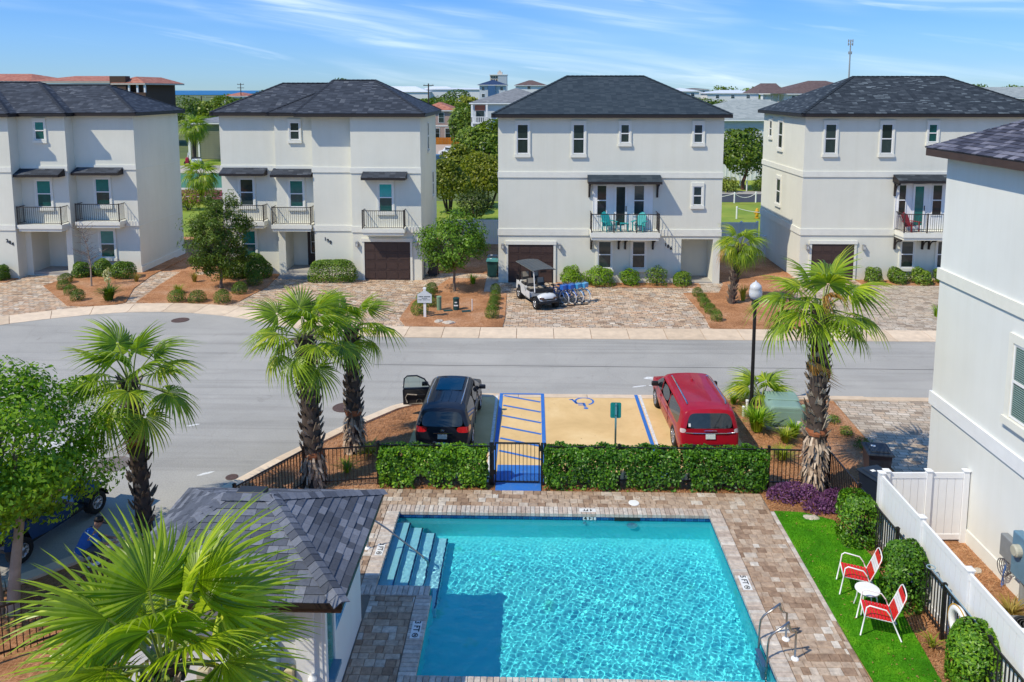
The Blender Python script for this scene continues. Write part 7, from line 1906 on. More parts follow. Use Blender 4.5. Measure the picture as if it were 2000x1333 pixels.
# ------------------------------------------------------------------ furniture and small things
def pool_chair(label, x, y, rz):
    r = empty('patio_chair', (x, y, .045), label, 'chair', rz=rz, group='red strap chairs on the turf')
    wt = MT['white']; red = MT.setdefault('strap_red', plain('red_vinyl', (.62, .012, .014), .35, var=.1)); ws = MT.setdefault('strap_white', plain('white_vinyl_strap', (.74, .74, .73), .4, var=.05))
    # local -X is the front
    for s in (-1, 1):
        f = MB(); y = s*.27
        f.tube([(-.36, y, 0), (-.30, y, .40), (-.275, y, .60), (-.22, y, .645), (.08, y, .60), (.16, y, .50), (.20, y, .40)], .014, 7); f.build('arm', wt, r, smooth=True)
        l = MB(); l.tube([(.38, y, 0), (.20, y, .40), (.16, y, .50)], .014, 7); l.build('leg', wt, r, smooth=True)
    f = MB()
    f.tube([(-.30, -.25, .40), (.22, -.25, .36), (.33, -.25, .62), (.42, -.24, .86), (.44, -.18, .92), (.445, 0, .94), (.44, .18, .92), (.42, .24, .86), (.33, .25, .62), (.22, .25, .36), (-.30, .25, .40)], .013, 7); f.tube([(-.30, -.265, .40), (-.30, .265, .40)], .013, 7); f.build('frame', wt, r, smooth=True)
    sm = MB(); sm.box(-.026, .026, -.262, .262, -.004, .004); sr = sm.mesh('strap', red); sw = sm.mesh('strap', ws)
    for k in range(8): link('strap', sr, r, (-.265 + .064*k, 0, .415 - .005*k))
    a = math.atan2(.5, .2)
    for k in range(8):
        t = k / 7; p = (.245 + .17*t, 0, .42 + .42*t); link('strap', sw if 3 <= k <= 5 else sr, r, p, (0, -a, 0))
    return r
pool_chair('red strap chair with white frame nearer the black gate on the turf', 6.98, 16.08, R(-14))
pool_chair('red strap chair with white frame beyond the side table closer to the pool ladder', 6.90, 14.80, R(-14))
def side_table():
    r = empty('side_table', (6.93, 15.42, .045), 'small round white side table between the red chairs', 'table')
    m = MB(); m.lathe([(.235, 0), (.245, .012), (.24, .025), (.20, .028)], n=30); m.build('tabletop', MT['white'], r, loc=(0, 0, .43))
    m = MB(); m.ring((0, 0, .40), .19, .012, 24, 6); m.build('apron_ring', MT['white'], r)
    for k in range(4):
        a = PI/4 + k*PI/2; m = MB(); m.tube([(.19*math.cos(a), .19*math.sin(a), .42), (.21*math.cos(a), .21*math.sin(a), .2), (.26*math.cos(a), .26*math.sin(a), 0)], .012, 6); m.build('leg', MT['white'], r)
side_table()
def ladder():
    r = empty('pool_ladder', (4.98, 14.2, .035), 'stainless steel pool ladder with two hooped handrails at the pool edge', 'pool ladder')
    for s in (-1, 1):
        y = s*.27; m = MB(); arc = [(.0, y, 0), (.0, y, .56)] + [(-.02 - .13*math.sin(t) * .9, y, .56 + .13*(1 - math.cos(t))*1.1) for t in np.linspace(.5, PI*.62, 5)] + [(-.44, y, .50), (-.50, y, .40), (-.515, y, .25), (-.53, y, -.72)]
        m.tube(arc, .021, 8); m.build('handrail', MT['steel'], r, smooth=True)
        e = MB(); e.lathe([(.075, 0), (.07, .02), (.03, .05)], (0, y, 0), 18); e.build('escutcheon', MT['white'], r)
    for z in (-.22, -.44, -.66):
        m = MB(); m.bbox(-.07, .03, -.25, .25, 0, .03, .008); m.build('tread', MT['white'], r, loc=(-.53, 0, z))
ladder()
def step_rail():
    r = empty('handrail', (-3.85, 17.35, .035), 'bent steel handrail rising from the deck down over the pool steps', 'handrail')
    m = MB(); m.tube([(0, 0, 0), (.06, -.02, .58), (.10, -.02, .68), (.20, -.02, .70), (.5, -.03, .50), (1.3, -.08, -.12), (1.42, -.09, -.30), (1.44, -.09, -.6)], .021, 8); m.build('rail', MT['steel'], r, smooth=True)
    e = MB(); e.lathe([(.07, 0), (.065, .018), (.03, .04)], n=16); e.build('escutcheon', MT['white'], r)
step_rail()
m = MB(); m.lathe([(.14, 0), (.135, .012), (.05, .014)], n=28); tag(m.build('skimmer_lid', MT['white'], loc=(2.66, 19.58, .036)), 'round white skimmer lid set in the pavers behind the pool', 'skimmer lid')
def life_ring():
    r = empty('life_ring', (8.0, 13.95, .80), 'white life ring with yellow rope hanging on the black fence', 'life ring')
    m = MB(); m.ring((0, 0, 0), .26, .065, 30, 10, axis='x'); m.build('ring', MT['white'], r, smooth=True)
    y = plain('rope_yellow', (.55, .30, .03), .7); m = MB(); m.ring((-.03, 0, 0), .33, .012, 30, 5, axis='x'); m.tube([(-.05, -.1, .25), (-.08, -.12, -.1), (-.07, -.05, -.42), (-.06, .03, -.1)], .012, 5); m.build('rope', y, r)
life_ring()
m = MB(); m.tube([(8.02, 15.0, 1.19), (8.05, 14.2, 1.14), (8.07, 13.5, 1.12)], .014, 7); m.ring((8.02, 15.1, 1.20), .08, .010, 14, 5); tag(m.build('rescue_pole', plain('pole_blue_grey', (.22, .33, .40), .4)), 'pale blue rescue pole with hoop lying along the fence top', 'rescue pole')
def ac_unit():
    r = empty('air_conditioner', (9.3, 13.85, -.02), 'grey air conditioner unit behind the white vinyl fence at the photo edge', 'air conditioner')
    g = plain('ac_grey', (.17, .17, .165), .6); m = MB(); m.bbox(-.42, .42, -.42, .42, .05, .82, .04); m.build('cabinet', g, r, bevel=.03)
    m = MB(); m.lathe([(.33, 0), (.33, .03), (.28, .035), (.27, -.0)], (0, 0, .82), 28); m.build('fan_guard', MT['black'], r)
    for k in range(5): q = MB(); q.ring((0, 0, .845), .06 + .05*k, .004, 20, 4); q.build('guard_ring', g, r)
    s = MB(); s.box(-.425, -.421, -.36, .36, -.012, .012); sm = s.mesh('louvre', MT['black'])
    for k in range(10): link('louvre', sm, r, (0, 0, .14 + .065*k))
ac_unit()
def bin_(label, x, y, rz, col, lid, z=0.012, name='wheelie_bin'):
    r = empty(name, (x, y, z), label, 'wheelie bin', rz=rz, group='wheeled rubbish bins'); b = MB(); n = []
    for (w, d, h) in ((.24, .26, .06), (.27, .30, .5), (.30, .34, .92), (.32, .36, .95)): n.append([b.vert(p) for p in ((-w, -d, h), (w, -d, h), (w, d, h), (-w, d, h))])
    for A, B in zip(n, n[1:]):
        for k in range(4): b.face((A[k], A[(k+1) % 4], B[(k+1) % 4], B[k]))
    b.face(n[0][::-1]); b.face(n[-1]); b.build('body', col, r, bevel=.02)
    l = MB(); L = [(-.34, -.40, .96), (.34, -.40, .96), (.34, .38, .98), (-.34, .38, .98)]; l.bbox(-.34, .34, -.41, .38, .955, 1.01, .03); l.bbox(-.25, .25, -.30, .28, 1.011, 1.05, .03); l.build('lid', lid, r, bevel=.015)
    h = MB(); h.tube([(-.25, .40, .93), (.25, .40, .93)], .018, 7); h.build('handle', lid, r)
    for s in (-1, 1): w = MB(); w.lathe([(.12, -.025), (.12, .025)], (s*.29, .26, .12), 14, 'x'); w.build('wheel', MT['rubber'], r)
    st = MB(); st.box(-.06, .06, -.05, .05, 0, .003); st.build('sticker', MT['white'], r, loc=(-.1, .05, 1.051))
    return r
nb = plain('bin_navy', (.012, .02, .034), .45, var=.15); gb = plain('bin_green', (.02, .07, .065), .5, var=.15); tl = plain('bin_lid_teal', (.05, .20, .19), .45)
bin_('navy rubbish bin with a white sticker on its lid beside the white house wall', 9.42, 20.85, R(-8), nb, nb)
bin_('navy rubbish bin tucked behind the corner of the white vinyl fence', 8.82, 19.45, R(20), nb, nb)
bin_('dark bin in shade beside the garage of house 198', -5.75, 45.0, R(5), nb, nb, .03)
bin_('green bin with teal lid on the concrete pad by house 186', -2.3, 44.75, R(0), gb, tl, .03)
bin_('second green bin standing behind the teal lidded bin', -2.3, 45.75, R(4), gb, nb, .03)

def adirondack(label, x, y, z, rz, mat):
    r = empty('adirondack_chair', (x, y, z), label, 'chair', rz=rz, group='slatted chairs on the balconies')
    for s in (-1, 1):
        m = MB(); m.box(s*.29 - .02, s*.29 + .02, -.36, -.29, 0, .52); m.build('leg', mat, r); m = MB(); m.box(s*.27 - .02, s*.27 + .02, .1, .17, 0, .40); m.build('leg', mat, r)
        m = MB(); m.box(s*.32 - .07, s*.32 + .07, -.40, .26, .52, .545); m.build('arm', mat, r)
    sl = MB(); sl.box(-.27, .27, -.035, .035, 0, .02); sl = sl.mesh('slat', mat)
    for k in range(6): link('slat', sl, r, (0, -.32 + .085*k, .36 - .025*k), (R(-12), 0, 0))
    for k in range(5):
        m = MB(); h = (.70, .78, .82, .78, .70)[k]; m.box(-.045, .045, -.01, .01, 0, h); m.build('slat', mat, r, loc=(-.2 + .1*k, .17, .24), rot=(R(-22), 0, 0))
    return r
teal = plain('teal_chair', (.02, .36, .36), .5, var=.1); redc = plain('red_chair', (.30, .02, .03), .5, var=.1); blc = plain('blue_chair', (.02, .27, .36), .5, var=.1)
adirondack('teal slatted chair on the balcony of house 186 nearest the garage', 4.15, 43.0, 3.06, R(25), teal)
adirondack('teal slatted chair on the balcony of house 186 farther from the garage', 5.85, 43.0, 3.06, R(-25), teal)
def stool():
    r = empty('side_table', (5.0, 42.85, 3.06), 'small teal table between the teal balcony chairs', 'table')
    m = MB(); m.box(-.24, .24, -.2, .2, .42, .45); m.build('tabletop', teal, r)
    for a in (-.2, .2):
        for b in (-.16, .16): m = MB(); m.box(a - .025, a + .025, b - .025, b + .025, 0, .419); m.build('leg', teal, r)
stool()
adirondack('red slatted chair on the balcony of the house with the near palm', 20.95, 44.0, 2.94, R(25), redc)
adirondack('blue slatted chair on the same balcony as the red chair', 23.25, 44.0, 2.94, R(-25), blc)

def lamp_post():
    r = empty('street_lamp', (7.36, 25.75, 0), 'tall black lamp post with a frosted acorn globe by the road', 'street lamp')
    m = MB(); m.lathe([(.16, 0), (.16, .06), (.11, .12), (.10, .35), (.075, .42), (.065, .5), (.055, 3.55), (.05, 3.6)], n=12); m.build('pole', MT['iron'], r, smooth=True)
    m = MB(); m.lathe([(.06, 3.58), (.12, 3.62), (.13, 3.70), (.10, 3.76), (.17, 3.84), (.17, 3.87)], n=16); m.build('collar', MT['iron'], r)
    gm, nt, p, o_ = mat_new('acorn_glass'); p.inputs['Base Color'].default_value = (.80, .83, .86, 1); p.inputs['Roughness'].default_value = .12; p.inputs['Transmission Weight'].default_value = .3; p.inputs['Specular IOR Level'].default_value = .6
    m = MB(); m.lathe([(.15, 3.872), (.21, 4.0), (.215, 4.12), (.19, 4.22), (.20, 4.235), (.17, 4.33), (.09, 4.41), (.03, 4.44), (.02, 4.48)], n=20); m.build('globe', gm, r, smooth=True)
lamp_post()
def parking_sign():
    r = empty('parking_sign', (2.32, 21.1, .02), 'back of a green sign on a steel post behind the long hedge', 'sign')
    m = MB(); m.box(-.022, .022, -.012, .012, 0, 2.1); m.box(-.026, -.02, -.02, -.012, 0, 2.1); m.box(.02, .026, -.02, -.012, 0, 2.1); m.build('post', MT['alloy'], r)
    pts = []
    for (cx, cz, a0) in ((.105, 1.71, -90), (.105, 2.07, 0), (-.105, 2.07, 90), (-.105, 1.71, 180)):
        for t in range(5): a = R(a0 + t*22.5); pts.append((cx + .045*math.cos(a), cz + .045*math.sin(a)))
    m = MB(); A = [m.vert((x, .016, z)) for x, z in pts]; B = [m.vert((x, .022, z)) for x, z in pts]; m.face(A); m.face(B[::-1])
    for k in range(len(pts)): j = (k+1) % len(pts); m.face((A[k], B[k], B[j], A[j]))
    m.build('sign_plate', plain('sign_green', (.01, .24, .22), .4, var=.1), r)
    for z in (1.75, 2.03): m = MB(); m.lathe([(.014, -.026), (.014, -.011)], (0, 0, z), 8, 'y'); m.build('bolt', MT['black'], r)
parking_sign()
def house_sign():
    r = empty('notice_sign', (-5.08, 36.45, .04), 'small white house shaped sign on a post in the straw bed', 'sign')
    m = MB(); m.box(-.06, .06, -.03, .03, 0, 1.36); m.bbox(-.075, .075, -.045, .045, 1.362, 1.43, .02); m.build('post', MT['white'], r)
    P = [(-.34, .70), (.34, .70), (.34, 1.10), (0, 1.32), (-.34, 1.10)]
    m = MB(); A = [m.vert((x, -.065, z)) for x, z in P]; B = [m.vert((x, -.032, z)) for x, z in P]; m.face(A); m.face(B[::-1])
    for k in range(5): j = (k+1) % 5; m.face((A[k], B[k], B[j], A[j]))
    m.build('sign_board', plain('sign_pale', (.58, .62, .64), .5, var=.05), r)
    ink = plain('sign_ink', (.03, .05, .06), .6)
    q = random.Random(4)
    for (z, segs, h) in ((1.00, ((-.28, -.06), (-.03, .28)), .05), (.925, ((-.13, .13),), .035), (.85, ((-.29, -.13), (-.08, .10), (.14, .19), (.22, .27)), .035)):
        for (a, b) in segs:
            m = MB(); x = a
            while x < b - .01:
                w = q.uniform(.022, .034); m.box(x, min(x + w, b), -.0685, -.0655, z - h/2*q.uniform(.7, 1), z + h/2*q.uniform(.7, 1)); x += w + .008
            m.build('word', ink, r)
house_sign()
gp = plain('pedestal_green', (.19, .30, .19), .6, var=.08); dg = plain('pedestal_dark', (.012, .055, .055), .5, var=.15)
def pedestal(label, x, y, h, rr, mat, labels=0, name='utility_pedestal'):
    r = empty(name, (x, y, .03), label, 'utility pedestal', group='utility pedestals')
    m = MB(); m.lathe([(rr, 0), (rr, h - .05)], n=18); m.build('body', mat, r); m = MB(); m.lathe([(rr*1.1, h - .07), (rr*1.1, h - .02), (rr*.8, h)], n=18); m.build('cap', mat, r)
    for k in range(labels): m = MB(); m.box(-.06 - .04*k, .06 + .04*k, -rr - .004, -rr + .02, h*.62 - .16*k, h*.70 - .15*k); m.build('sticker', MT['white'], r)
    return r
pedestal('pale green utility pedestal in the straw bed near the white sign', -4.55, 37.7, .70, .115, gp)
pedestal('dark teal utility pedestal with white labels in the straw bed', -3.72, 37.75, .62, .15, dg, 2)
pedestal('pale green post behind the palm trunk by the transformer', 8.62, 25.7, .70, .10, gp)
pedestal('slim pale green post close to the palm trunk', 8.72, 24.65, .65, .075, gp)
m = MB(); m.tube([(0, 0, 0), (0, 0, .55)], .02, 8); m.lathe([(.026, .55), (.02, .58)], n=8); tag(m.build('marker_stake', MT['white'], loc=(-2.93, 37.6, .03)), 'thin white marker stake in the straw bed near the cart drive', 'stake')
for (x, y, h, lab) in ((7.0, 25.35, .30, 'short white pipe in the straw by the red minivan'), (7.18, 25.6, .42, 'taller white pipe beside the lamp post base')):
    m = MB(); m.tube([(0, 0, 0), (0, 0, h)], .045, 10); m.lathe([(.055, h - .02), (.055, h + .04), (.03, h + .05)], n=12); tag(m.build('vent_pipe', MT['white'], loc=(x, y, -.01)), lab, 'pipe')
for (x, y, a, lab) in ((-4.1, 37.55, .3, 'flat dark green valve box lid beside the pale pedestal'), (-3.2, 37.45, .25, 'flat dark green valve box lid beside the labelled pedestal'), (9.35, 25.2, .2, 'flat dark valve box lid by the palm trunk')):
    m = MB(); m.bbox(-.22, .22, -.13, .13, 0, .03, .008); m.bbox(-.18, .18, -.09, .09, .0305, .036, .003); tag(m.build('valve_box', dg, loc=(x, y, .045), rot=(0, 0, a)), lab, 'valve box', 'valve boxes in the beds')
def transformer():
    r = empty('transformer_box', (8.15, 24.95, 0), 'large pale green electric transformer cabinet in the straw bed', 'transformer box', rz=R(-6))
    g = plain('transformer_green', (.215, .33, .27), .55, var=.08, scale=2)
    m = MB(); m.bbox(-.62, .62, -.72, .72, -.02, .07, .02); m.build('plinth', MT['concrete'], r)
    m = MB(); P = [(-.55, .07), (-.55, .62), (-.42, .74), (.42, .74), (.55, .62), (.55, .07)]
    A = [m.vert((x, -.62, z)) for x, z in P]; B = [m.vert((x, .62, z)) for x, z in P]; m.face(A); m.face(B[::-1])
    for k in range(6): j = (k+1) % 6; m.face((A[k], B[k], B[j], A[j]))
    m.build('cabinet', g, r, bevel=.06)
    m = MB(); m.bbox(-.5, .5, -.08, .60, .742, .775, .02); m.build('lid', g, r, bevel=.02)
    m = MB(); m.box(-.46, .46, -.632, -.621, .12, .56); m.build('door', g, r); m = MB(); m.box(.32, .42, -.636, -.6325, .20, .30); m.build('sticker', MT['white'], r)
transformer()
def rocks():
    rm = plain('pale_rock', (.50, .44, .36), .9, var=.2, scale=8, bmp=.5, bscale=14)
    for k, (x, y, s, lab) in enumerate(((-3.85, 35.5, .30, 'larger pale flat rock at the kerb edge of the straw bed'), (-4.35, 35.75, .26, 'smaller pale flat rock at the kerb edge of the straw bed'), (9.6, 25.3, .36, 'pale flat rock in the straw near the side drive'), (7.05, 19.0, .22, 'pale stone beside the bush at the turf corner'), (10.0, 16.9, .14, 'beige stone against the white wall foot'))):
        q = random.Random(k); m = MB(); n = 9; rows = []
        for (f, z) in ((1, 0), (1.02, .25), (.8, .42), (.3, .5)): rows.append([m.vert((s*f*math.cos(2*PI*i/n)*q.uniform(.8, 1.15), s*.65*f*math.sin(2*PI*i/n)*q.uniform(.8, 1.15), s*z*.7*q.uniform(.8, 1.2))) for i in range(n)])
        for A, B in zip(rows, rows[1:]):
            for i in range(n): m.face((A[i], A[(i+1) % n], B[(i+1) % n], B[i]))
        m.face(rows[-1]); tag(m.build('rock', rm, loc=(x, y, .02 if y > 30 else -.02), rot=(0, 0, k)), lab, 'rock', 'pale rocks in the beds')
rocks()

# ------------------------------------------------------------------ the person bending down by the kerb
def person():
    r = empty('person', (-10.15, 16.6, 0.0), 'person in blue shirt and black cap crouching behind the palm fronds', 'person', rz=R(35))
    J = {'pel': (0, 0, .34, .125), 'spi': (.06, 0, .52, .13), 'che': (.17, 0, .66, .14), 'nec': (.27, 0, .80, .055), 'hd': (.31, 0, .87, .07)}
    E = [('pel', 'spi'), ('spi', 'che'), ('che', 'nec'), ('nec', 'hd')]
    for s, n in ((1, 'l'), (-1, 'r')):
        J['hip'+n] = (.02, s*.1, .33, .09); J['kn'+n] = (.38, s*.17, .42, .062); J['an'+n] = (.12, s*.16, .09, .045); J['to'+n] = (.28, s*.18, .04, .04)
        J['sh'+n] = (.19, s*.19, .70, .065); J['el'+n] = (.34, s*.24, .50, .043); J['wr'+n] = (.54, s*.14, .42, .032); J['pa'+n] = (.60, s*.11, .41, .035)
        E += [('pel', 'hip'+n), ('hip'+n, 'kn'+n), ('kn'+n, 'an'+n), ('an'+n, 'to'+n), ('che', 'sh'+n), ('sh'+n, 'el'+n), ('el'+n, 'wr'+n), ('wr'+n, 'pa'+n)]
        for f in range(5):
            a = -.5 + .25*f; J['f%d%s' % (f, n)] = (.68 - .02*abs(f-2), s*.11 + a*.07, .39, .011); J['g%d%s' % (f, n)] = (.71 - .03*abs(f-2), s*.11 + a*.08, .355, .009); E += [('pa'+n, 'f%d%s' % (f, n)), ('f%d%s' % (f, n), 'g%d%s' % (f, n))]
    names = list(J); ix = {k: i for i, k in enumerate(names)}
    me = bpy.data.meshes.new('body'); me.from_pydata([J[k][:3] for k in names], [(ix[a], ix[b]) for a, b in E], []); me.materials.append(plain('skin', (.42, .24, .165), .5, var=.08))
    o = link('body', me, r); sk = o.modifiers.new('skin', 'SKIN'); sv = me.skin_vertices[0].data
    for i, k in enumerate(names): sv[i].radius = (J[k][3], J[k][3]); sv[i].use_root = (k == 'pel')
    su = o.modifiers.new('s', 'SUBSURF'); su.levels = 2; su.render_levels = 2; sk.use_smooth_shade = True
    h = MB(); h.lathe([(.02, -.13), (.06, -.11), (.085, -.04), (.095, .03), (.085, .09), (.05, .13), (.01, .145)], n=18); h.build('head', MT['skin'] if 'skin' in MT else me.materials[0], r, smooth=True, loc=(.34, 0, .93), rot=(0, R(20), 0))
    n_ = MB(); n_.lathe([(.016, 0), (.012, .025), (.004, .035)], axis='x', n=8); n_.build('nose', me.materials[0], r, loc=(.425, 0, .90))
    for s in (-1, 1):
        e = MB(); e.lathe([(.028, -.008), (.028, .008)], axis='y', n=10); e.build('ear', me.materials[0], r, loc=(.335, s*.098, .93))
        e = MB(); e.lathe([(.010, 0), (.006, .006)], axis='x', n=8); e.build('eye', MT['black'], r, loc=(.424, s*.035, .945))
    mo = MB(); mo.box(0, .006, -.025, .025, -.004, .004); mo.build('mouth', plain('lips', (.30, .10, .09), .5), r, loc=(.413, 0, .862))
    c = MB(); c.lathe([(.103, 0), (.104, .04), (.09, .09), (.05, .115), (.01, .12)], n=20); c.build('cap', MT['black'], r, smooth=True, loc=(.335, 0, .955), rot=(0, R(18), 0))
    b = MB(); b.bbox(.06, .20, -.08, .08, -.008, .008, .004); b.build('cap_brim', MT['black'], r, loc=(.345, 0, .945), rot=(0, R(28), 0), bevel=.005)
    bs = plain('shirt_blue', (.03, .14, .48), .8, var=.15); sh = MB()
    rows = [((-.06, .30), .155, .16), ((.0, .42), .155, .17), ((.07, .54), .16, .185), ((.14, .64), .165, .20), ((.20, .72), .14, .19), ((.26, .79), .07, .08)]
    pr = None
    for ((x, z), rx, ry) in rows:
        t = Vector((.6, 0, .8)); sd = Vector((.8, 0, -.6)); ring = [sh.vert(Vector((x, 0, z)) + sd*rx*math.cos(2*PI*i/16) + Vector((0, ry*math.sin(2*PI*i/16), 0))) for i in range(16)]
        if pr:
            for i in range(16): sh.face((pr[i], pr[(i+1) % 16], ring[(i+1) % 16], ring[i]))
        pr = ring
    for s in (-1, 1): sh.tube([(.18, s*.15, .71), (.24, s*.215, .62), (.30, s*.235, .55)], [.088, .078, .072], 10, cap=False)
    sh.build('shirt', bs, r, smooth=True)
    tr = MB()
    for s in (-1, 1): tr.tube([(-.03, s*.09, .35), (.18, s*.13, .39), (.37, s*.17, .43), (.34, s*.17, .38), (.26, s*.165, .26), (.16, s*.16, .15)], [.115, .10, .08, .075, .07, .064], 12)
    tr.build('shorts', plain('shorts_grey', (.10, .11, .13), .85), r, smooth=True)
    for s in (-1, 1): f = MB(); f.bbox(-.08, .19, -.05, .05, 0, .095, .03); f.build('shoe', MT['white'], r, loc=(.12, s*.17, .005), bevel=.03)
person()
# ------------------------------------------------------------------ beyond the houses
def walls(n, c): MT[n] = plain(n, c, .8, var=.06)
walls('wall_brown', (.085, .048, .032)); walls('wall_sage', (.25, .26, .19)); walls('wall_pink', (.42, .30, .27)); walls('wall_pale', (.56, .60, .63)); walls('wall_white', (.70, .71, .70)); walls('wall_cream', (.60, .52, .44)); walls('wall_bluegrey', (.42, .48, .53))
MT['tile_orange'] = shingle_mat('orange_roof_tiles', ((0, (.27, .085, .055)), (.6, (.40, .15, .095)), (1, (.48, .22, .15))), .5, .4)
MT['roof_grey'] = shingle_mat('grey_far_roof', ((0, (.13, .14, .15)), (1, (.24, .25, .26))), .5, .3)
MT['roof_pale'] = shingle_mat('pale_grey_roof', ((0, (.22, .25, .245)), (1, (.36, .39, .37))), .5, .3)
MT['roof_brown'] = shingle_mat('brown_far_roof', ((0, (.085, .055, .050)), (1, (.155, .105, .095))), .5, .3)
MT['roof_navy'] = shingle_mat('navy_far_roof', ((0, (.012, .03, .085)), (1, (.025, .055, .13))), .5, .3)
MT['roof_white'] = plain('white_metal_roof', (.66, .69, .70), .4, var=.06)
def far_house(label, x0, x1, y0, y1, eave, rise, wall, roof, wins=(), sidewins=(), th=.25, over=.5, band=None, name='house', gable=False, ww=1.1, wh=1.5, cat='house', group=None, z0=-.05, inset=None, fascia='white'):
    ox, oy = (x0+x1)/2, (y0+y1)/2; r = empty(name, (ox, oy, 0), label, cat, group=group)
    mb = MB(); mb.box(x0-ox, x1-ox, y0-oy, y1-oy, z0, eave); mb.build('wall', MT[wall], r)
    a, b, c, d = x0-over-ox, x1+over-ox, y0-over-oy, y1+over-oy; w, l = b-a, d-c; run = inset if inset is not None else min(w, l)/2
    k = math.hypot(min(w, l)/2, rise)
    mb = MB()
    if w >= l: E, F = (a+run, (c+d)/2, eave+rise), (b-run, (c+d)/2, eave+rise)
    else: E, F = ((a+b)/2, c+run, eave+rise), ((a+b)/2, d-run, eave+rise)
    A, B, C, D = (a, c, eave), (b, c, eave), (b, d, eave), (a, d, eave)
    if w >= l: Q = ((A, B, F, E), (B, C, F), (C, D, E, F), (D, A, E))
    else: Q = ((A, B, E), (B, C, F, E), (C, D, F), (D, A, E, F))
    for q in Q: mb.poly(q, [(0, 0), (w if q[0][1] == q[1][1] else l, 0), (w*.7, k), (w*.3, k)][:len(q)])
    o = mb.build('roof', MT[roof], r); mb = MB(); mb.box(a+.03, b-.03, c+.03, d-.03, eave-th, eave-.02); mb.build('fascia', MT[fascia], o)
    f = MB(); f.box(-ww/2-.1, ww/2+.1, -.06, 0, -.1, wh+.1); fm = f.mesh('window', MT['white']); p = MB(); p.box(-ww/2, ww/2, -.09, -.061, 0, wh/2-.04); p.box(-ww/2, ww/2, -.09, -.061, wh/2+.04, wh); pm = p.mesh('pane', MT['glass'])
    for (x, z) in wins: q = link('window', fm, r, (x-ox, y0-oy, z)); link('pane', pm, q)
    for (y, z) in sidewins: q = link('window', fm, r, (x1-ox, y-oy, z), (0, 0, PI/2)); link('pane', pm, q)
    if band is not None: mb = MB(); mb.box(x0-ox-.06, x1-ox+.06, y0-oy-.07, y0-oy, band, band+.25); mb.build('ledge', MT['white'], r)
    return r
def tail_part(r, name, mat, boxes):
    mb = MB()
    for b in boxes: mb.box(*b)
    return mb.build(name, mat, r, world=True)
# brown condominium with orange tiled roofs, far left
r = empty('apartment_building', (-92, 156, 0), 'dark brown apartment block with orange tiled roofs beyond house 204', 'building')
tail_part(r, 'wall', MT['wall_brown'], [(-125, -74.2, 150, 164, -.05, 11.9)]); tail_part(r, 'stair_tower', MT['wall_brown'], [(-79.4, -76.4, 148.2, 149.98, -.05, 13.35)])
for (a, b, c, d, e, h) in ((-125, -94.6, 148.5, 166, 12.45, 1.5), (-95.4, -78.9, 148.2, 164.5, 12.40, 1.1), (-79.2, -72.6, 148, 165, 12.05, 1.25)):
    m = MB(); run = min(b-a, d-c)/2.0; ym = (c+d)/2
    if b-a >= d-c: E, F = (a+run*.6, ym, e+h), (b-run*.6, ym, e+h); Q = (((a, c, e), (b, c, e), F, E), ((b, c, e), (b, d, e), F), ((b, d, e), (a, d, e), E, F), ((a, d, e), (a, c, e), E))
    else: E, F = ((a+b)/2, c+run, e+h), ((a+b)/2, d-run, e+h); Q = (((a, c, e), (b, c, e), E), ((b, c, e), (b, d, e), F, E), ((b, d, e), (a, d, e), F), ((a, d, e), (a, c, e), E, F))
    for q in Q: m.poly(q, [(q[i][0]*1.0, q[i][1]) for i in range(len(q))])
    o = m.build('roof', MT['tile_orange'], r, world=True); f = MB(); f.box(a+.03, b-.03, c+.03, d-.03, e-.3, e-.02); f.build('fascia', MT['wall_cream'], o)
for x in (-75.9, -74.3, -72.9): tail_part(r, 'balcony_post', MT['white'], [(x-.15, x+.15, 148.3, 148.6, 9.6, 11.75)])
tail_part(r, 'balcony', MT['wall_brown'], [(-76.3, -72.7, 148.2, 150, 9.0, 10.3)])
for x in (-78.4, -76.9): tail_part(r, 'window', MT['glass'], [(x-.3, x+.3, 148.14, 148.19, 10.2, 11.4)]) if x < -78 else None
# sage siding house behind the gap beside house 204
r = far_house('sage green siding house seen through the gap behind the sports court', -53.5, -40, 122, 134, 5.75, 1.3, 'wall_sage', 'roof_grey', wins=((-45.2, 4.05), (-44.6, 1.9)), ww=1.25, wh=1.1, over=.6)
bm = MB(); bm.box(-6.7, 6.7, -.05, 0, 0, .26); bm = bm.mesh('siding_board', MT['wall_sage'])
for k in range(17): link('siding_board', bm, r, (0, -6, .15 + .31*k), (R(4), 0, 0))
tail_part(r, 'corner_board', MT['white'], [(-53.56, -53.2, 121.9, 122, 0, 5.5), (-52.0, -51.75, 121.86, 121.95, 0, 5.4)])
# sports court
def court():
    g = plain('court_green', (.06, .19, .12), .85, var=.12); d = plain('court_red', (.20, .028, .045), .85, var=.15); p = plain('court_path', (.47, .41, .34), .9, var=.15)
    sheet('sports_court', [(-50, 86), (-33, 86), (-38, 101), (-55, 101)], .02, g); sheet('sports_court', [(-45, 74), (-29.5, 74), (-33.2, 84.2), (-48, 84.2)], .02, d)
    sheet('court_line', [(-45, 84.2), (-33.2, 84.2), (-33.9, 86), (-46, 86)], .025, p); sheet('court_line', [(-46, 78.6), (-30, 78.6), (-30, 78.8), (-46, 78.8)], .026, MT['white_mark'])
    sheet('footpath', [(-60, 101.5), (-38, 101.5), (-38, 108), (-60, 108)], .01, p); sheet('footpath', [(-60, 108.2), (-38, 108.2), (-38, 112), (-60, 112)], .015, MT['asphalt'])
    sheet('side_lawn', [(-75, 112), (-36, 112), (-36, 123), (-75, 123)], .02, MT['meadow'])
court()
palm('tall cabbage palm before the sage green house', -51.0, 118, None, (.2, 0, 5.2), .30, .26, 26, 41, kind='sabal', scale=2.0, lo=-55, boots=False)
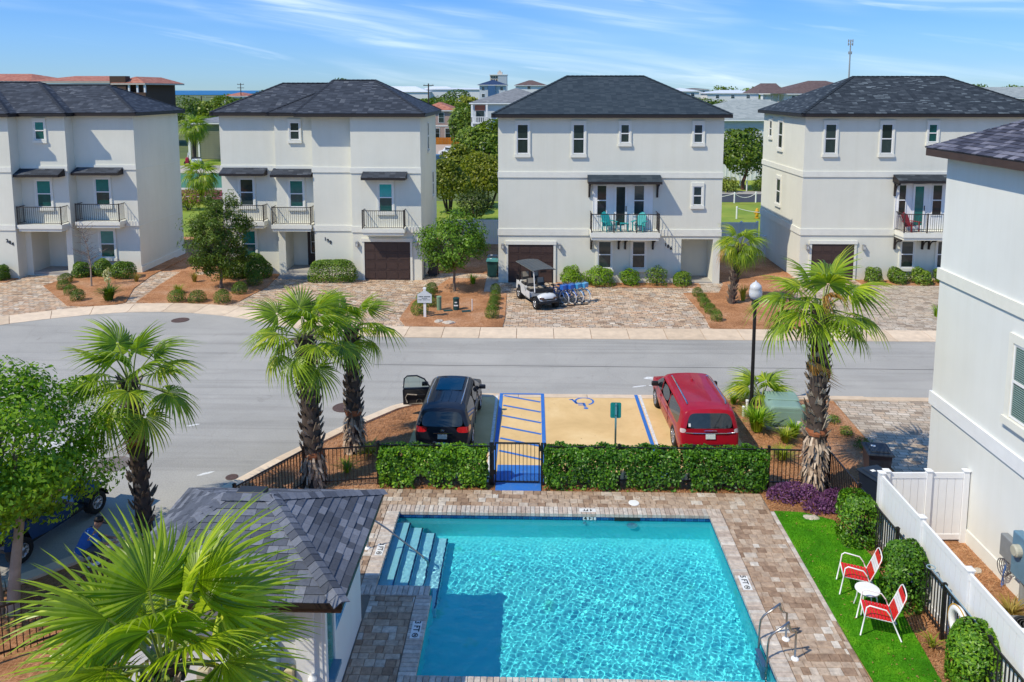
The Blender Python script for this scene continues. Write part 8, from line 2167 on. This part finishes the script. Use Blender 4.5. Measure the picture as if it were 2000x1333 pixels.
palm('cabbage palm in front of the red sports court by house 198', -31.7, 74.5, None, (.1, 0, 2.7), .22, .2, 24, 42, kind='sabal', scale=1.55, lo=-60, boots=False)
def scooter():
    r = empty('motor_scooter', (-47.8, 110.3, .02), 'white and red motor scooter standing on the road behind the gap', 'scooter', rz=R(15))
    for x in (-.85, .85): m = MB(); m.ring((0, 0, 0), .34, .13, 18, 8, axis='y'); m.build('wheel', MT['rubber'], r, loc=(x, 0, .45), smooth=True)
    m = MB(); m.bbox(-.25, 1.1, -.3, .3, .55, 1.15, .15); m.build('rear_body', MT['white'], r, bevel=.15); m = MB(); m.bbox(-1.05, -.6, -.3, .3, .5, 1.35, .15); m.build('front_shield', plain('scooter_red', (.35, .02, .04), .4), r, bevel=.12)
    m = MB(); m.bbox(-.3, .9, -.22, .22, 1.15, 1.32, .06); m.build('seat', MT['black'], r, bevel=.05); m = MB(); m.tube([(-.62, -.6, 1.75), (-.75, 0, 1.55), (-.62, .6, 1.75)], .06, 6); m.tube([(-.75, 0, 1.55), (-.85, 0, .5)], .06, 6); m.build('handlebar', MT['white'], r)
    for s in (-1, 1): m = MB(); m.lathe([(.12, -.02), (.12, .03)], axis='x', n=10); m.build('mirror', MT['white'], r, loc=(-.6, s*.62, 1.9))
scooter()
# gap between 198 and 186
r = far_house('pink stucco house with orange tile roof beside the orange board fence', -24, -17.0, 170, 182, 6.5, 1.6, 'wall_pink', 'tile_orange', wins=((-19.6, 3.9), (-20.6, .6), (-18.2, .6)), ww=1.1, wh=2.0, band=3.0)
r = empty('board_fence', (-20, 158, 0), 'bright orange board fence in front of the pink house', 'fence')
b = MB(); b.box(-.28, .28, -.04, .04, -.6, 1.35); ob = random_mat('orange_boards', ((0, (.42, .14, .02)), (1, (.56, .22, .03))), grain=4); b = b.mesh('board', ob)
for k in range(18): link('board', b, r, (-5 + .6*k, 0, 0))
m = MB(); m.box(-5.2, 5.4, .05, .12, .9, 1.05); m.build('rail', ob, r)
sheet('car_park', [(-32, 108), (-9, 108), (-9, 157), (-32, 157)], .01, plain('car_park_paving', (.44, .34, .27), .9, var=.15))
def simple_car(label, x, y, rz, paintm, name='parked_car', jeep=False, cat='car'):
    r = empty(name, (x, y, .02), label, cat, rz=rz); b = MB()
    rows = [(-2.2, .9, .9), (-2.1, 1.0, 1.0), (-1.6, 1.65, .75), (.3, 1.7, .75), (1.0, 1.05, .9), (2.1, .85, .85), (2.25, .5, .8)] if not jeep else [(-2.1, 1.0, .92), (-2.08, 1.8, .82), (.2, 1.85, .80), (.55, 1.12, .86), (2.0, 1.08, .80), (2.1, .6, .8)]
    pr = None
    for (yy, z, w) in rows:
        ring = [b.vert(p) for p in ((-.92, yy, .35), (-.94, yy, min(z, .95)), (-w, yy, z), (w, yy, z), (.94, yy, min(z, .95)), (.92, yy, .35))]
        if pr:
            for k in range(5): b.face((pr[k], pr[k+1], ring[k+1], ring[k]))
        else: b.face(ring)
        pr = ring
    b.face(pr[::-1]); b.build('body', paintm, r, bevel=.05)
    g = MB(); z0, z1 = (1.05, 1.55) if not jeep else (1.15, 1.68)
    for s in (-1, 1): g.box(s*.9 - .02, s*.9 + .02, -1.5, .2, z0, z1)
    g.build('side_window', MT['car_glass'], r); g = MB(); g.box(-.7, .7, rows[0][0] - .02, rows[0][0] + .04, 1.1 if jeep else .95, 1.6 if jeep else 1.2); g.build('rear_window', MT['car_glass'], r)
    for s in (-1, 1):
        for yy in (-1.35, 1.4): wheel(r, s*.82, yy, .38 if jeep else .32, .24, s)
    if jeep: m = MB(); m.bbox(-.95, .95, -2.2, -2.05, .45, .62, .02); m.build('bumper', MT['black'], r)
    return r
simple_car('white boxy off roader in the parking area behind the gap', -12.7, 118, R(35), MT['car_white'], 'parked_truck', True, 'off roader')
simple_car('dark blue car half hidden by the wall of house 198', -14.4, 112, R(50), paint('blue_grey_car_paint', (.05, .11, .15)))
simple_car('white car behind the off roader in the parking area', -13.3, 128, R(40), MT['car_white'])
r = far_house('pale blue grey house with white balcony and grey roof beside house 186', -10.6, 4.5, 140, 156, 8.55, 2.6, 'wall_pale', 'roof_grey', wins=((-5.6, 2.6),), over=.6)
tail_part(r, 'balcony', MT['white'], [(-10.8, -7.9, 139.0, 139.95, 4.9, 5.1), (-10.8, -7.9, 139.0, 139.08, 6.0, 6.12)]); 
for k in range(10): tail_part(r, 'baluster', MT['white'], [(-10.75 + .31*k, -10.63 + .31*k, 139.02, 139.07, 5.1, 6.0)])
tail_part(r, 'porch_post', MT['white'], [(-10.8, -10.5, 139.02, 139.3, -.05, 8.2)]); tail_part(r, 'porch_post', MT['white'], [(-8.2, -7.9, 139.02, 139.3, -.05, 8.2)])
tail_part(r, 'awning', MT['tile_orange'], [(-10.2, -8.4, 139.9, 139.98, 7.2, 8.1)]); tail_part(r, 'door', MT['glass'], [(-10.0, -8.6, 139.92, 139.99, 5.2, 7.1)])
r = far_house('white house with navy hip roof in front of the tall tower', -17.4, -9.0, 260, 268, 12.5, 1.6, 'wall_pale', 'roof_navy', wins=((-16.2, 10.8), (-13.2, 10.8), (-10.2, 10.8), (-16.2, 8.6)), ww=.9, wh=.9, over=.7)
tail_part(r, 'bay', plain('bay_blue', (.05, .13, .26), .6), [(-14.6, -12.2, 259.2, 259.98, 6, 12.2)])
r = empty('tower_block', (-30, 708, 0), 'tall pinkish tower block standing above the far white roofs', 'tower')
tail_part(r, 'wall', MT['wall_cream'], [(-37.6, -30.5, 700, 716, -.05, 23.6)]); tail_part(r, 'side_wing', MT['wall_bluegrey'], [(-30.45, -22.8, 699, 714, -.05, 23.6)]); tail_part(r, 'parapet', MT['wall_white'], [(-38.2, -22.4, 698.6, 716.5, 23.65, 24.4)]); tail_part(r, 'roof_house', MT['wall_cream'], [(-31.2, -27.0, 703, 710, 24.42, 26.6), (-30.2, -28.4, 704, 708, 26.62, 27.9)])
for i in range(3):
    for k in range(3): tail_part(r, 'window', MT['glass'], [(-36.6 + 2.1*i, -35.4 + 2.1*i, 699.8, 699.99, 16 + 2.6*k, 17.6 + 2.6*k)])
far_house('small far house with brown hip roof beside house 186 ridge', -6.5, 4.8, 300, 310, 12.6, 1.9, 'wall_white', 'roof_brown', wins=((-1.5, 11.2),), over=.6)
for (x0, x1, y, e, h, roof, lab, n) in ((-104, -84, 400, 12.6, .4, 'roof_white', 'long low white building at the far left of the white roofs', 6), (-84, -70, 405, 12.6, .4, 'roof_white', 'second low white building with dark windows among the far roofs', 4),
        (-76, -50, 380, 10.0, 2.6, 'roof_white', 'white pyramid roofed building among the far roofs', 0), (-62, -40, 430, 10.6, 2.2, 'roof_white', 'white hip roofed building behind the utility pole', 3), (-52, -22, 390, 11.2, .7, 'roof_white', 'wide white building behind the trees by the navy roofed house', 0), (-78, -66, 330, 8.6, .8, 'roof_grey', 'low white house with grey roof below the far white roofs', 3)):
    far_house(lab, x0, x1, y, y + 14, e, h, 'wall_white', roof, wins=[(x0 + (x1-x0)*(i+.5)/n, e - 1.9) for i in range(n)], ww=1.5, wh=1.2, group='far white buildings')
for (x0, x1, y, e, h, roof, lab) in ((50, 62, 300, 10.4, 1.2, 'roof_white', 'pale blue roofed house just past the ridge of house 186'), (65, 84, 300, 9.7, 1.1, 'roof_white', 'wide white roofed house with white rooftop vents between the two near roofs'), (84, 92, 285, 9.4, 1.3, 'roof_white', 'small white roofed house beside the brown roofed house'), (78, 92, 420, 11.2, .6, 'roof_brown', 'low brown roofed house far behind the white roofs'), (-100, -88, 330, 9.4, 1.0, 'roof_grey', 'grey roofed house by the sea at the far left'), (-117, -108, 300, 8.6, 1.3, 'tile_orange', 'orange tiled roof beside the far utility pole'), (-142, -128, 420, 9.0, 1.1, 'roof_grey', 'grey roofed house before the sea between two near houses'), (-128, -116, 460, 9.2, 1.0, 'roof_white', 'pale house before the sea left of the utility pole')):
    far_house(lab, x0, x1, y, y + 12, e, h, 'wall_white', roof, wins=[(x0 + (x1-x0)*t, e - 1.9) for t in (.2, .5, .8)], ww=1.2, wh=1.1, group='far houses on the skyline')
for k, x in enumerate((69.5, 71.5, 73.5)): tag(tail_part(None, 'roof_monitor', MT['wall_white'], [(x-.7, x+.7, 303, 305, 10.5, 11.9)]), ('white rooftop vent nearest house 186 on the wide white roof', 'middle white rooftop vent on the wide white roof', 'white rooftop vent farthest from house 186 on the wide white roof')[k], 'roof vent', 'white rooftop vents') if False else None
# gap beside the small palm
r = far_house('grey roofed house with white board walls behind the round tree', 19.0, 36, 95, 108, 7.35, 2.2, 'wall_white', 'roof_pale', wins=((24.5, 4.5),), ww=.95, wh=1.4, over=.6)
tail_part(r, 'frieze', MT['wall_bluegrey'], [(18.95, 36, 94.9, 94.98, 6.2, 7.1)]); tail_part(r, 'shutter', MT['bronze'], [(23.5, 23.85, 94.85, 94.97, 4.4, 6.0)]); tail_part(r, 'shutter', MT['bronze'], [(25.15, 25.5, 94.85, 94.97, 4.4, 6.0)])
bt = MB(); bt.box(-.04, .04, -.05, 0, 0, 6); bt = bt.mesh('batten', MT['white'])
for k in range(34): link('batten', bt, r, (-8.4 + .5*k, -6.5, 0))
sheet('rear_road', [(5, 76.2), (60, 76.2), (60, 82), (5, 82)], .012, plain('dark_asphalt', (.050, .056, .068), .85, var=.1)); sheet('footpath', [(5, 82.2), (60, 82.2), (60, 84.6), (5, 84.6)], .015, MT['concrete'])
sheet('side_lawn', [(5, 84.8), (60, 84.8), (60, 95), (5, 95)], .012, MT['meadow']); sheet('side_lawn', [(-11, 75), (60, 75), (60, 76.1), (-11, 76.1)], .012, MT['meadow']); sheet('side_lawn', [(-30, 75), (-11, 75), (-11, 107.5), (-30, 107.5)], .012, MT['meadow'])
wp = MB(); wp.lathe([(.07, 0), (.07, .95), (.09, .97), (.06, 1.05)], n=8); wp = wp.mesh('bollard', MT['white'])
PB = [(19.26, 75.6, 'white bollard with rope at the near edge of the dark road'), (21.4, 76.0, 'white bollard beside the house wall at the dark road'), (17.1, 66.2, 'white bollard standing alone on the lawn'), (23.4, 89.6, 'white bollard left of the leaning tree trunk'), (22.9, 84.9, 'white bollard right of the leaning tree trunk'), (22.0, 66.5, 'white bollard hidden mostly by the house wall on the lawn')]
for (x, y, lab) in PB: tag(link('bollard', wp, None, (x, y, 0)), lab, 'bollard', 'white bollards joined by rope')
def rope(lab, a, b):
    m = MB(); pts = [(a[0] + (b[0]-a[0])*t, a[1] + (b[1]-a[1])*t, .92 - .45*4*t*(1-t)*.9) for t in np.linspace(0, 1, 12)]; m.tube(pts, .028, 5); tag(m.build('rope', MT['white']), lab, 'rope', 'ropes between bollards')
rope('white rope sagging between two bollards along the dark road', (19.26, 75.6), (21.4, 76.0)); rope('white rope running from the road bollard behind house 186', (14, 75.4), (19.26, 75.6)); rope('white rope drooping across the lawn toward the house wall', (17.1, 66.2), (22.0, 66.5))
r = empty('fire_hydrant', (18.9, 66.6, 0), 'yellow fire hydrant on the lawn beside the house wall', 'fire hydrant'); y_ = plain('hydrant_yellow', (.62, .34, .02), .4)
m = MB(); m.lathe([(.2, 0), (.2, .06), (.13, .08), (.13, .55), (.17, .58), (.17, .64), (.13, .68), (.10, .80), (.03, .86)], n=14); m.build('barrel', y_, r)
for s in (-1, 1): m = MB(); m.lathe([(.07, 0), (.07, .1), (.05, .12)], (0, 0, 0), 10, 'x'); m.build('nozzle', y_, r, loc=(s*.12, 0, .45), rot=(0, 0, 0 if s > 0 else PI))
# brown roofed house behind house 4, grey roof at the photo's edge
r = far_house('white house with brown hip roof rising behind the mottled roof', 56, 76, 180, 196, 10.0, 2.9, 'wall_white', 'roof_brown', wins=((58.3, 8.0), (61.5, 8.0)), ww=1.0, wh=1.4, over=.9)
tail_part(r, 'porch', MT['white'], [(50.3, 57, 178.2, 179.9, 7.0, 7.3)]); 
for x in (51.4, 53.0, 54.4): tail_part(r, 'porch_post', MT['wall_cream'], [(x-.15, x+.15, 178.4, 178.8, 7.32, 9.7)])
m = MB(); A = [(49.8, 177.6, 10.0), (56, 177.6, 10.0), (56, 186, 12.3), (52.5, 186, 12.3)]; m.poly(A, [(0, 0), (6, 0), (6, 8), (3, 8)]); m.poly([(49.8, 177.6, 10.0), (52.5, 186, 12.3), (49.8, 192, 10.0)], [(0, 0), (3, 8), (10, 0)]); m.build('porch_roof', MT['roof_brown'], r, world=True)
far_house('pale grey roofed house at the right edge beyond the mottled roof', 66, 92, 130, 146, 9.6, 1.65, 'wall_white', 'roof_pale', wins=((74.5, 7.8),), over=.6)
# cell tower, utility poles
r = empty('cell_tower', (156, 400, 0), 'tall thin cell phone mast standing behind the mottled roof ridge', 'mast')
gm = plain('mast_grey', (.30, .32, .33), .5); m = MB(); m.tube([(0, 0, 0), (0, 0, 35)], [.55, .28], 8); m.build('pole', gm, r)
for z in (29, 33.2, 34.8):
    m = MB(); m.ring((0, 0, z), 1.1 if z > 30 else .7, .09, 12, 5); m.build('platform', gm, r)
    for k in range(6):
        a = PI*k/3 + .3; q = 1.15 if z > 30 else .75; m = MB(); m.box(-.16, .16, -.1, .1, -.7, .7); m.build('antenna_panel', gm, r, loc=(q*math.cos(a), q*math.sin(a), z), rot=(0, 0, a))
def pole(label, x, y, h, arms=2):
    r = empty('utility_pole', (x, y, 0), label, 'utility pole', group='wooden utility poles'); m = MB(); m.tube([(0, 0, -.05), (0, 0, h)], [.22, .15], 8); m.build('pole', MT['bark_dark'], r)
    for k in range(arms): m = MB(); m.box(-1.3, 1.3, -.08, .08, h - .6 - 1.3*k, h - .4 - 1.3*k); m.build('crossarm', MT['bark_dark'], r)
    for s in (-1, 0, 1): m = MB(); m.lathe([(.07, 0), (.09, .15), (.05, .3)], (s*1.1, 0, h - .4), 8); m.build('insulator', MT['wall_bluegrey'], r)
pole('utility pole with crossarm against the sea nearer the condominium', -137.6, 300, 13.2); pole('taller utility pole with two crossarms against the sea', -110.6, 300, 13.4); pole('slim utility pole before the far white roofs', -26.2, 200, 12.4, 1); pole('street light pole between the sea and the near roof', -86, 205, 9.2, 0)
def wire(label, a, b, sag): m = MB(); m.tube([(a[0]+(b[0]-a[0])*t, a[1]+(b[1]-a[1])*t, a[2]+(b[2]-a[2])*t - sag*4*t*(1-t)) for t in np.linspace(0, 1, 14)], .05, 4); tag(m.build('power_line', MT['iron']), label, 'power line', 'power lines')
wire('power line crossing above the trees before the sea', (-86, 205, 9.0), (-58, 205, 8.6), .3)

# trees beyond the houses
def far_tree(label, x, y, w, h, z, mat, seed, leaf=.5, n=900, group=None, trunk=.25, name='tree', cat='tree', lump=.35, multi=1):
    r = empty(name, (x, y, 0), label, cat, group=group); rz = h/2; m = link('crown', bush_mesh('crown', w/2, w/2*.8, rz, n, leaf, MT[mat], seed, flat=0, amp=lump, inner=.5), r, (0, 0, z + rz))
    q = random.Random(seed); t = MB()
    for k in range(multi): a = 2*PI*k/max(multi, 1); e = (0 if multi == 1 else .22*w*math.cos(a), 0 if multi == 1 else .22*w*math.sin(a)); t.tube([(e[0]*.15, e[1]*.15, -.05), (e[0]*.5 + q.uniform(-.2, .2), e[1]*.5, (z+rz)*.5), (e[0], e[1], z + rz*1.2)], [trunk, trunk*.8, trunk*.4], 7, cap=False)
    t.build('trunk', MT['bark_dark'], r)
    return r
far_tree('spreading multi stemmed crape myrtle on the lawn between houses 198 and 186', -7.3, 68.3, 4.2, 3.2, 1.35, 'farleaf_olive', 1, .26, 4600, trunk=.10, multi=5)
far_tree('olive green tree beside the multi stemmed myrtle against house 186', -4.0, 72, 4.6, 3.9, 1.0, 'farleaf_olive', 2, .28, 4600, trunk=.12, multi=3)
far_tree('dark round shrub on the lawn beside the white fence', -4.75, 64.5, 2.6, 2.4, .15, 'farleaf_dark', 3, .2, 1900, name='shrub', cat='shrub', trunk=.08, multi=3)
far_tree('big dark green tree behind the myrtle in the gap', -6.2, 96, 6.2, 6.2, .5, 'farleaf', 4, .42, 4200, multi=3)
far_tree('tall green tree against the left edge of house 186', -3.2, 100, 5.2, 6.4, 1.4, 'farleaf', 5, .42, 3800)
far_tree('yellow green tree in front of the parking area', -8.6, 92, 4.2, 3.6, .5, 'farleaf_olive', 6, .38, 2400)
far_tree('green tree between the orange fence and blue grey house', -13.0, 150, 7.0, 7.0, .5, 'farleaf', 7, .7, 1500)
palm('cabbage palm in front of the blue grey house', -9.6, 128, None, (.1, 0, 3.8), .25, .2, 20, 43, kind='sabal', scale=1.3, lo=-50, boots=False)
palm('cabbage palm group member beside the pink house', -14.8, 165, None, (.1, 0, 5.4), .28, .24, 22, 44, kind='sabal', scale=2.2, lo=-55, boots=False)
for k, (x, y, w, h, z, mt, lab) in enumerate(((-23, 232, 13, 6.2, 4.0, 'farleaf', 'broad dark tree below the navy roofed house'), (-31, 240, 11, 4.6, 3.4, 'farleaf', 'broad tree left of the big tree under the far white roofs'), (-17, 215, 9, 7, 2.0, 'farleaf_olive', 'tree between the pink and blue grey houses'), (-22, 205, 8, 6, 1.5, 'farleaf', 'tree above the pink house roof'), (-37, 260, 7, 3.5, 4.6, 'farleaf', 'small tree beside the slim utility pole'))): far_tree(lab, x, y, w, h, z, mt, 50 + k, .8, 1700, 'trees behind the pink house')
for k, (x, y, w, h, z, lab) in enumerate(((-67, 165, 9, 8.0, 1.2, 'big green tree at the left of the trees above the sage house'), (-59, 170, 9, 8.6, 1.0, 'big green tree in the middle of the trees above the sage house'), (-51, 172, 9, 8.2, 1.0, 'big green tree at the right of the trees above the sage house'), (-80, 185, 12, 6, 2.8, 'rounded tree under the roof slope of house 204'), (-72, 190, 10, 7, 2.4, 'tree behind the street light pole'), (-56, 140, 5, 5.5, .5, 'dark tree hugging the wall of house 204'), (-100, 290, 9, 5, 4.5, 'low tree top against the sea'), (-105, 320, 14, 5, 4.0, 'dark tree top below the taller utility pole'), (-41, 112, 5, 3.2, .1, 'shrubby tree beside house 198 by the scooter'))): far_tree(lab, x, y, w, h, z, 'farleaf' if k != 5 else 'farleaf_dark', 60 + k, .7, 1500, 'trees toward the sea')
far_tree('green treetop poking over the ridge of house 198', -37.5, 160, 5, 4, 9.1, 'farleaf', 75, .55, 900)
for k, (x, y, w, h, lab) in enumerate(((-33.5, 71.5, 2.6, 1.5, 'yellow green shrub below the red court'), (-31, 70, 2.8, 1.7, 'yellow green shrub by the wall of house 198'), (-36, 72, 2.6, 1.3, 'yellow green shrub against the wall of house 204'))): far_tree(lab, x, y, w, h, 0.0, 'farleaf_olive', 80 + k, .22, 900, 'shrubs by the court', .06, 'shrub', 'shrub', multi=3)
r = far_tree('round tree with a leaning trunk on the lawn by the board house', 22.6, 86, 5.2, 4.6, 1.7, 'farleaf', 90, .36, 5000, trunk=.01); m = MB(); m.tube([(.2, 0, 0), (.15, 0, .8), (.5, 0, 1.9), (.7, 0, 3.2)], [.24, .2, .17, .1], 8); m.build('leaning_trunk', plain('red_bark', (.20, .09, .06), .9, var=.3), r)
far_tree('olive shrub at the lawn edge beside house 186', 20.6, 84, 2.4, 1.5, 0, 'farleaf_olive', 91, .22, 800, name='shrub', cat='shrub', trunk=.05, multi=3)
far_tree('dark shrub at the lawn edge beside the lit house wall', 24.3, 84.5, 1.7, 1.5, 0, 'farleaf', 92, .22, 700, name='shrub', cat='shrub', trunk=.05, multi=3)
for k, (x, w, lab) in enumerate(((40, 9, 'hedge like tree belt nearest the ridge of house 186'), (46, 8, 'second tree of the belt before the white roofs'), (52, 8, 'olive tree in the belt before the white roofs'), (58, 8, 'tree of the belt beside the brown roofed house'))): far_tree(lab, x, 200 + 3*k, w, 5.0 - .4*k, 3.6, 'farleaf' if k != 2 else 'farleaf_olive', 95 + k, .6, 1500, 'tree belt before the white roofs')
# the far wooded skyline: one mass of crowns
def woods(name, spots, mat, seed, leaf):
    rng = np.random.default_rng(seed); VV = []; FF = []; b = 0
    for (x, y, w, h, z, n) in spots:
        D = rng.normal(0, 1, (n, 3)); D /= np.linalg.norm(D, axis=1)[:, None]; D[:, 2] = np.abs(D[:, 2])*1.0 - .1; q = lumps(D, rng, 8, .3) * (1 - .3*rng.random(n)**2)
        P = D * q[:, None] * np.array([w/2, w/2.5, h]) + np.array([x, y, z]); V, F = leaf_quads(P, D, leaf, rng, .7, 1.2); VV.append(V); FF.append(F + b); b += len(V)
    o = link(name, np_mesh(name, np.concatenate(VV), np.concatenate(FF), MT[mat])); o['kind'] = 'stuff'
q = random.Random(17)
woods('woods', [(x + q.uniform(-12, 12), 950 + q.uniform(-60, 120), q.uniform(22, 44), q.uniform(5, 9.5) * (1 if x < 200 else 1.75), 3.0 if x < 260 else 5.5, 260) for x in range(-90, 700, 17)], 'farleaf', 1, 2.6)
woods('woods', [(x + q.uniform(-6, 6), 520 + q.uniform(-50, 60), q.uniform(12, 24), q.uniform(3, 6), 4.5, 170) for x in range(-210, 330, 13)], 'farleaf', 2, 1.5)
woods('woods', [(x + q.uniform(-6, 6), 260 + q.uniform(-30, 40), q.uniform(8, 15), q.uniform(2.5, 4.5), 2.5, 220) for x in list(range(-140, -90, 8)) + list(range(60, 130, 8)) + list(range(-10, 50, 9))], 'farleaf', 3, .9)
